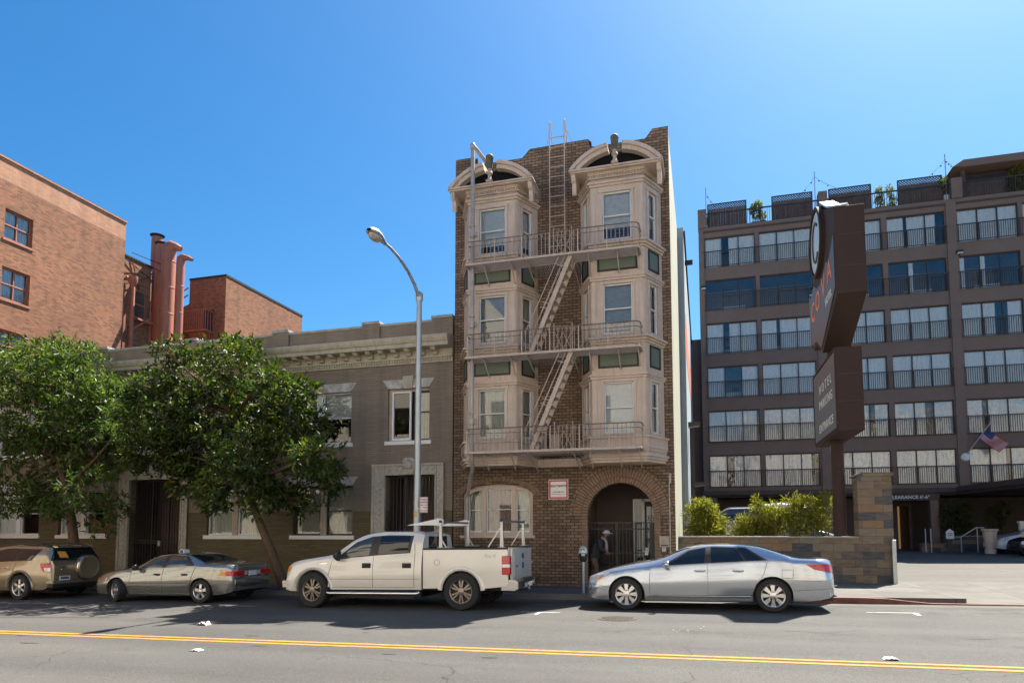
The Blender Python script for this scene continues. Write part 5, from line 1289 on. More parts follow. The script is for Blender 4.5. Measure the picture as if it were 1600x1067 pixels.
# ------------------------------------------------------------------ small things on the road
mh = thing('manhole_cover', 'round iron manhole cover in the road before the silver sedan', 'manhole', (-1.57, 12.6, gz(-1.57)))
b = MB((-1.57, 12.6, gz(-1.57)), (1, 0, SLOPE), (0, 1, 0)); b.mat(m['iron']); b.lathe((0, 0, 0), [(.36, .001), (.36, .008), (.3, .009), (.3, .005), (0, .006)], 32)
for k in range(-5, 6):
    w = math.sqrt(max(0, .29 ** 2 - (k * .052) ** 2))
    for j in range(-5, 6):
        if abs(j * .052) < w - .02: b.box(j * .052 - .016, j * .052 + .016, k * .052 - .016, k * .052 + .016, .006, .013)
b.build('cover', mh, smooth=30)
def crumple(label, x, y, s, mat, flat, seed):
    t = thing('litter', label, 'litter', (x, y, gz(x)), 'litter on the road'); rd = random.Random(seed)
    b = MB().world(); n = 9
    b.mat(m[mat])
    Z = [[rd.random() for _ in range(n)] for _ in range(n)]
    P = lambda i, j: (x + s * (i / (n - 1) - .5) * (1 + .2 * Z[j][i]), y + s * .7 * (j / (n - 1) - .5) * (1 + .3 * Z[i][j]), gz(x) + .006 + flat * Z[i][j] * math.sin(PI * i / (n - 1)) ** .5)
    for i in range(n - 1):
        for j in range(n - 1):
            if seed == 1 and 3 < i < 6 and 2 < j < 6: b.mat(m['redlens'])
            else: b.mat(m[mat])
            b.quad(P(i, j), P(i + 1, j), P(i + 1, j + 1), P(i, j + 1))
    b.build('crumpled_paper', t, merge=.0005)
crumple('crumpled white and red wrapper lying on the road beyond the yellow lines', -8.8, 10.4, .2, 'paper', .07, 1)
crumple('flat white scrap of paper on the near lane', -6.9, 8.03, .14, 'paper', .02, 2)
crumple('white scrap lying just beside the yellow lines at the right', 2.15, 9.25, .15, 'paper', .03, 3)
for x, y, s in ((-.9, 11.1, .28),):
    pass
g = MB().world(); rd = random.Random(9); g.mat(m['white_line'])
for k in range(14):
    x = -.35 + rd.gauss(0, .28); y = 11.35 + rd.gauss(0, .22); r_ = rd.uniform(.006, .022)
    g.face([g.p(x + r_ * math.cos(t) * rd.uniform(.6, 1.2), y + r_ * math.sin(t) * rd.uniform(.6, 1.2), gz(x) + .0045) for t in [q * 1.05 for q in range(6)]])
structure(g, 'paint_splash', recalc=False)['kind'] = 'stuff'
g = MB().world(); g.mat(m['tar'])
for k in range(16):
    x = rd.uniform(-12, 6); y = rd.uniform(7.6, 11.5); w = rd.uniform(.05, .2); h_ = rd.uniform(.01, .03)
    g.face([g.p(x + w * math.cos(t), y + h_ * math.sin(t) + .1 * (math.cos(t) * w), gz(x) + .0042) for t in [q * PI / 4 for q in range(8)]])
structure(g, 'tar_marks', recalc=False)['kind'] = 'stuff'
for pts in ([(-22, 10.4), (-14, 10.62), (-11.6, 11.05)],):
    g = MB().world(); g.mat(m['tar'])
    for (xa, ya), (xb, yb) in zip(pts, pts[1:]): g.quad((xa, ya, gz(xa) + .0042), (xb, yb, gz(xb) + .0042), (xb, yb + .03, gz(xb) + .0042), (xa, ya + .03, gz(xa) + .0042))
    structure(g, 'tar_seam', recalc=False)
# alligator crack and a filled utility trench
g = MB().world(); g.mat(m['tar']); rd = random.Random(21)
def crackline(x, y, ang, n, w):
    for k in range(n):
        x2 = x + math.cos(ang) * .16; y2 = y + math.sin(ang) * .16; ang += rd.uniform(-.75, .75)
        nx, ny = -math.sin(ang) * w, math.cos(ang) * w
        g.quad((x, y, gz(x) + .0043), (x2, y2, gz(x2) + .0043), (x2 + nx, y2 + ny, gz(x2) + .0043), (x + nx, y + ny, gz(x) + .0043)); x, y = x2, y2
for x, y, a, n in ((3.9, 10.5, .2, 8), (4.3, 10.2, -.4, 9), (4.6, 10.55, .9, 4), (4.9, 10.0, .1, 6), (1.2, 11.5, .1, 6)): crackline(x, y, a, n, .014)
structure(g, 'road_cracks', recalc=False)['kind'] = 'stuff'
# ------------------------------------------------------------------ vehicles (x from nose to tail, near side is -y, z from the ground)
def wheel_set(root, xs, zr, hw, r, rim_r, style, rmat, width=.2, steer=0.0):
    T = MB(); T.world(); T.mat(m['tyre'])
    T.lathe((0, 0, 0), [(rim_r, -width * .5), (r * .93, -width * .5), (r * .985, -width * .42), (r, -width * .3), (r, width * .3), (r * .985, width * .42), (r * .93, width * .5), (rim_r, width * .5)], 36, 'y', caps=False)
    W = MB(); W.world(); W.mat(m[rmat])
    yo = -width * .5
    W.lathe((0, 0, 0), [(rim_r * 1.02, yo + .002), (rim_r * 1.0, yo - .006), (rim_r * .93, yo + .004), (rim_r * .9, yo + .05), (rim_r * .88, width * .4)], 36, 'y', caps=False)
    W.mat(m['blk']); W.lathe((0, 0, 0), [(rim_r * .89, yo + .085), (0, yo + .08)], 24, 'y'); W.mat(m[rmat])
    n, wa, wb, twin = style
    for k in range(n):
        a = 2 * PI * k / n + PI / 2
        for s in ((-1, 1) if twin else (0,)):
            da = s * .17
            c, sn = math.cos(a + da), math.sin(a + da); px, pz = -sn, c
            I = []
            for (q, w, y) in ((rim_r * .2, wa, yo + .012), (rim_r * .55, (wa + wb) / 2 * .9, yo + .018), (rim_r * .95, wb, yo + .022)):
                for e, yy in ((-1, y), (1, y), (1, y + .04), (-1, y + .04)): I.append(W.p(c * q + px * w * e, yy, sn * q + pz * w * e))
            for z in (0, 4):
                for e in range(4): W.face([I[z + e], I[z + (e + 1) % 4], I[z + 4 + (e + 1) % 4], I[z + 4 + e]])
    W.lathe((0, 0, 0), [(rim_r * .3, yo + .03), (rim_r * .28, yo + .004), (rim_r * .16, yo - .004), (0, yo - .006)], 18, 'y')
    W.mat(m['blk'])
    for k in range(5):
        a = 2 * PI * k / 5 + .3; W.lathe((rim_r * .33 * math.cos(a), 0, rim_r * .33 * math.sin(a)), [(.014, yo + .03), (.014, yo + .006), (0, yo + .006)], 8, 'y')
    tm = T.build('tyre', None, smooth=40); wm = W.build('rim', None, smooth=35)
    first = True
    for x in xs:
        for s in (-1, 1):
            e = thing('wheel', None, None, (x, s * (hw - width * .5), zr)); e.parent = root
            e.rotation_euler = (0, 0, (steer if x == xs[0] else 0) + (PI if s > 0 else 0))
            if first: t_, w_ = tm, wm; first = False
            else: t_, w_ = tm.copy(), wm.copy(); COL.objects.link(t_); COL.objects.link(w_)
            t_.parent = e; w_.parent = e
class Car:
    """lofted body: top / shoulder / bottom / width curves over x"""
    def __init__(s, L, top, sh, wid, bot, wheels, ra, zw, tumble=.42, bulge=.06, railf=.9, inset=.1):
        s.L = L; s.top = pchip(top); s.sh = pchip(sh); s.wid = pchip(wid); s.bot = pchip(bot); s.wh = wheels; s.ra = ra; s.zw = zw; s.tumble = tumble; s.bulge = bulge; s.railf = railf; s.inset = inset
    def ylow(s, x, z):
        w = s.wid(x); zb = .2; t = (z - zb) / max(.05, s.sh(x) - zb); t = max(-.3, min(1, t))
        return w - s.bulge * (1 - t / .55) ** 2 if t < .55 else w - .065 * ((t - .55) / .45) ** 1.8 - .006 * (1 if t > .72 else max(0, (t - .66) / .06))
    def rail(s, x):
        g = max(.01, s.top(x) - s.sh(x)); w = s.ylow(x, s.sh(x))
        ins = min(s.inset, g * 1.1) + s.tumble * max(0, g - .13)
        return max(.08 * w, w - ins), s.sh(x) + g * s.railf
    def side(s, x, z):
        sh = s.sh(x)
        if z <= sh: return s.ylow(x, z)
        ry, rz = s.rail(x); y0 = s.ylow(x, sh); t = min(1, (z - sh) / max(.01, rz - sh))
        return y0 + (ry - y0) * t + .028 * math.sin(PI * t) * min(1, (rz - sh) / .3)
    def ring(s, x, zb):
        sh = s.sh(x); R_ = []
        w0 = s.ylow(x, zb)
        R_.append((max(.02, w0 - .28), zb + .0)); 
        n1 = 11
        for k in range(n1): z = zb + (sh - zb) * k / (n1 - 1); R_.append((s.ylow(x, z), z))
        ry, rz = s.rail(x); n2 = 7
        for k in range(1, n2): z = sh + (rz - sh) * k / (n2 - 1); R_.append((s.side(x, z), z))
        n3 = 9; tz = s.top(x)
        for k in range(1, n3):
            a = PI / 2 * k / (n3 - 1)
            R_.append((ry * math.cos(a) ** .8 if k < n3 - 1 else 0, rz + (tz - rz) * math.sin(a) ** 1.0))
        return R_
    def zb(s, x):
        z = s.bot(x)
        for w in s.wh:
            d = abs(x - w)
            if d < s.ra: z = max(z, s.zw + math.sqrt(s.ra ** 2 - d * d))
        return z
    def body(s, root, mat, name='body', x0=0, x1=None, extra=()):
        x1 = x1 or s.L
        xs = set([x0 + (x1 - x0) * k / 70 for k in range(71)]) | set(extra)
        for q in (.01, .02, .04, .07, .11): xs |= {x0 + q, x1 - q}
        for w in s.wh:
            for k in range(25): xs.add(w + s.ra * math.cos(PI * k / 24))
            xs |= {w - s.ra - .001, w + s.ra + .001}
        xs = sorted(x for x in xs if x0 <= x <= x1)
        b = MB().world(); b.mat(m[mat])
        for sg in (-1, 1):
            b.grid([[(x, sg * y, z) for y, z in s.ring(x, s.zb(x))] for x in xs])
            for x in (x0, x1):
                r_ = s.ring(x, s.zb(x)); b.face([b.p(x, sg * y, z) for y, z in r_] + [b.p(x, 0, r_[0][1])])
        o = b.build(name, root, smooth=38, local=True, merge=.0008)
        u = MB().world(); u.mat(m['blk'])
        wv = max(s.wid(x) for x in (x0 + 1, (x0 + x1) / 2)) - .3
        u.box(x0 + .35, x1 - .3, -wv, wv, .2, max(.45, s.zw + .1))
        u.box(x0 + .12, x1 - .12, -wv - .02, wv + .02, .24, .4)
        for wx in s.wh:    # wheel wells
            for sg in (-1, 1):
                N = 14; rr = s.ra + .012; P = [(wx + rr * math.cos(PI * k / N), s.zw + rr * math.sin(PI * k / N)) for k in range(N + 1)]
                yo = sg * (s.wid(wx) - .05); yi = sg * (wv - .02)
                I0 = [u.p(a, yo, c) for a, c in P]; I1 = [u.p(a, yi, c) for a, c in P]
                for k in range(N): u.face([I0[k], I0[k + 1], I1[k + 1], I1[k]])
                u.face(I1)
        u.build('underbody', root, local=True, recalc=False)
        return o
    def patch(s, root, name, mat, bot, top, eps=.006, n=16, rows=6, both=True, thick=True, parent=None):
        """panel on the side between two (x,z) polylines, on both flanks"""
        def samp(P, t):
            d = [0]
            for a, c in zip(P, P[1:]): d.append(d[-1] + math.hypot(c[0] - a[0], c[1] - a[1]))
            q = t * d[-1]
            for k in range(len(P) - 1):
                if q <= d[k + 1] or k == len(P) - 2:
                    f = (q - d[k]) / max(1e-6, d[k + 1] - d[k]); return (P[k][0] + (P[k + 1][0] - P[k][0]) * f, P[k][1] + (P[k + 1][1] - P[k][1]) * f)
        out = []
        for si, sg in enumerate((-1, 1) if both else (-1,)):
            b = MB().world(); b.mat(m[mat])
            G = []
            for j in range(rows + 1):
                row = []
                for k in range(n + 1):
                    a = samp(bot, k / n); c = samp(top, k / n); x = a[0] + (c[0] - a[0]) * j / rows; z = a[1] + (c[1] - a[1]) * j / rows
                    row.append((x, sg * (s.side(x, z) + eps), z))
                G.append(row)
            b.grid(G)
            if thick:     # edge skirt back to the body
                edge = G[0] + [r_[-1] for r_ in G[1:]] + G[-1][::-1][1:] + [r_[0] for r_ in G[::-1][1:]]
                inn = [(x, y - sg * (eps + .004), z) for x, y, z in edge]
                b.grid([edge, inn])
            out.append(b.build(name, parent or root, smooth=30, local=True, recalc=False))
        return out
    def line(s, b, P, r=.006, eps=.001):
        Q = []
        for (xa, za), (xb, zb_) in zip(P, P[1:]):
            for k in range(8): t = k / 8; Q.append((xa + (xb - xa) * t, za + (zb_ - za) * t))
        Q.append(P[-1])
        b.tube([(x, s.sg * (s.side(x, z) + eps), z) for x, z in Q], r, 4, flat=1)
    sg = -1
    def lines(s, root, name, mat, paths, r=.005, eps=.001):
        for sg in (-1, 1):
            s.sg = sg; b = MB().world(); b.mat(m[mat])
            for P in paths: s.line(b, P, r, eps)
            b.build(name, root, local=True)
        s.sg = -1
    def toppatch(s, root, name, mat, xa, xb, fr=.93, eps=.006, f0=0.0):
        """windscreen / rear window laid on the upper surface between xa and xb"""
        b = MB().world(); b.mat(m[mat]); G = []
        n = 14
        for k in range(n + 1):
            x = xa + (xb - xa) * k / n; d = .01
            sl = (s.top(x + d) - s.top(x - d)) / (2 * d); nl = math.hypot(1, sl); nx, nz = -sl / nl, 1 / nl
            ry, rz = s.rail(x); tz = s.top(x); row = []
            for j in range(-10, 11):
                y = ry * fr * j / 10; c = min(1, abs(y) / ry) ** 1.25; z = rz + (tz - rz) * math.sqrt(max(0, 1 - c * c))
                row.append((x + nx * eps, y, z + nz * eps))
            G.append(row)
        b.grid(G); return b.build(name, root, smooth=60, local=True, recalc=False)
def place(root, X, Y, tilt=True, rz=0):
    root.location = (X, Y, gz(X)); root.rotation_euler = (0, -math.atan(SLOPE) if tilt else 0, rz)
def handle(doors, c, mat, x, z, w=.2, h=.035):
    for sg, d in zip((-1, 1), doors):
        b = MB().world(); b.mat(m[mat])
        y = c.side(x, z); b.tube([(x - w / 2, sg * (y + .004), z), (x - w * .3, sg * (y + .034), z + .003), (x + w * .3, sg * (y + .034), z + .003), (x + w / 2, sg * (y + .004), z)], [h * .4, h * .55, h * .55, h * .4], 8)
        b.build('handle', d, smooth=60, local=True)
def mirror(root, c, x, z, mat, sx=.12, sz=.075, parent=None):
    for sg in (-1, 1):
        b = MB().world(); b.mat(m[mat])
        y = sg * (c.side(x, z) + .13)
        b.grid([[(x + sx * (.55 * math.cos(q) - .35 * math.cos(q) ** 2) * math.sin(p_), y + .09 * math.cos(p_) * sg, z + .03 + sz * math.sin(q) * math.sin(p_) ** .7) for q in [2 * PI * k / 14 for k in range(15)]] for p_ in [PI * k / 9 for k in range(10)]])
        b.tube([(x, sg * (c.side(x, z) - .01), z - .02), (x, y - sg * .05, z)], .025, 6)
        b.build('mirror', root, smooth=60, local=True)

# ---- silver sedan
SIL_TOP = [(0, .56), (.03, .635), (.15, .70), (.5, .82), (1.0, .93), (1.42, 1.0), (1.56, 1.04), (2.12, 1.265), (2.45, 1.325), (3.0, 1.33), (3.45, 1.28), (4.1, 1.065), (4.25, 1.035), (4.7, 1.02), (4.8, .99), (4.84, .9)]
SIL_SH = [(0, .5), (.1, .62), (.5, .75), (1.0, .835), (1.5, .875), (2.5, .935), (3.6, .99), (4.2, .985), (4.65, .955), (4.84, .84)]
SIL_WID = [(0, .5), (.03, .6), (.12, .72), (.3, .82), (.7, .875), (1.5, .89), (3.2, .89), (4.0, .87), (4.5, .81), (4.72, .72), (4.81, .6), (4.84, .5)]
SIL_BOT = [(0, .3), (.15, .22), (.6, .2), (1.6, .2), (4.3, .22), (4.7, .27), (4.84, .36)]
def sedan(name, label, mat, detail=True, group=None):
    root = thing(name, label, 'car', (0, 0, 0), group)
    c = Car(4.84, SIL_TOP, SIL_SH, SIL_WID, SIL_BOT, (.865, 3.685), .37, .325)
    c.body(root, mat)
    g = MB().world()
    c.patch(root, 'window_trim', 'blk', [(1.6, .895), (2.5, .945), (3.62, 1.0)], [(2.12, 1.21), (2.6, 1.285), (3.22, 1.255)], eps=.004, n=26, thick=False)
    for a, t_ in (([(1.72, .915), (2.42, .955)], [(2.12, 1.185), (2.46, 1.258)]), ([(2.56, .962), (3.18, .99)], [(2.56, 1.264), (3.02, 1.25)]), ([(3.23, .993), (3.53, 1.008)], [(3.07, 1.244), (3.22, 1.222)])):
        c.patch(root, 'side_window', 'cglass', a, t_, eps=.008, n=10, thick=False)
    c.toppatch(root, 'windscreen', 'cglass', 1.6, 2.16, .97); c.toppatch(root, 'rear_window', 'cglass', 3.5, 4.06, .95)
    for pts in ([(1.33, .30), (2.475, .32), (2.475, .925), (1.36, .84)], [(2.485, .32), (3.3, .34), (3.56, .96), (2.485, .93)]):
        lo = [pts[0], pts[1]]; hi = [pts[3], pts[2]]
        d = c.patch(root, 'door', mat, lo, hi, eps=.0035, n=14, rows=10)
        handle(d, c, 'chrome', pts[1][0] - (.14 if pts[0][0] < 2 else .24), .80)
    c.lines(root, 'shut_line', 'blk', [[(1.36, .835), (1.34, .6), (1.33, .3), (2.4, .31), (3.3, .33), (3.42, .55), (3.54, .75), (3.6, .95)], [(2.48, .93), (2.48, .32)], [(3.86, .66), (4.06, .66), (4.07, .82), (3.87, .82), (3.86, .66)], [(4.05, .62), (4.6, .6)]])
    c.patch(root, 'sill_moulding', 'chrome', [(1.3, .275), (3.28, .285)], [(1.3, .293), (3.28, .303)], eps=.014, rows=3)
    c.patch(root, 'headlight', 'clearlens', [(.05, .54), (.2, .54), (.44, .66)], [(.09, .665), (.28, .735), (.54, .765)], eps=.004, thick=False)
    c.patch(root, 'window_moulding', 'alu', [(1.58, .885), (2.5, .938), (3.64, .995)], [(1.58, .895), (2.5, .948), (3.64, 1.005)], eps=.01, n=20, rows=2, thick=False)
    c.lines(root, 'bumper_seam', 'blk', [[(.08, .52), (.3, .5), (.5, .46)], [(4.06, .42), (4.4, .44), (4.78, .46)]], .004)
    c.patch(root, 'turn_signal', 'amber', [(.24, .6), (.33, .62)], [(.34, .695), (.42, .705)], eps=.009, n=6)
    c.patch(root, 'tail_light', 'redlens', [(4.46, .825), (4.825, .74)], [(4.3, .925), (4.76, .925)], eps=.004, thick=False)
    mirror(root, c, 1.72, .9, mat)
    b = MB().world(); b.mat(m['grille']); b.box(-.006, .02, -.36, .36, .42, .57); b.box(-.004, .05, -.42, .42, .27, .35); b.mat(m['chrome']); 
    for z in (.44, .48, .52): b.box(-.012, -.003, -.34, .34, z, z + .012)
    b.build('grille', root, local=True)
    b = MB().world(); b.mat(m['plate']); b.box(4.838, 4.85, -.2, .2, .62, .74); b.build('number_plate', root, local=True); b = MB().world(); b.mat(m['blk']); b.tube([(4.6, -.5, .25), (4.8, -.5, .245)], .035, 8); b.build('exhaust_pipe', root, local=True)
    wheel_set(root, (.865, 3.685), .325, .885, .325, .222, (8, .022, .045, False), 'rim', .21)
    return root
av = sedan('parked_car', 'shiny silver four door sedan parked at the right beside the parking meter', 'silver')
place(av, -2.42, 14.9)

# ---- grey green sedan
root = thing('parked_car', 'grey green sedan with a small roof sign and turned front wheel, ahead of the pickup', 'car')
c = Car(4.25, [(0, .46), (.02, .55), (.12, .63), (.4, .73), (.9, .81), (1.3, .865), (1.42, .905), (1.8, 1.12), (2.05, 1.195), (2.5, 1.21), (2.85, 1.18), (3.5, .955), (3.62, .94), (4.15, .925), (4.22, .88), (4.25, .78)],
        [(0, .42), (.1, .56), (.5, .69), (1.0, .76), (1.5, .79), (2.5, .84), (3.3, .885), (3.8, .89), (4.15, .87), (4.25, .74)],
        [(0, .55), (.03, .64), (.12, .74), (.4, .82), (.9, .86), (2.8, .865), (3.6, .85), (4.05, .8), (4.2, .74), (4.25, .66)],
        [(0, .24), (.15, .18), (.6, .17), (3.6, .18), (4.1, .24), (4.25, .3)], (.86, 3.41), .33, .285, tumble=.4)
c.body(root, 'champ')
c.patch(root, 'window_trim', 'blk', [(1.45, .80), (2.4, .845), (3.2, .89)], [(1.88, 1.08), (2.35, 1.165), (2.9, 1.125)], eps=.004, n=24, thick=False)
for a, t_ in (([(1.55, .82), (2.22, .85)], [(1.9, 1.065), (2.27, 1.14)]), ([(2.34, .857), (3.05, .892)], [(2.36, 1.142), (2.84, 1.112)])): c.patch(root, 'side_window', 'cglass_l', a, t_, eps=.008, n=10, thick=False)
c.toppatch(root, 'windscreen', 'cglass', 1.45, 2.08, .97); c.toppatch(root, 'rear_window', 'cglass', 2.93, 3.48, .96)
for pts in ([(1.28, .2), (2.27, .2), (2.27, .835), (1.3, .77)], [(2.28, .2), (3.02, .21), (3.22, .87), (2.28, .838)]):
    d = c.patch(root, 'door', 'champ', pts[:2], [pts[3], pts[2]], eps=.003, n=14, rows=10)
    handle(d, c, 'blk', pts[1][0] - (.16 if pts[0][0] < 2 else .08), .69, .17, .04)
c.lines(root, 'shut_line', 'blk', [[(1.3, .76), (1.28, .2), (2.2, .19), (3.02, .2), (3.12, .5), (3.22, .87)], [(2.275, .83), (2.275, .2)]])
for nm, mt, bo, to, e in (('side_moulding', 'alu', [(1.22, .41), (3.04, .42)], [(1.22, .445), (3.04, .455)], .014), ('bumper_moulding', 'champ', [(3.75, .45), (4.2, .45)], [(3.75, .475), (4.2, .475)], .012), ('sill_moulding', 'alu', [(1.25, .2), (3.05, .2)], [(1.25, .225), (3.05, .225)], .012), ('window_moulding', 'alu', [(1.5, .812), (2.4, .842), (3.2, .888)], [(1.5, .824), (2.4, .854), (3.2, .9)], .009)): c.patch(root, nm, mt, bo, to, eps=e, rows=2)
c.patch(root, 'headlight', 'amber', [(.04, .5), (.2, .5)], [(.08, .59), (.26, .615)], eps=.004, thick=False)
mirror(root, c, 1.52, .83, 'blk')
for y0, y1, y2 in ((-.72, -.305, -.2), (.72, .305, .2)):
    b = MB().world(); b.mat(m['redlens']); b.box(4.2, 4.256, min(y0, y1), max(y0, y1), .655, .765); b.mat(m['clearlens']); b.box(4.2, 4.258, min(y1, y2) + .001, max(y1, y2) - .001, .66, .76); b.build('tail_light', root, local=True)
c.patch(root, 'tail_light', 'redlens', [(4.08, .66), (4.235, .655)], [(4.08, .765), (4.23, .77)], eps=.005, thick=False); c.patch(root, 'turn_signal', 'amber', [(3.92, .67), (4.078, .66)], [(3.95, .75), (4.078, .765)], eps=.005, thick=False)
b = MB().world(); b.mat(m['plate']); b.box(4.25, 4.262, -.15, .15, .635, .755); b.build('number_plate', root, local=True)
b = MB().world(); b.mat(m['champ']); b.tube([(4.235, y, .5 ) for y in (-.66, -.3, .3, .66)], [.05, .075, .075, .05], 10, flat=1.6); b.build('rear_bumper', root, smooth=50, local=True)
b = MB().world(); b.mat(m['white']); b.prism([(2.08, 1.18), (2.26, 1.18), (2.23, 1.285), (2.11, 1.285)], -.1, .1); b.mat(m['flag_b']); b.prism([(2.115, 1.2), (2.225, 1.2), (2.21, 1.268), (2.13, 1.268)], -.104, .104); b.build('roof_sign', root, local=True, bevel=.01)
wheel_set(root, (.86, 3.41), .285, .855, .285, .185, (5, .03, .04, False), 'rim', .18, steer=R(-24))
place(root, -15.19, 14.6)

# ---- beige sport utility car
root = thing('parked_car', 'beige gold sport utility car with a covered spare wheel on its tailgate', 'car')
c = Car(4.2, [(0, .6), (.03, .72), (.15, .8), (.6, .9), (1.0, .96), (1.12, .99), (1.7, 1.3), (2.0, 1.4), (2.6, 1.45), (3.6, 1.43), (3.95, 1.38), (4.12, 1.05), (4.17, .9), (4.2, .75)],
        [(0, .52), (.1, .68), (.5, .82), (1.0, .9), (2, .97), (3, 1.0), (3.8, 1.03), (4.1, .98), (4.2, .7)],
        [(0, .55), (.05, .68), (.2, .8), (.6, .88), (3.4, .9), (3.9, .86), (4.1, .82), (4.17, .77), (4.2, .7)],
        [(0, .3), (.3, .24), (3.9, .26), (4.2, .36)], (.75, 3.24), .39, .33, tumble=.3)
c.body(root, 'gold')
c.patch(root, 'window_trim', 'blk', [(1.2, .94), (2.4, 1.0), (3.55, 1.035)], [(1.7, 1.23), (2.6, 1.36), (3.75, 1.33)], eps=.004, n=24, thick=False)
for a, t_ in (([(1.3, .96), (2.05, .99)], [(1.72, 1.22), (2.07, 1.29)]), ([(2.16, 1.0), (2.98, 1.03)], [(2.18, 1.31), (2.92, 1.335)]), ([(3.04, 1.035), (3.5, 1.05)], [(3.0, 1.335), (3.7, 1.315)])): c.patch(root, 'side_window', 'cglass', a, t_, eps=.008, n=10, thick=False)
c.toppatch(root, 'windscreen', 'cglass', 1.14, 1.85, .97)
for pts in ([(1.05, .3), (2.1, .3), (2.1, .97), (1.1, .9)], [(2.11, .3), (2.85, .32), (3.05, 1.0), (2.11, .975)]):
    d = c.patch(root, 'door', 'gold', pts[:2], [pts[3], pts[2]], eps=.003, n=14, rows=10)
    handle(d, c, 'chrome', pts[1][0] - (.16 if pts[0][0] < 2 else .06), .84, .18)
c.lines(root, 'shut_line', 'blk', [[(1.1, .9), (1.05, .3), (2.1, .3), (2.85, .31), (3.05, 1.0)], [(2.105, .97), (2.105, .3)]])
for wx in (.75, 3.24):     # flared arches
    for sg in (-1, 1):
        b = MB().world(); b.mat(m['gold']); pts = [(wx + .42 * math.cos(PI * k / 16), sg * (c.side(wx + .42 * math.cos(PI * k / 16), .33 + .42 * math.sin(PI * k / 16)) + .0), .33 + .42 * math.sin(PI * k / 16)) for k in range(17)]
        b.tube(pts, .045, 8, flat=.7); b.build('arch_flare', root, smooth=50, local=True)
c.patch(root, 'headlight', 'clearlens', [(.06, .62), (.3, .66)], [(.12, .76), (.45, .81)], eps=.004, thick=False)
c.patch(root, 'tail_light', 'redlens', [(3.98, .74), (4.16, .72)], [(3.84, .96), (4.12, .97)], eps=.006, thick=False)
c.patch(root, 'reverse_light', 'clearlens', [(4.03, .76), (4.15, .745)], [(3.99, .84), (4.14, .84)], eps=.011, thick=False)
mirror(root, c, 1.35, .98, 'gold')
for sg in (-1, 1): b = MB().world(); b.mat(m['blk']); b.tube([(1.9, sg * .6, 1.4), (2.0, sg * .58, 1.47), (3.5, sg * .58, 1.485), (3.65, sg * .58, 1.44)], .022, 6); b.build('roof_rail', root, smooth=50, local=True)
# tailgate : flat rear face
b = MB().world(); b.mat(m['gold']); b.prism([(4.2, .42), (4.235, .45), (4.235, .9), (4.15, 1.03), (4.1, 1.03), (4.1, .42)], -.74, .74); b.build('tailgate', root, local=True, bevel=.02)
b = MB().world(); b.mat(m['cglass'])
b.face([b.p(*q) for q in ((4.163, -.7, 1.04), (4.163, .7, 1.04), (4.01, .56, 1.37), (4.01, -.56, 1.37))]); b.face([b.p(*q) for q in ((4.12, -.7, 1.035), (4.12, .7, 1.035), (3.95, .56, 1.375), (3.95, -.56, 1.375))])
for q in (((4.163, -.7, 1.04), (4.01, -.56, 1.37), (3.95, -.56, 1.375), (4.1, -.72, 1.035)), ((4.163, .7, 1.04), (4.01, .56, 1.37), (3.95, .56, 1.375), (4.1, .72, 1.035))): b.face([b.p(*k) for k in q])
o = b.build('rear_window', root, local=True, recalc=False)
b = MB().world(); b.mat(m['orangepaper']); b.face([b.p(*q) for q in ((4.145, -.5, 1.1), (4.145, -.24, 1.09), (4.07, -.28, 1.26), (4.07, -.53, 1.27))]); b.build('orange_notice', o, local=True, recalc=False)
b = MB().world(); b.mat(m['blk']); b.bar((4.18, -.35, 1.06), (4.165, .15, 1.075), .02); b.build('wiper', o, local=True)
b = MB().world(); b.mat(m['gold']); b.prism([(3.97, 1.36), (4.12, 1.36), (4.1, 1.4), (3.9, 1.43)], -.55, .55); b.build('spoiler', root, local=True, bevel=.015)
b = MB().world(); b.mat(m['gold']); b.lathe((4.25, .16, .815), [(.31, -.03), (.345, .03), (.345, .14), (.325, .19), (.29, .2), (.27, .19), (0, .215)], 32, 'x'); b.mat(m['chrome']); b.lathe((4.25, .16, .815), [(.347, .12), (.352, .135), (.347, .15)], 32, 'x'); b.build('spare_wheel_cover', root, smooth=35, local=True)
b = MB().world(); b.mat(m['gold']); b.box(4.05, 4.3, -.82, .82, .4, .5); b.mat(m['blk']); b.box(4.08, 4.28, -.8, .8, .3, .399); b.mat(m['gold']); b.build('rear_bumper', root, local=True, bevel=.03)
b = MB().world(); b.mat(m['chrome']); b.box(4.236, 4.25, -.68, -.2, .62, .64); b.mat(m['plate']); b.box(4.236, 4.246, -.58, -.26, .5, .615); b.mat(m['ink']); b.box(4.247, 4.249, -.54, -.3, .53, .585); b.mat(m['chrome']); b.box(4.236, 4.242, -.6, -.42, .83, .85); b.lathe((4.236, -.5, .78), [(.035, .0), (.03, .01), (0, .011)], 12, 'x'); b.box(4.236, 4.242, -.6, -.45, .7, .72); b.build('number_plate', root, local=True)
wheel_set(root, (.75, 3.24), .33, .9, .33, .22, (6, .032, .03, False), 'rim', .2)
place(root, -20.78, 14.64)

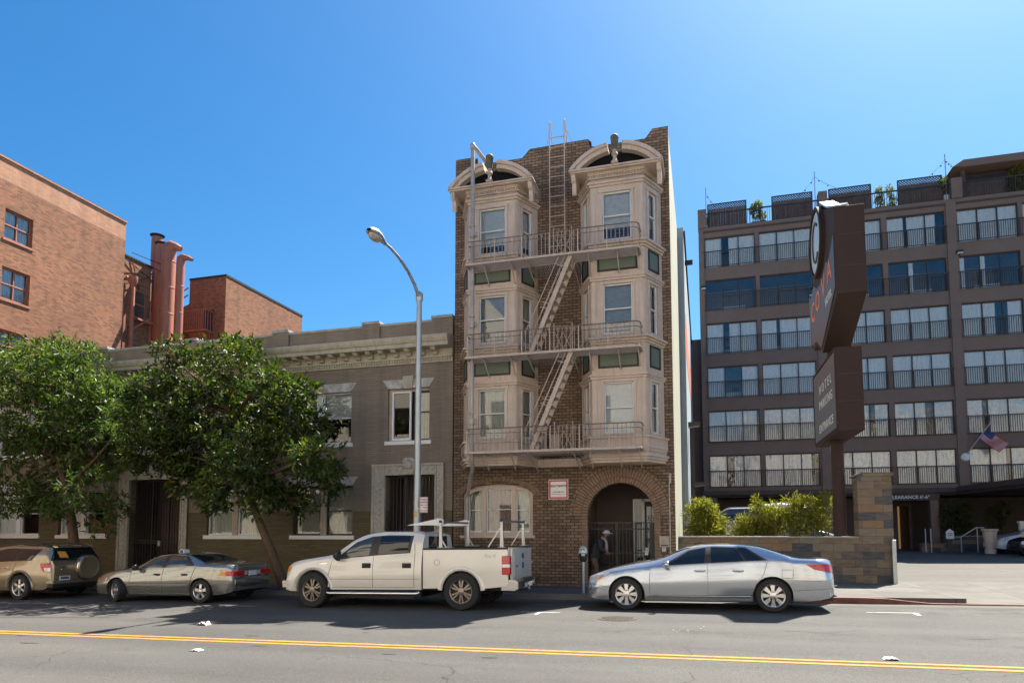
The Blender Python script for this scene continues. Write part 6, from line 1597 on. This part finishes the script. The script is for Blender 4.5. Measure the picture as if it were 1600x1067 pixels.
# ---- cream pickup
tr = thing('pickup_truck', 'cream white four door pickup with an aluminium ladder rack over its bed', 'pickup truck')
TT = [(0, .6), (.03, .86), (.1, .93), (.3, 1.02), (.8, 1.1), (1.2, 1.16), (1.32, 1.2), (1.75, 1.5), (2.05, 1.63), (2.5, 1.685), (3.0, 1.68), (3.35, 1.64), (3.44, 1.6)]
TS = [(0, .58), (.1, .86), (.4, .97), (1.0, 1.06), (1.3, 1.09), (2.4, 1.16), (3.44, 1.2)]
TW = [(0, .76), (.03, .82), (.12, .9), (.4, .95), (1.0, .97), (3.44, .97)]
c = Car(3.44, TT, TS, TW, [(0, .4), (.3, .36), (1.2, .4), (3.44, .42)], (.82,), .44, .395, tumble=.3, bulge=.05, inset=.06, railf=.92)
c.body(tr, 'cream', name='cab')
c.patch(tr, 'window_trim', 'blk', [(1.36, 1.07), (1.62, 1.075), (1.8, 1.105), (2.4, 1.15), (3.16, 1.2)], [(1.83, 1.44), (2.2, 1.56), (2.6, 1.585), (3.0, 1.58), (3.2, 1.565)], eps=.004, n=28, thick=False)
for a, t_ in (([(1.47, 1.09), (1.75, 1.1), (1.85, 1.13), (2.18, 1.15)], [(1.86, 1.43), (2.0, 1.49), (2.15, 1.53), (2.24, 1.545)]), ([(2.4, 1.17), (3.1, 1.215)], [(2.42, 1.56), (3.12, 1.555)])): c.patch(tr, 'side_window', 'cglass_l' if t_[0][0] < 2 else 'cglass', a, t_, eps=.008, n=12, thick=False)
c.toppatch(tr, 'windscreen', 'cglass', 1.34, 1.98, .97)
for k, pts in enumerate(([(1.2, .46), (2.29, .46), (2.29, 1.135), (1.28, 1.07)], [(2.3, .46), (3.27, .47), (3.27, 1.18), (2.3, 1.137)])):
    d = c.patch(tr, 'door', 'cream', pts[:2], [pts[3], pts[2]], eps=.004, n=14, rows=10)
    for sg, dd in zip((-1, 1), d):
        hb = MB().world(); hb.mat(m['blk'])
        x, z = pts[1][0] - (.15 if k == 0 else .17), .93; y = c.side(x, z); hb.box(x - .105, x + .105, min(sg * (y + .005), sg * (y + .02)), max(sg * (y + .005), sg * (y + .02)), z - .055, z + .055); hb.tube([(x - .08, sg * (y + .035), z + .01), (x + .08, sg * (y + .035), z + .01)], .02, 8)
        hb.build('handle', dd, local=True, bevel=.008)
c.lines(tr, 'shut_line', 'blk', [[(1.28, 1.07), (1.19, .6), (1.2, .46), (2.2, .46), (3.275, .47), (3.275, 1.15), (3.25, 1.4)], [(2.295, 1.13), (2.295, .46)], [(1.2, .635), (3.4, .645)]])
c.patch(tr, 'headlight', 'clearlens', [(.05, .68), (.16, .7)], [(.07, .87), (.2, .9)], eps=.004, thick=False); c.patch(tr, 'turn_signal', 'amber', [(.06, .78), (.19, .8)], [(.09, .87), (.22, .9)], eps=.009, thick=False)
mirror(tr, c, 1.5, 1.13, 'blk', .16, .13)
c.lines(tr, 'fender_badge', 'chrome', [[(.97, .965), (1.17, .975)]], .022, .002)
b = MB().world(); b.mat(m['chrome']); b.prism([(-.03, .42), (.25, .42), (.25, .58), (-.02, .6), (-.05, .55)], -.88, .88); b.build('front_bumper', tr, local=True, bevel=.03)
b = MB().world(); b.mat(m['grille']); b.box(-.02, .03, -.6, .6, .64, .86); b.mat(m['chrome']); 
for z in (.7, .78): b.box(-.035, -.02, -.6, .6, z, z + .03)
b.build('grille', tr, local=True)
b = MB().world(); b.mat(m['cglass']); b.box(3.44, 3.446, -.55, .55, 1.24, 1.55); b.build('rear_window', tr, local=True)
# bed : side panels with arch cut-outs, tailgate
b = MB().world(); b.mat(m['cream'])
x0, x1, zr = 3.475, 5.36, 1.265
def bedside(lo): return None
poly = [(x0, .44)] + [(4.34 + .45 * math.cos(t), .395 + .45 * math.sin(t)) for t in [PI - .12 - (PI - .24) * k / 20 for k in range(21)]] + [(x1 - .06, .5), (x1, .52), (x1, zr), (x0, zr)]
for sg in (-1, 1):
    a_, e_ = sorted((sg * .885, sg * .955)); b.prism(poly, a_, e_)
    b.mat(m['blk']); a_, e_ = sorted((sg * .87, sg * .965)); b.box(x0, x1, a_, e_, zr + .002, zr + .035); b.mat(m['cream'])
b.box(x0, x0 + .05, -.884, .884, .6, 1.22); b.mat(m['blk']); b.box(x0 + .06, x1 - .06, -.884, .884, .7, .76); b.box(.5, 5.3, -.62, .62, .38, .6)
for sg in (-1, 1):
    N = 14; rr = .455; P = [(4.34 + rr * math.cos(PI * k / N), .395 + rr * math.sin(PI * k / N)) for k in range(N + 1)]
    I0 = [b.p(a, sg * .93, q) for a, q in P]; I1 = [b.p(a, sg * .6, q) for a, q in P]
    for k in range(N): b.face([I0[k], I0[k + 1], I1[k + 1], I1[k]])
    b.face(I1)
bed = b.build('bed', tr, local=True, bevel=.012)
for wx, cy_, rr in ((4.34, .95, .475), (.82, None, .47)):
    for sg in (-1, 1):
        b = MB().world(); b.mat(m['cream']); pts = []
        for k in range(21):
            t = .05 + (PI - .1) * k / 20; x = wx + rr * math.cos(t); z = .395 + rr * math.sin(t)
            y = cy_ if cy_ else c.side(x, z)
            pts.append((x, sg * (y - .006), z))
        b.tube(pts, .05, 8, flat=.75); b.build('arch_flare', tr, smooth=50, local=True)
b = MB().world(); b.mat(m['cream']); b.box(x1 + .004, x1 + .06, -.8, .8, .6, 1.27); b.box(x1 + .0605, x1 + .07, -.7, .7, .68, 1.16); b.mat(m['blk']); b.box(x1 + .0705, x1 + .08, -.07, .07, 1.06, 1.16); b.mat(m['flag_b']); b.lathe((x1 + .0705, 0, .9), [(.075, 0), (.06, .014), (0, .016)], 16, 'x'); b.mat(m['blk']); b.box(x1 + .0705, x1 + .076, -.55, -.42, .88, .92); b.build('tailgate', tr, local=True, bevel=.012)
for sg in (-1, 1):
    b = MB().world(); b.mat(m['redlens']); a_, e_ = sorted((sg * .803, sg * .962)); b.box(x1 - .13, x1 + .045, a_, e_, .74, 1.13); o = b.build('tail_light', tr, local=True, bevel=.015)
    b = MB().world(); b.mat(m['clearlens']); a_, e_ = sorted((sg * .81, sg * .967)); b.box(x1 - .135, x1 + .05, a_, e_, .895, .955); b.build('reverse_light', o, local=True)
b = MB().world(); b.mat(m['chrome']); b.prism([(5.22, .42), (5.5, .42), (5.58, .46), (5.58, .6), (5.5, .64), (5.22, .64)], -.95, -.42); b.prism([(5.22, .42), (5.5, .42), (5.58, .46), (5.58, .6), (5.5, .64), (5.22, .64)], .42, .95); b.prism([(5.3, .42), (5.5, .42), (5.5, .54), (5.3, .54)], -.419, .419); b.mat(m['blk']); b.box(5.36, 5.56, -.42, .42, .5405, .63); b.mat(m['plate']); b.box(5.501, 5.508, -.16, .16, .43, .53); b.mat(m['blk']); b.box(5.25, 5.5, -.04, .04, .34, .41); b.mat(m['alu']); b.lathe((5.56, 0, 0), [(.02, .36), (.035, .4), (.025, .43), (.03, .46), (0, .48)], 10); b.build('rear_bumper', tr, local=True, bevel=.015)
for sg in (-1, 1): b = MB().world(); b.mat(m['chrome']); b.tube([(1.22, sg * 1.0, .34), (1.3, sg * 1.02, .33), (3.35, sg * 1.02, .34), (3.42, sg * 1.0, .36)], .035, 10); b.build('side_step', tr, smooth=50, local=True)
text_mesh('4x4', .12, m['alu'], tr, (4.98, -.958, 1.13), FX, UP, extrude=.002, xs=1.5)
b = MB().world(); b.mat(m['blk']); b.tube([(3.8 + .06 * math.cos(t), -.957, 1.0 + .06 * math.sin(t)) for t in [2 * PI * k / 16 for k in range(17)]], .004, 4); b.build('filler_flap', tr, local=True)
wheel_set(tr, (.82, 4.34), .395, .975, .395, .25, (6, .016, .02, True), 'rim_t', .25, steer=R(-7))
# ladder rack
rko = thing('ladder_rack', None, None); rko.parent = tr
for xr, brace in ((3.86, .12), (5.22, -.3)):
    rk = MB().world(); rk.mat(m['alu'])
    for sg in (-1, 1):
        rk.prism([(xr - .04, 1.3), (xr + .04, 1.3), (xr + .022, 1.84), (xr - .022, 1.84)], sg * .87 - .025, sg * .87 + .025)
        rk.bar((xr + brace, sg * .87, 1.31), (xr + .0, sg * .87, 1.5 if brace > 0 else 1.74), .03)
        rk.box(xr - .08, xr + .28 if xr < 4 else xr + .08, sg * .87 - .05, sg * .87 + .05, 1.301, 1.315)
    rk.bar((xr, -.86, 1.85), (xr, .86, 1.85), .045)
    rk.mat(m['blk'])
    for sg in (-1, 1): rk.bar((xr, sg * .86, 1.86), (xr, sg * .92, 1.86), .05)
    rk.build('rack_hoop', rko, local=True, bevel=.004)
for sg in (-1, 1): b = MB().world(); b.mat(m['white']); b.prism([(3.05, 1.79), (3.9, 1.78), (3.9, 1.91), (3.82, 1.93)], sg * .84 - .03, sg * .84 + .03); b.build('rack_wing', rko, local=True, bevel=.006)
place(tr, -9.25, 14.32)

# ---- vehicles on the hotel forecourt
def parkcopy(src, label, X, Y, Z, rz, paint_to, frm):
    o = copy_tree(src); o['label'] = label
    for q in o.children_recursive:
        if q.type == 'MESH' and any(mm and mm.name.startswith(frm) for mm in q.data.materials):
            q.data = q.data.copy()
            for k, mm in enumerate(q.data.materials):
                if mm and mm.name.startswith(frm): q.data.materials[k] = m[paint_to]
    o.location = (X, Y, Z); o.rotation_euler = (0, 0, rz); return o
parkcopy(av, 'white sedan parked under the hotel canopy at the right edge', 13.55, 38.6, .52, R(8), 'pwhite', 'silver_car')
parkcopy(av, 'black car parked in front of the white sedan at the right edge', 13.45, 35.7, .47, R(5), 'pblack', 'silver_car')
gc = parkcopy(av, 'grey green car mostly hidden behind the planter pillar and sign pole', 6.5, 28.0, .32, PI, 'champ', 'silver_car')
vn = thing('parked_van', 'dark navy van parked behind the bamboo bushes on the forecourt', 'van', (0, 0, 0))
c = Car(4.6, [(0, .7), (.05, 1.0), (.6, 1.2), (1.0, 1.35), (1.5, 2.0), (1.8, 2.15), (4.4, 2.18), (4.55, 2.1), (4.6, 1.8)], [(0, .6), (.1, .95), (.8, 1.12), (1.4, 1.2), (4.5, 1.22), (4.6, 1.1)], [(0, .7), (.1, .85), (.6, .95), (4.4, .97), (4.6, .9)], [(0, .4), (.3, .3), (4.6, .35)], (.9, 3.7), .4, .36, tumble=.1, inset=.05)
c.body(vn, 'pblue'); c.patch(vn, 'side_window', 'cglass', [(1.3, 1.3), (1.95, 1.3)], [(1.62, 1.85), (1.95, 1.88)], eps=.006, n=8); c.toppatch(vn, 'windscreen', 'cglass', 1.05, 1.5, .95); b = MB().world(); b.mat(m['cglass']); b.box(4.601, 4.612, -.6, .6, 1.3, 1.85); b.build('rear_window', vn, local=True, bevel=.005)
wheel_set(vn, (.9, 3.7), .36, .96, .36, .22, (6, .03, .03, False), 'rim', .2)
vn.location = (-.9, 25.6, .3)
parkcopy(vn, 'white van seen from behind, its roof showing above the bamboo bushes', 2.95, 31.6, .48, -PI / 2, 'pwhite', 'navy_van')

# ------------------------------------------------------------------ the man in the doorway
def person(X, Y, Z):
    t = thing('person', 'man in dark jacket, grey scarf and pale cap leaning forward in the arched doorway', 'person', (X, Y, Z))
    S = .88
    def skin(name, chains, mat, sub=2):
        vs = []; es = []; rs = []; idx = {}
        def vid(p, r):
            k = tuple(round(q, 4) for q in p)
            if k not in idx: idx[k] = len(vs); vs.append((X + p[0] * S, Y + p[1] * S, Z + p[2] * S)); rs.append(r * S)
            return idx[k]
        for ch in chains:
            ids = [vid(p, r) for p, r in ch]
            es.extend(zip(ids, ids[1:]))
        me = bpy.data.meshes.new(name); me.from_pydata(vs, es, [])
        o = bpy.data.objects.new(name, me); COL.objects.link(o)
        md = o.modifiers.new('s', 'SKIN'); md.use_smooth_shade = True
        for v, r in zip(me.skin_vertices[0].data, rs): v.radius = (r, r)
        me.skin_vertices[0].data[0].use_root = True
        o.modifiers.new('d', 'SUBSURF').levels = sub
        o.modifiers['d'].render_levels = sub
        dg = bpy.context.evaluated_depsgraph_get(); dg.update()
        m2 = bpy.data.meshes.new_from_object(o.evaluated_get(dg))
        COL.objects.unlink(o); bpy.data.objects.remove(o)
        off = Vector((X, Y, Z))
        for v in m2.vertices: v.co -= off
        m2.materials.clear(); m2.materials.append(m[mat]); m2.shade_smooth() if hasattr(m2, 'shade_smooth') else None
        for p in m2.polygons: p.material_index = 0
        o2 = bpy.data.objects.new(name, m2); COL.objects.link(o2); o2.parent = t; OFF[o2] = off
        return o2
    pel = (0, 0, .88); waist = (.06, 0, 1.05); chest = (.17, 0, 1.26); neck0 = (.27, 0, 1.42); neck = (.31, 0, 1.47); headc = (.37, 0, 1.56); crown = (.38, 0, 1.65)
    handR = []; handL = []
    def arm(s, el, wr, fdir):
        sh = (.22, s * .2, 1.37)
        ch = [(chest, .12), ((.2, s * .1, 1.34), .09), (sh, .075), (el, .05), (wr, .034)]
        return ch
    elR, wrR = (.24, -.27, 1.1), (.45, -.2, 1.0); elL, wrL = (.12, .27, 1.1), (.33, .25, .98)
    def hand(w, d, s):
        w = Vector(w); d = Vector(d).normalized(); sd = Vector((0, 1, 0)); dn = d.cross(sd).normalized()
        palm = w + d * .075
        chains = [[(tuple(w), .03), (tuple(w + d * .04), .03), (tuple(palm), .032)]]
        for k, ln in enumerate((.06, .07, .066, .05)):
            b0 = palm + sd * (.024 - .016 * k) ; b1 = b0 + d * ln * .55 + dn * .01; b2 = b1 + d * ln * .4 + dn * .03
            chains.append([(tuple(palm), .032), (tuple(b0 + d * .012), .010), (tuple(b1), .009), (tuple(b2), .0075)])
        th = w + d * .035 + sd * s * .03
        chains.append([(tuple(w + d * .04), .03), (tuple(th), .012), (tuple(th + d * .035 + dn * .02 + sd * s * .01), .009)])
        return chains
    legs = []
    for s, kx, fx in ((-1, .1, -.02), (1, -.02, -.14)):
        legs.append([(pel, .11), ((0, s * .09, .84), .085), ((kx, s * .1, .48), .065), ((fx, s * .1, .1), .045), ((fx + .02, s * .1, .05), .045), ((fx + .17, s * .11, .035), .035)])
    body = [[(pel, .11), (waist, .105), (chest, .12), (neck0, .065), (neck, .055), ((.345, 0, 1.53), .08), (headc, .095), (crown, .07)], [(headc, .095), ((.455, 0, 1.53), .045), ((.475, 0, 1.545), .014)], [((.345, 0, 1.53), .08), ((.42, 0, 1.475), .035)]]
    skin('body', body + legs + [arm(-1, elR, wrR, None), arm(1, elL, wrL, None)] + hand(wrR, (.8, .1, -.5), 1) + hand(wrL, (.6, -.1, -.8), -1), 'skin')
    skin('jacket', [[((-.02, 0, .74), .185), ((.01, 0, .84), .18), (waist, .165), (chest, .178), ((.235, 0, 1.36), .12), ((.265, 0, 1.40), .085)]] + [[(chest, .178), ((.2, s * .1, 1.34), .125), ((.22, s * .2, 1.37), .092), (e, .068), (tuple(Vector(e).lerp(Vector(w), .85)), .05)] for s, e, w in ((-1, elR, wrR), (1, elL, wrL))], 'jacket')
    skin('trousers', [[((0, 0, .95), .15), ((0, 0, .88), .155), ((0, s * .09, .82), .12), ((kx, s * .1, .48), .085), ((fx, s * .1, .12), .066)] for s, kx, fx in ((-1, .1, -.02), (1, -.02, -.14))], 'trouser')
    skin('scarf', [[((.25, -.1, 1.42), .045), ((.36, -.1, 1.41), .045), ((.4, -.09, 1.28), .05), ((.4, -.1, 1.1), .06), ((.37, -.1, .94), .05)], [((.25, -.1, 1.42), .045), ((.24, .06, 1.44), .045)]], 'shirt')
    b = MB((0, 0, 0)).world(); b.mat(m['cap'])
    cx_, cy_, cz_ = X + .385 * S, Y, Z + 1.585 * S
    b.grid([[(cx_ + .108 * S * math.cos(a) * math.cos(q) * 1.12, cy_ + .1 * S * math.cos(a) * math.sin(q), cz_ + .105 * S * math.sin(a)) for q in [2 * PI * k / 18 for k in range(19)]] for a in [PI / 2 * k / 7 for k in range(8)]])
    b.prism([(cx_ + .1 * S, cy_ - .075 * S), (cx_ + .17 * S, cy_ - .065 * S), (cx_ + .2 * S, cy_), (cx_ + .17 * S, cy_ + .065 * S), (cx_ + .1 * S, cy_ + .075 * S)], cz_ - .012, cz_ + .002, 'xy')
    b.build('cap', t, smooth=50)
    for s in (-1, 1): b = MB().world(); b.mat(m['ink']); b.lathe((X + .452 * S, Y + s * .034 * S, Z + 1.565 * S), [(0, -.008), (.009, 0), (0, .008)], 8, 'x'); b.build('eye', t, smooth=60)
    for s in (-1, 1): b = MB().world(); b.mat(m['skin']); b.lathe((X + .36 * S, Y + s * .095 * S, Z + 1.545 * S), [(.0, -.012), (.026, -.004), (.022, .006), (0, .01)], 10, 'y'); b.build('ear', t, smooth=60)
    b = MB().world(); b.mat(m['blk'])
    b.grid([[(X + .345 * S + .1 * S * math.cos(q) * math.cos(a), Y + .1 * S * math.sin(q) * math.cos(a), Z + (1.575 - .11 * math.sin(a)) * S) for q in [PI * .42 + PI * 1.16 * k / 12 for k in range(13)]] for a in (0, .3, .6, .9)])
    b.build('hair', t, smooth=60, recalc=False)
person(-2.9, 18.36, gz(-2.9) + .172)

# ------------------------------------------------------------------ buildings across the street, seen only as reflections
def across(label, x0, x1, h, mat, nx, nz, seed):
    t = thing('street_building', label, 'building', ((x0 + x1) / 2, -3.2, 0), 'buildings across the street')
    y = -3.2; holes = []
    w = (x1 - x0) / nx; fh = (h - 1.2) / nz
    for i in range(nx):
        for j in range(nz): holes.append(rect(x0 + w * (i + .27), x0 + w * (i + .73), .6 + fh * (j + .3), .6 + fh * (j + .85)))
    b = MB((0, y, 0), (1, 0, 0), (0, 1, 0)); b.prism(rect(x0, x1, -.8, h), -.3, 0, holes=holes); b.build('front_wall', t, m[mat])
    b = MB((0, y, 0), (1, 0, 0), (0, 1, 0)); b.mat(m[mat]); b.box(x0 - .1, x1 + .1, .002, .4, h - .5, h - .2); b.box(x0, x1, -9, -.305, h - .4, h - .2); b.box(x0, x0 + .2, -9, -.305, -.8, h - .41); b.box(x1 - .2, x1, -9, -.305, -.8, h - .41); b.mat(m['dark']); b.box(x0 + .21, x1 - .21, -1.6, -1.5, -.8, h - .5); b.build('shell', t)
    for hl in holes: b = MB((0, y, 0), (1, 0, 0), (0, 1, 0)); b.mat(m['glass']); b.quad((hl[0][0], -.15, hl[0][1]), (hl[1][0], -.15, hl[1][1]), (hl[2][0], -.15, hl[2][1]), (hl[3][0], -.15, hl[3][1])); b.build('pane', t, recalc=False)
across('beige building across the street, mirrored in the hotel windows', 5, 40, 15.5, 'beigebldg', 11, 5, 1)
across('pale low building across the street, mirrored in the car doors', -13, 4.6, 13.5, 'palebldg', 6, 4, 2)
across('tan block across the street at the left, mirrored in the sedan windows', -55, -13.4, 17, 'beigebldg', 12, 5, 3)
# ------------------------------------------------------------------ camera, light
cam = bpy.data.cameras.new('camera'); co = bpy.data.objects.new('camera', cam); COL.objects.link(co)
cam.sensor_width = 36; cam.lens = 23.625; cam.shift_y = .13366; cam.clip_end = 2000; cam.clip_start = .1
th, pt = R(15.9), R(4.5)
fw = Vector((-math.sin(th) * math.cos(pt), math.cos(th) * math.cos(pt), math.sin(pt)))
co.location = (0, 0, 1.58); co.rotation_euler = fw.to_track_quat('-Z', 'Y').to_euler()
scene.camera = co
sun = bpy.data.lights.new('sun', 'SUN'); sun.energy = 5; sun.angle = R(.5); sun.color = (1, .93, .82)
so = bpy.data.objects.new('sun', sun); COL.objects.link(so); so.rotation_euler = SUN.to_track_quat('Z', 'Y').to_euler(); so.location = SUN * 80
w = bpy.data.worlds.new('World'); scene.world = w; w.use_nodes = True
nt = w.node_tree; nt.nodes.clear()
out = nt.nodes.new('ShaderNodeOutputWorld'); bg = nt.nodes.new('ShaderNodeBackground'); sky = nt.nodes.new('ShaderNodeTexSky')
sky.sky_type = 'NISHITA'; sky.sun_disc = False; sky.sun_elevation = math.asin(SUN.z); sky.sun_rotation = math.atan2(SUN.x, SUN.y)
sky.air_density = 1.0; sky.dust_density = 1.1; sky.ozone_density = 4.0; sky.altitude = 50
hs = nt.nodes.new('ShaderNodeHueSaturation'); hs.inputs['Saturation'].default_value = 1.33
nt.links.new(sky.outputs[0], hs.inputs['Color']); tn = nt.nodes.new('ShaderNodeMix'); tn.data_type = 'RGBA'; tn.blend_type = 'MULTIPLY'; tn.inputs[0].default_value = 1; tn.inputs[7].default_value = (.8, 1.02, 1.0, 1); nt.links.new(hs.outputs[0], tn.inputs[6]); nt.links.new(tn.outputs[2], bg.inputs[0]); nt.links.new(bg.outputs[0], out.inputs[0]); bg.inputs[1].default_value = .06
vs = scene.view_settings; vs.view_transform = 'Standard'; vs.look = 'None'; vs.gamma = 1; vs.exposure = 1.65
scene.cycles.max_bounces = 10; scene.cycles.transparent_max_bounces = 16; scene.cycles.diffuse_bounces = 4; scene.cycles.caustics_reflective = False; scene.cycles.caustics_refractive = False
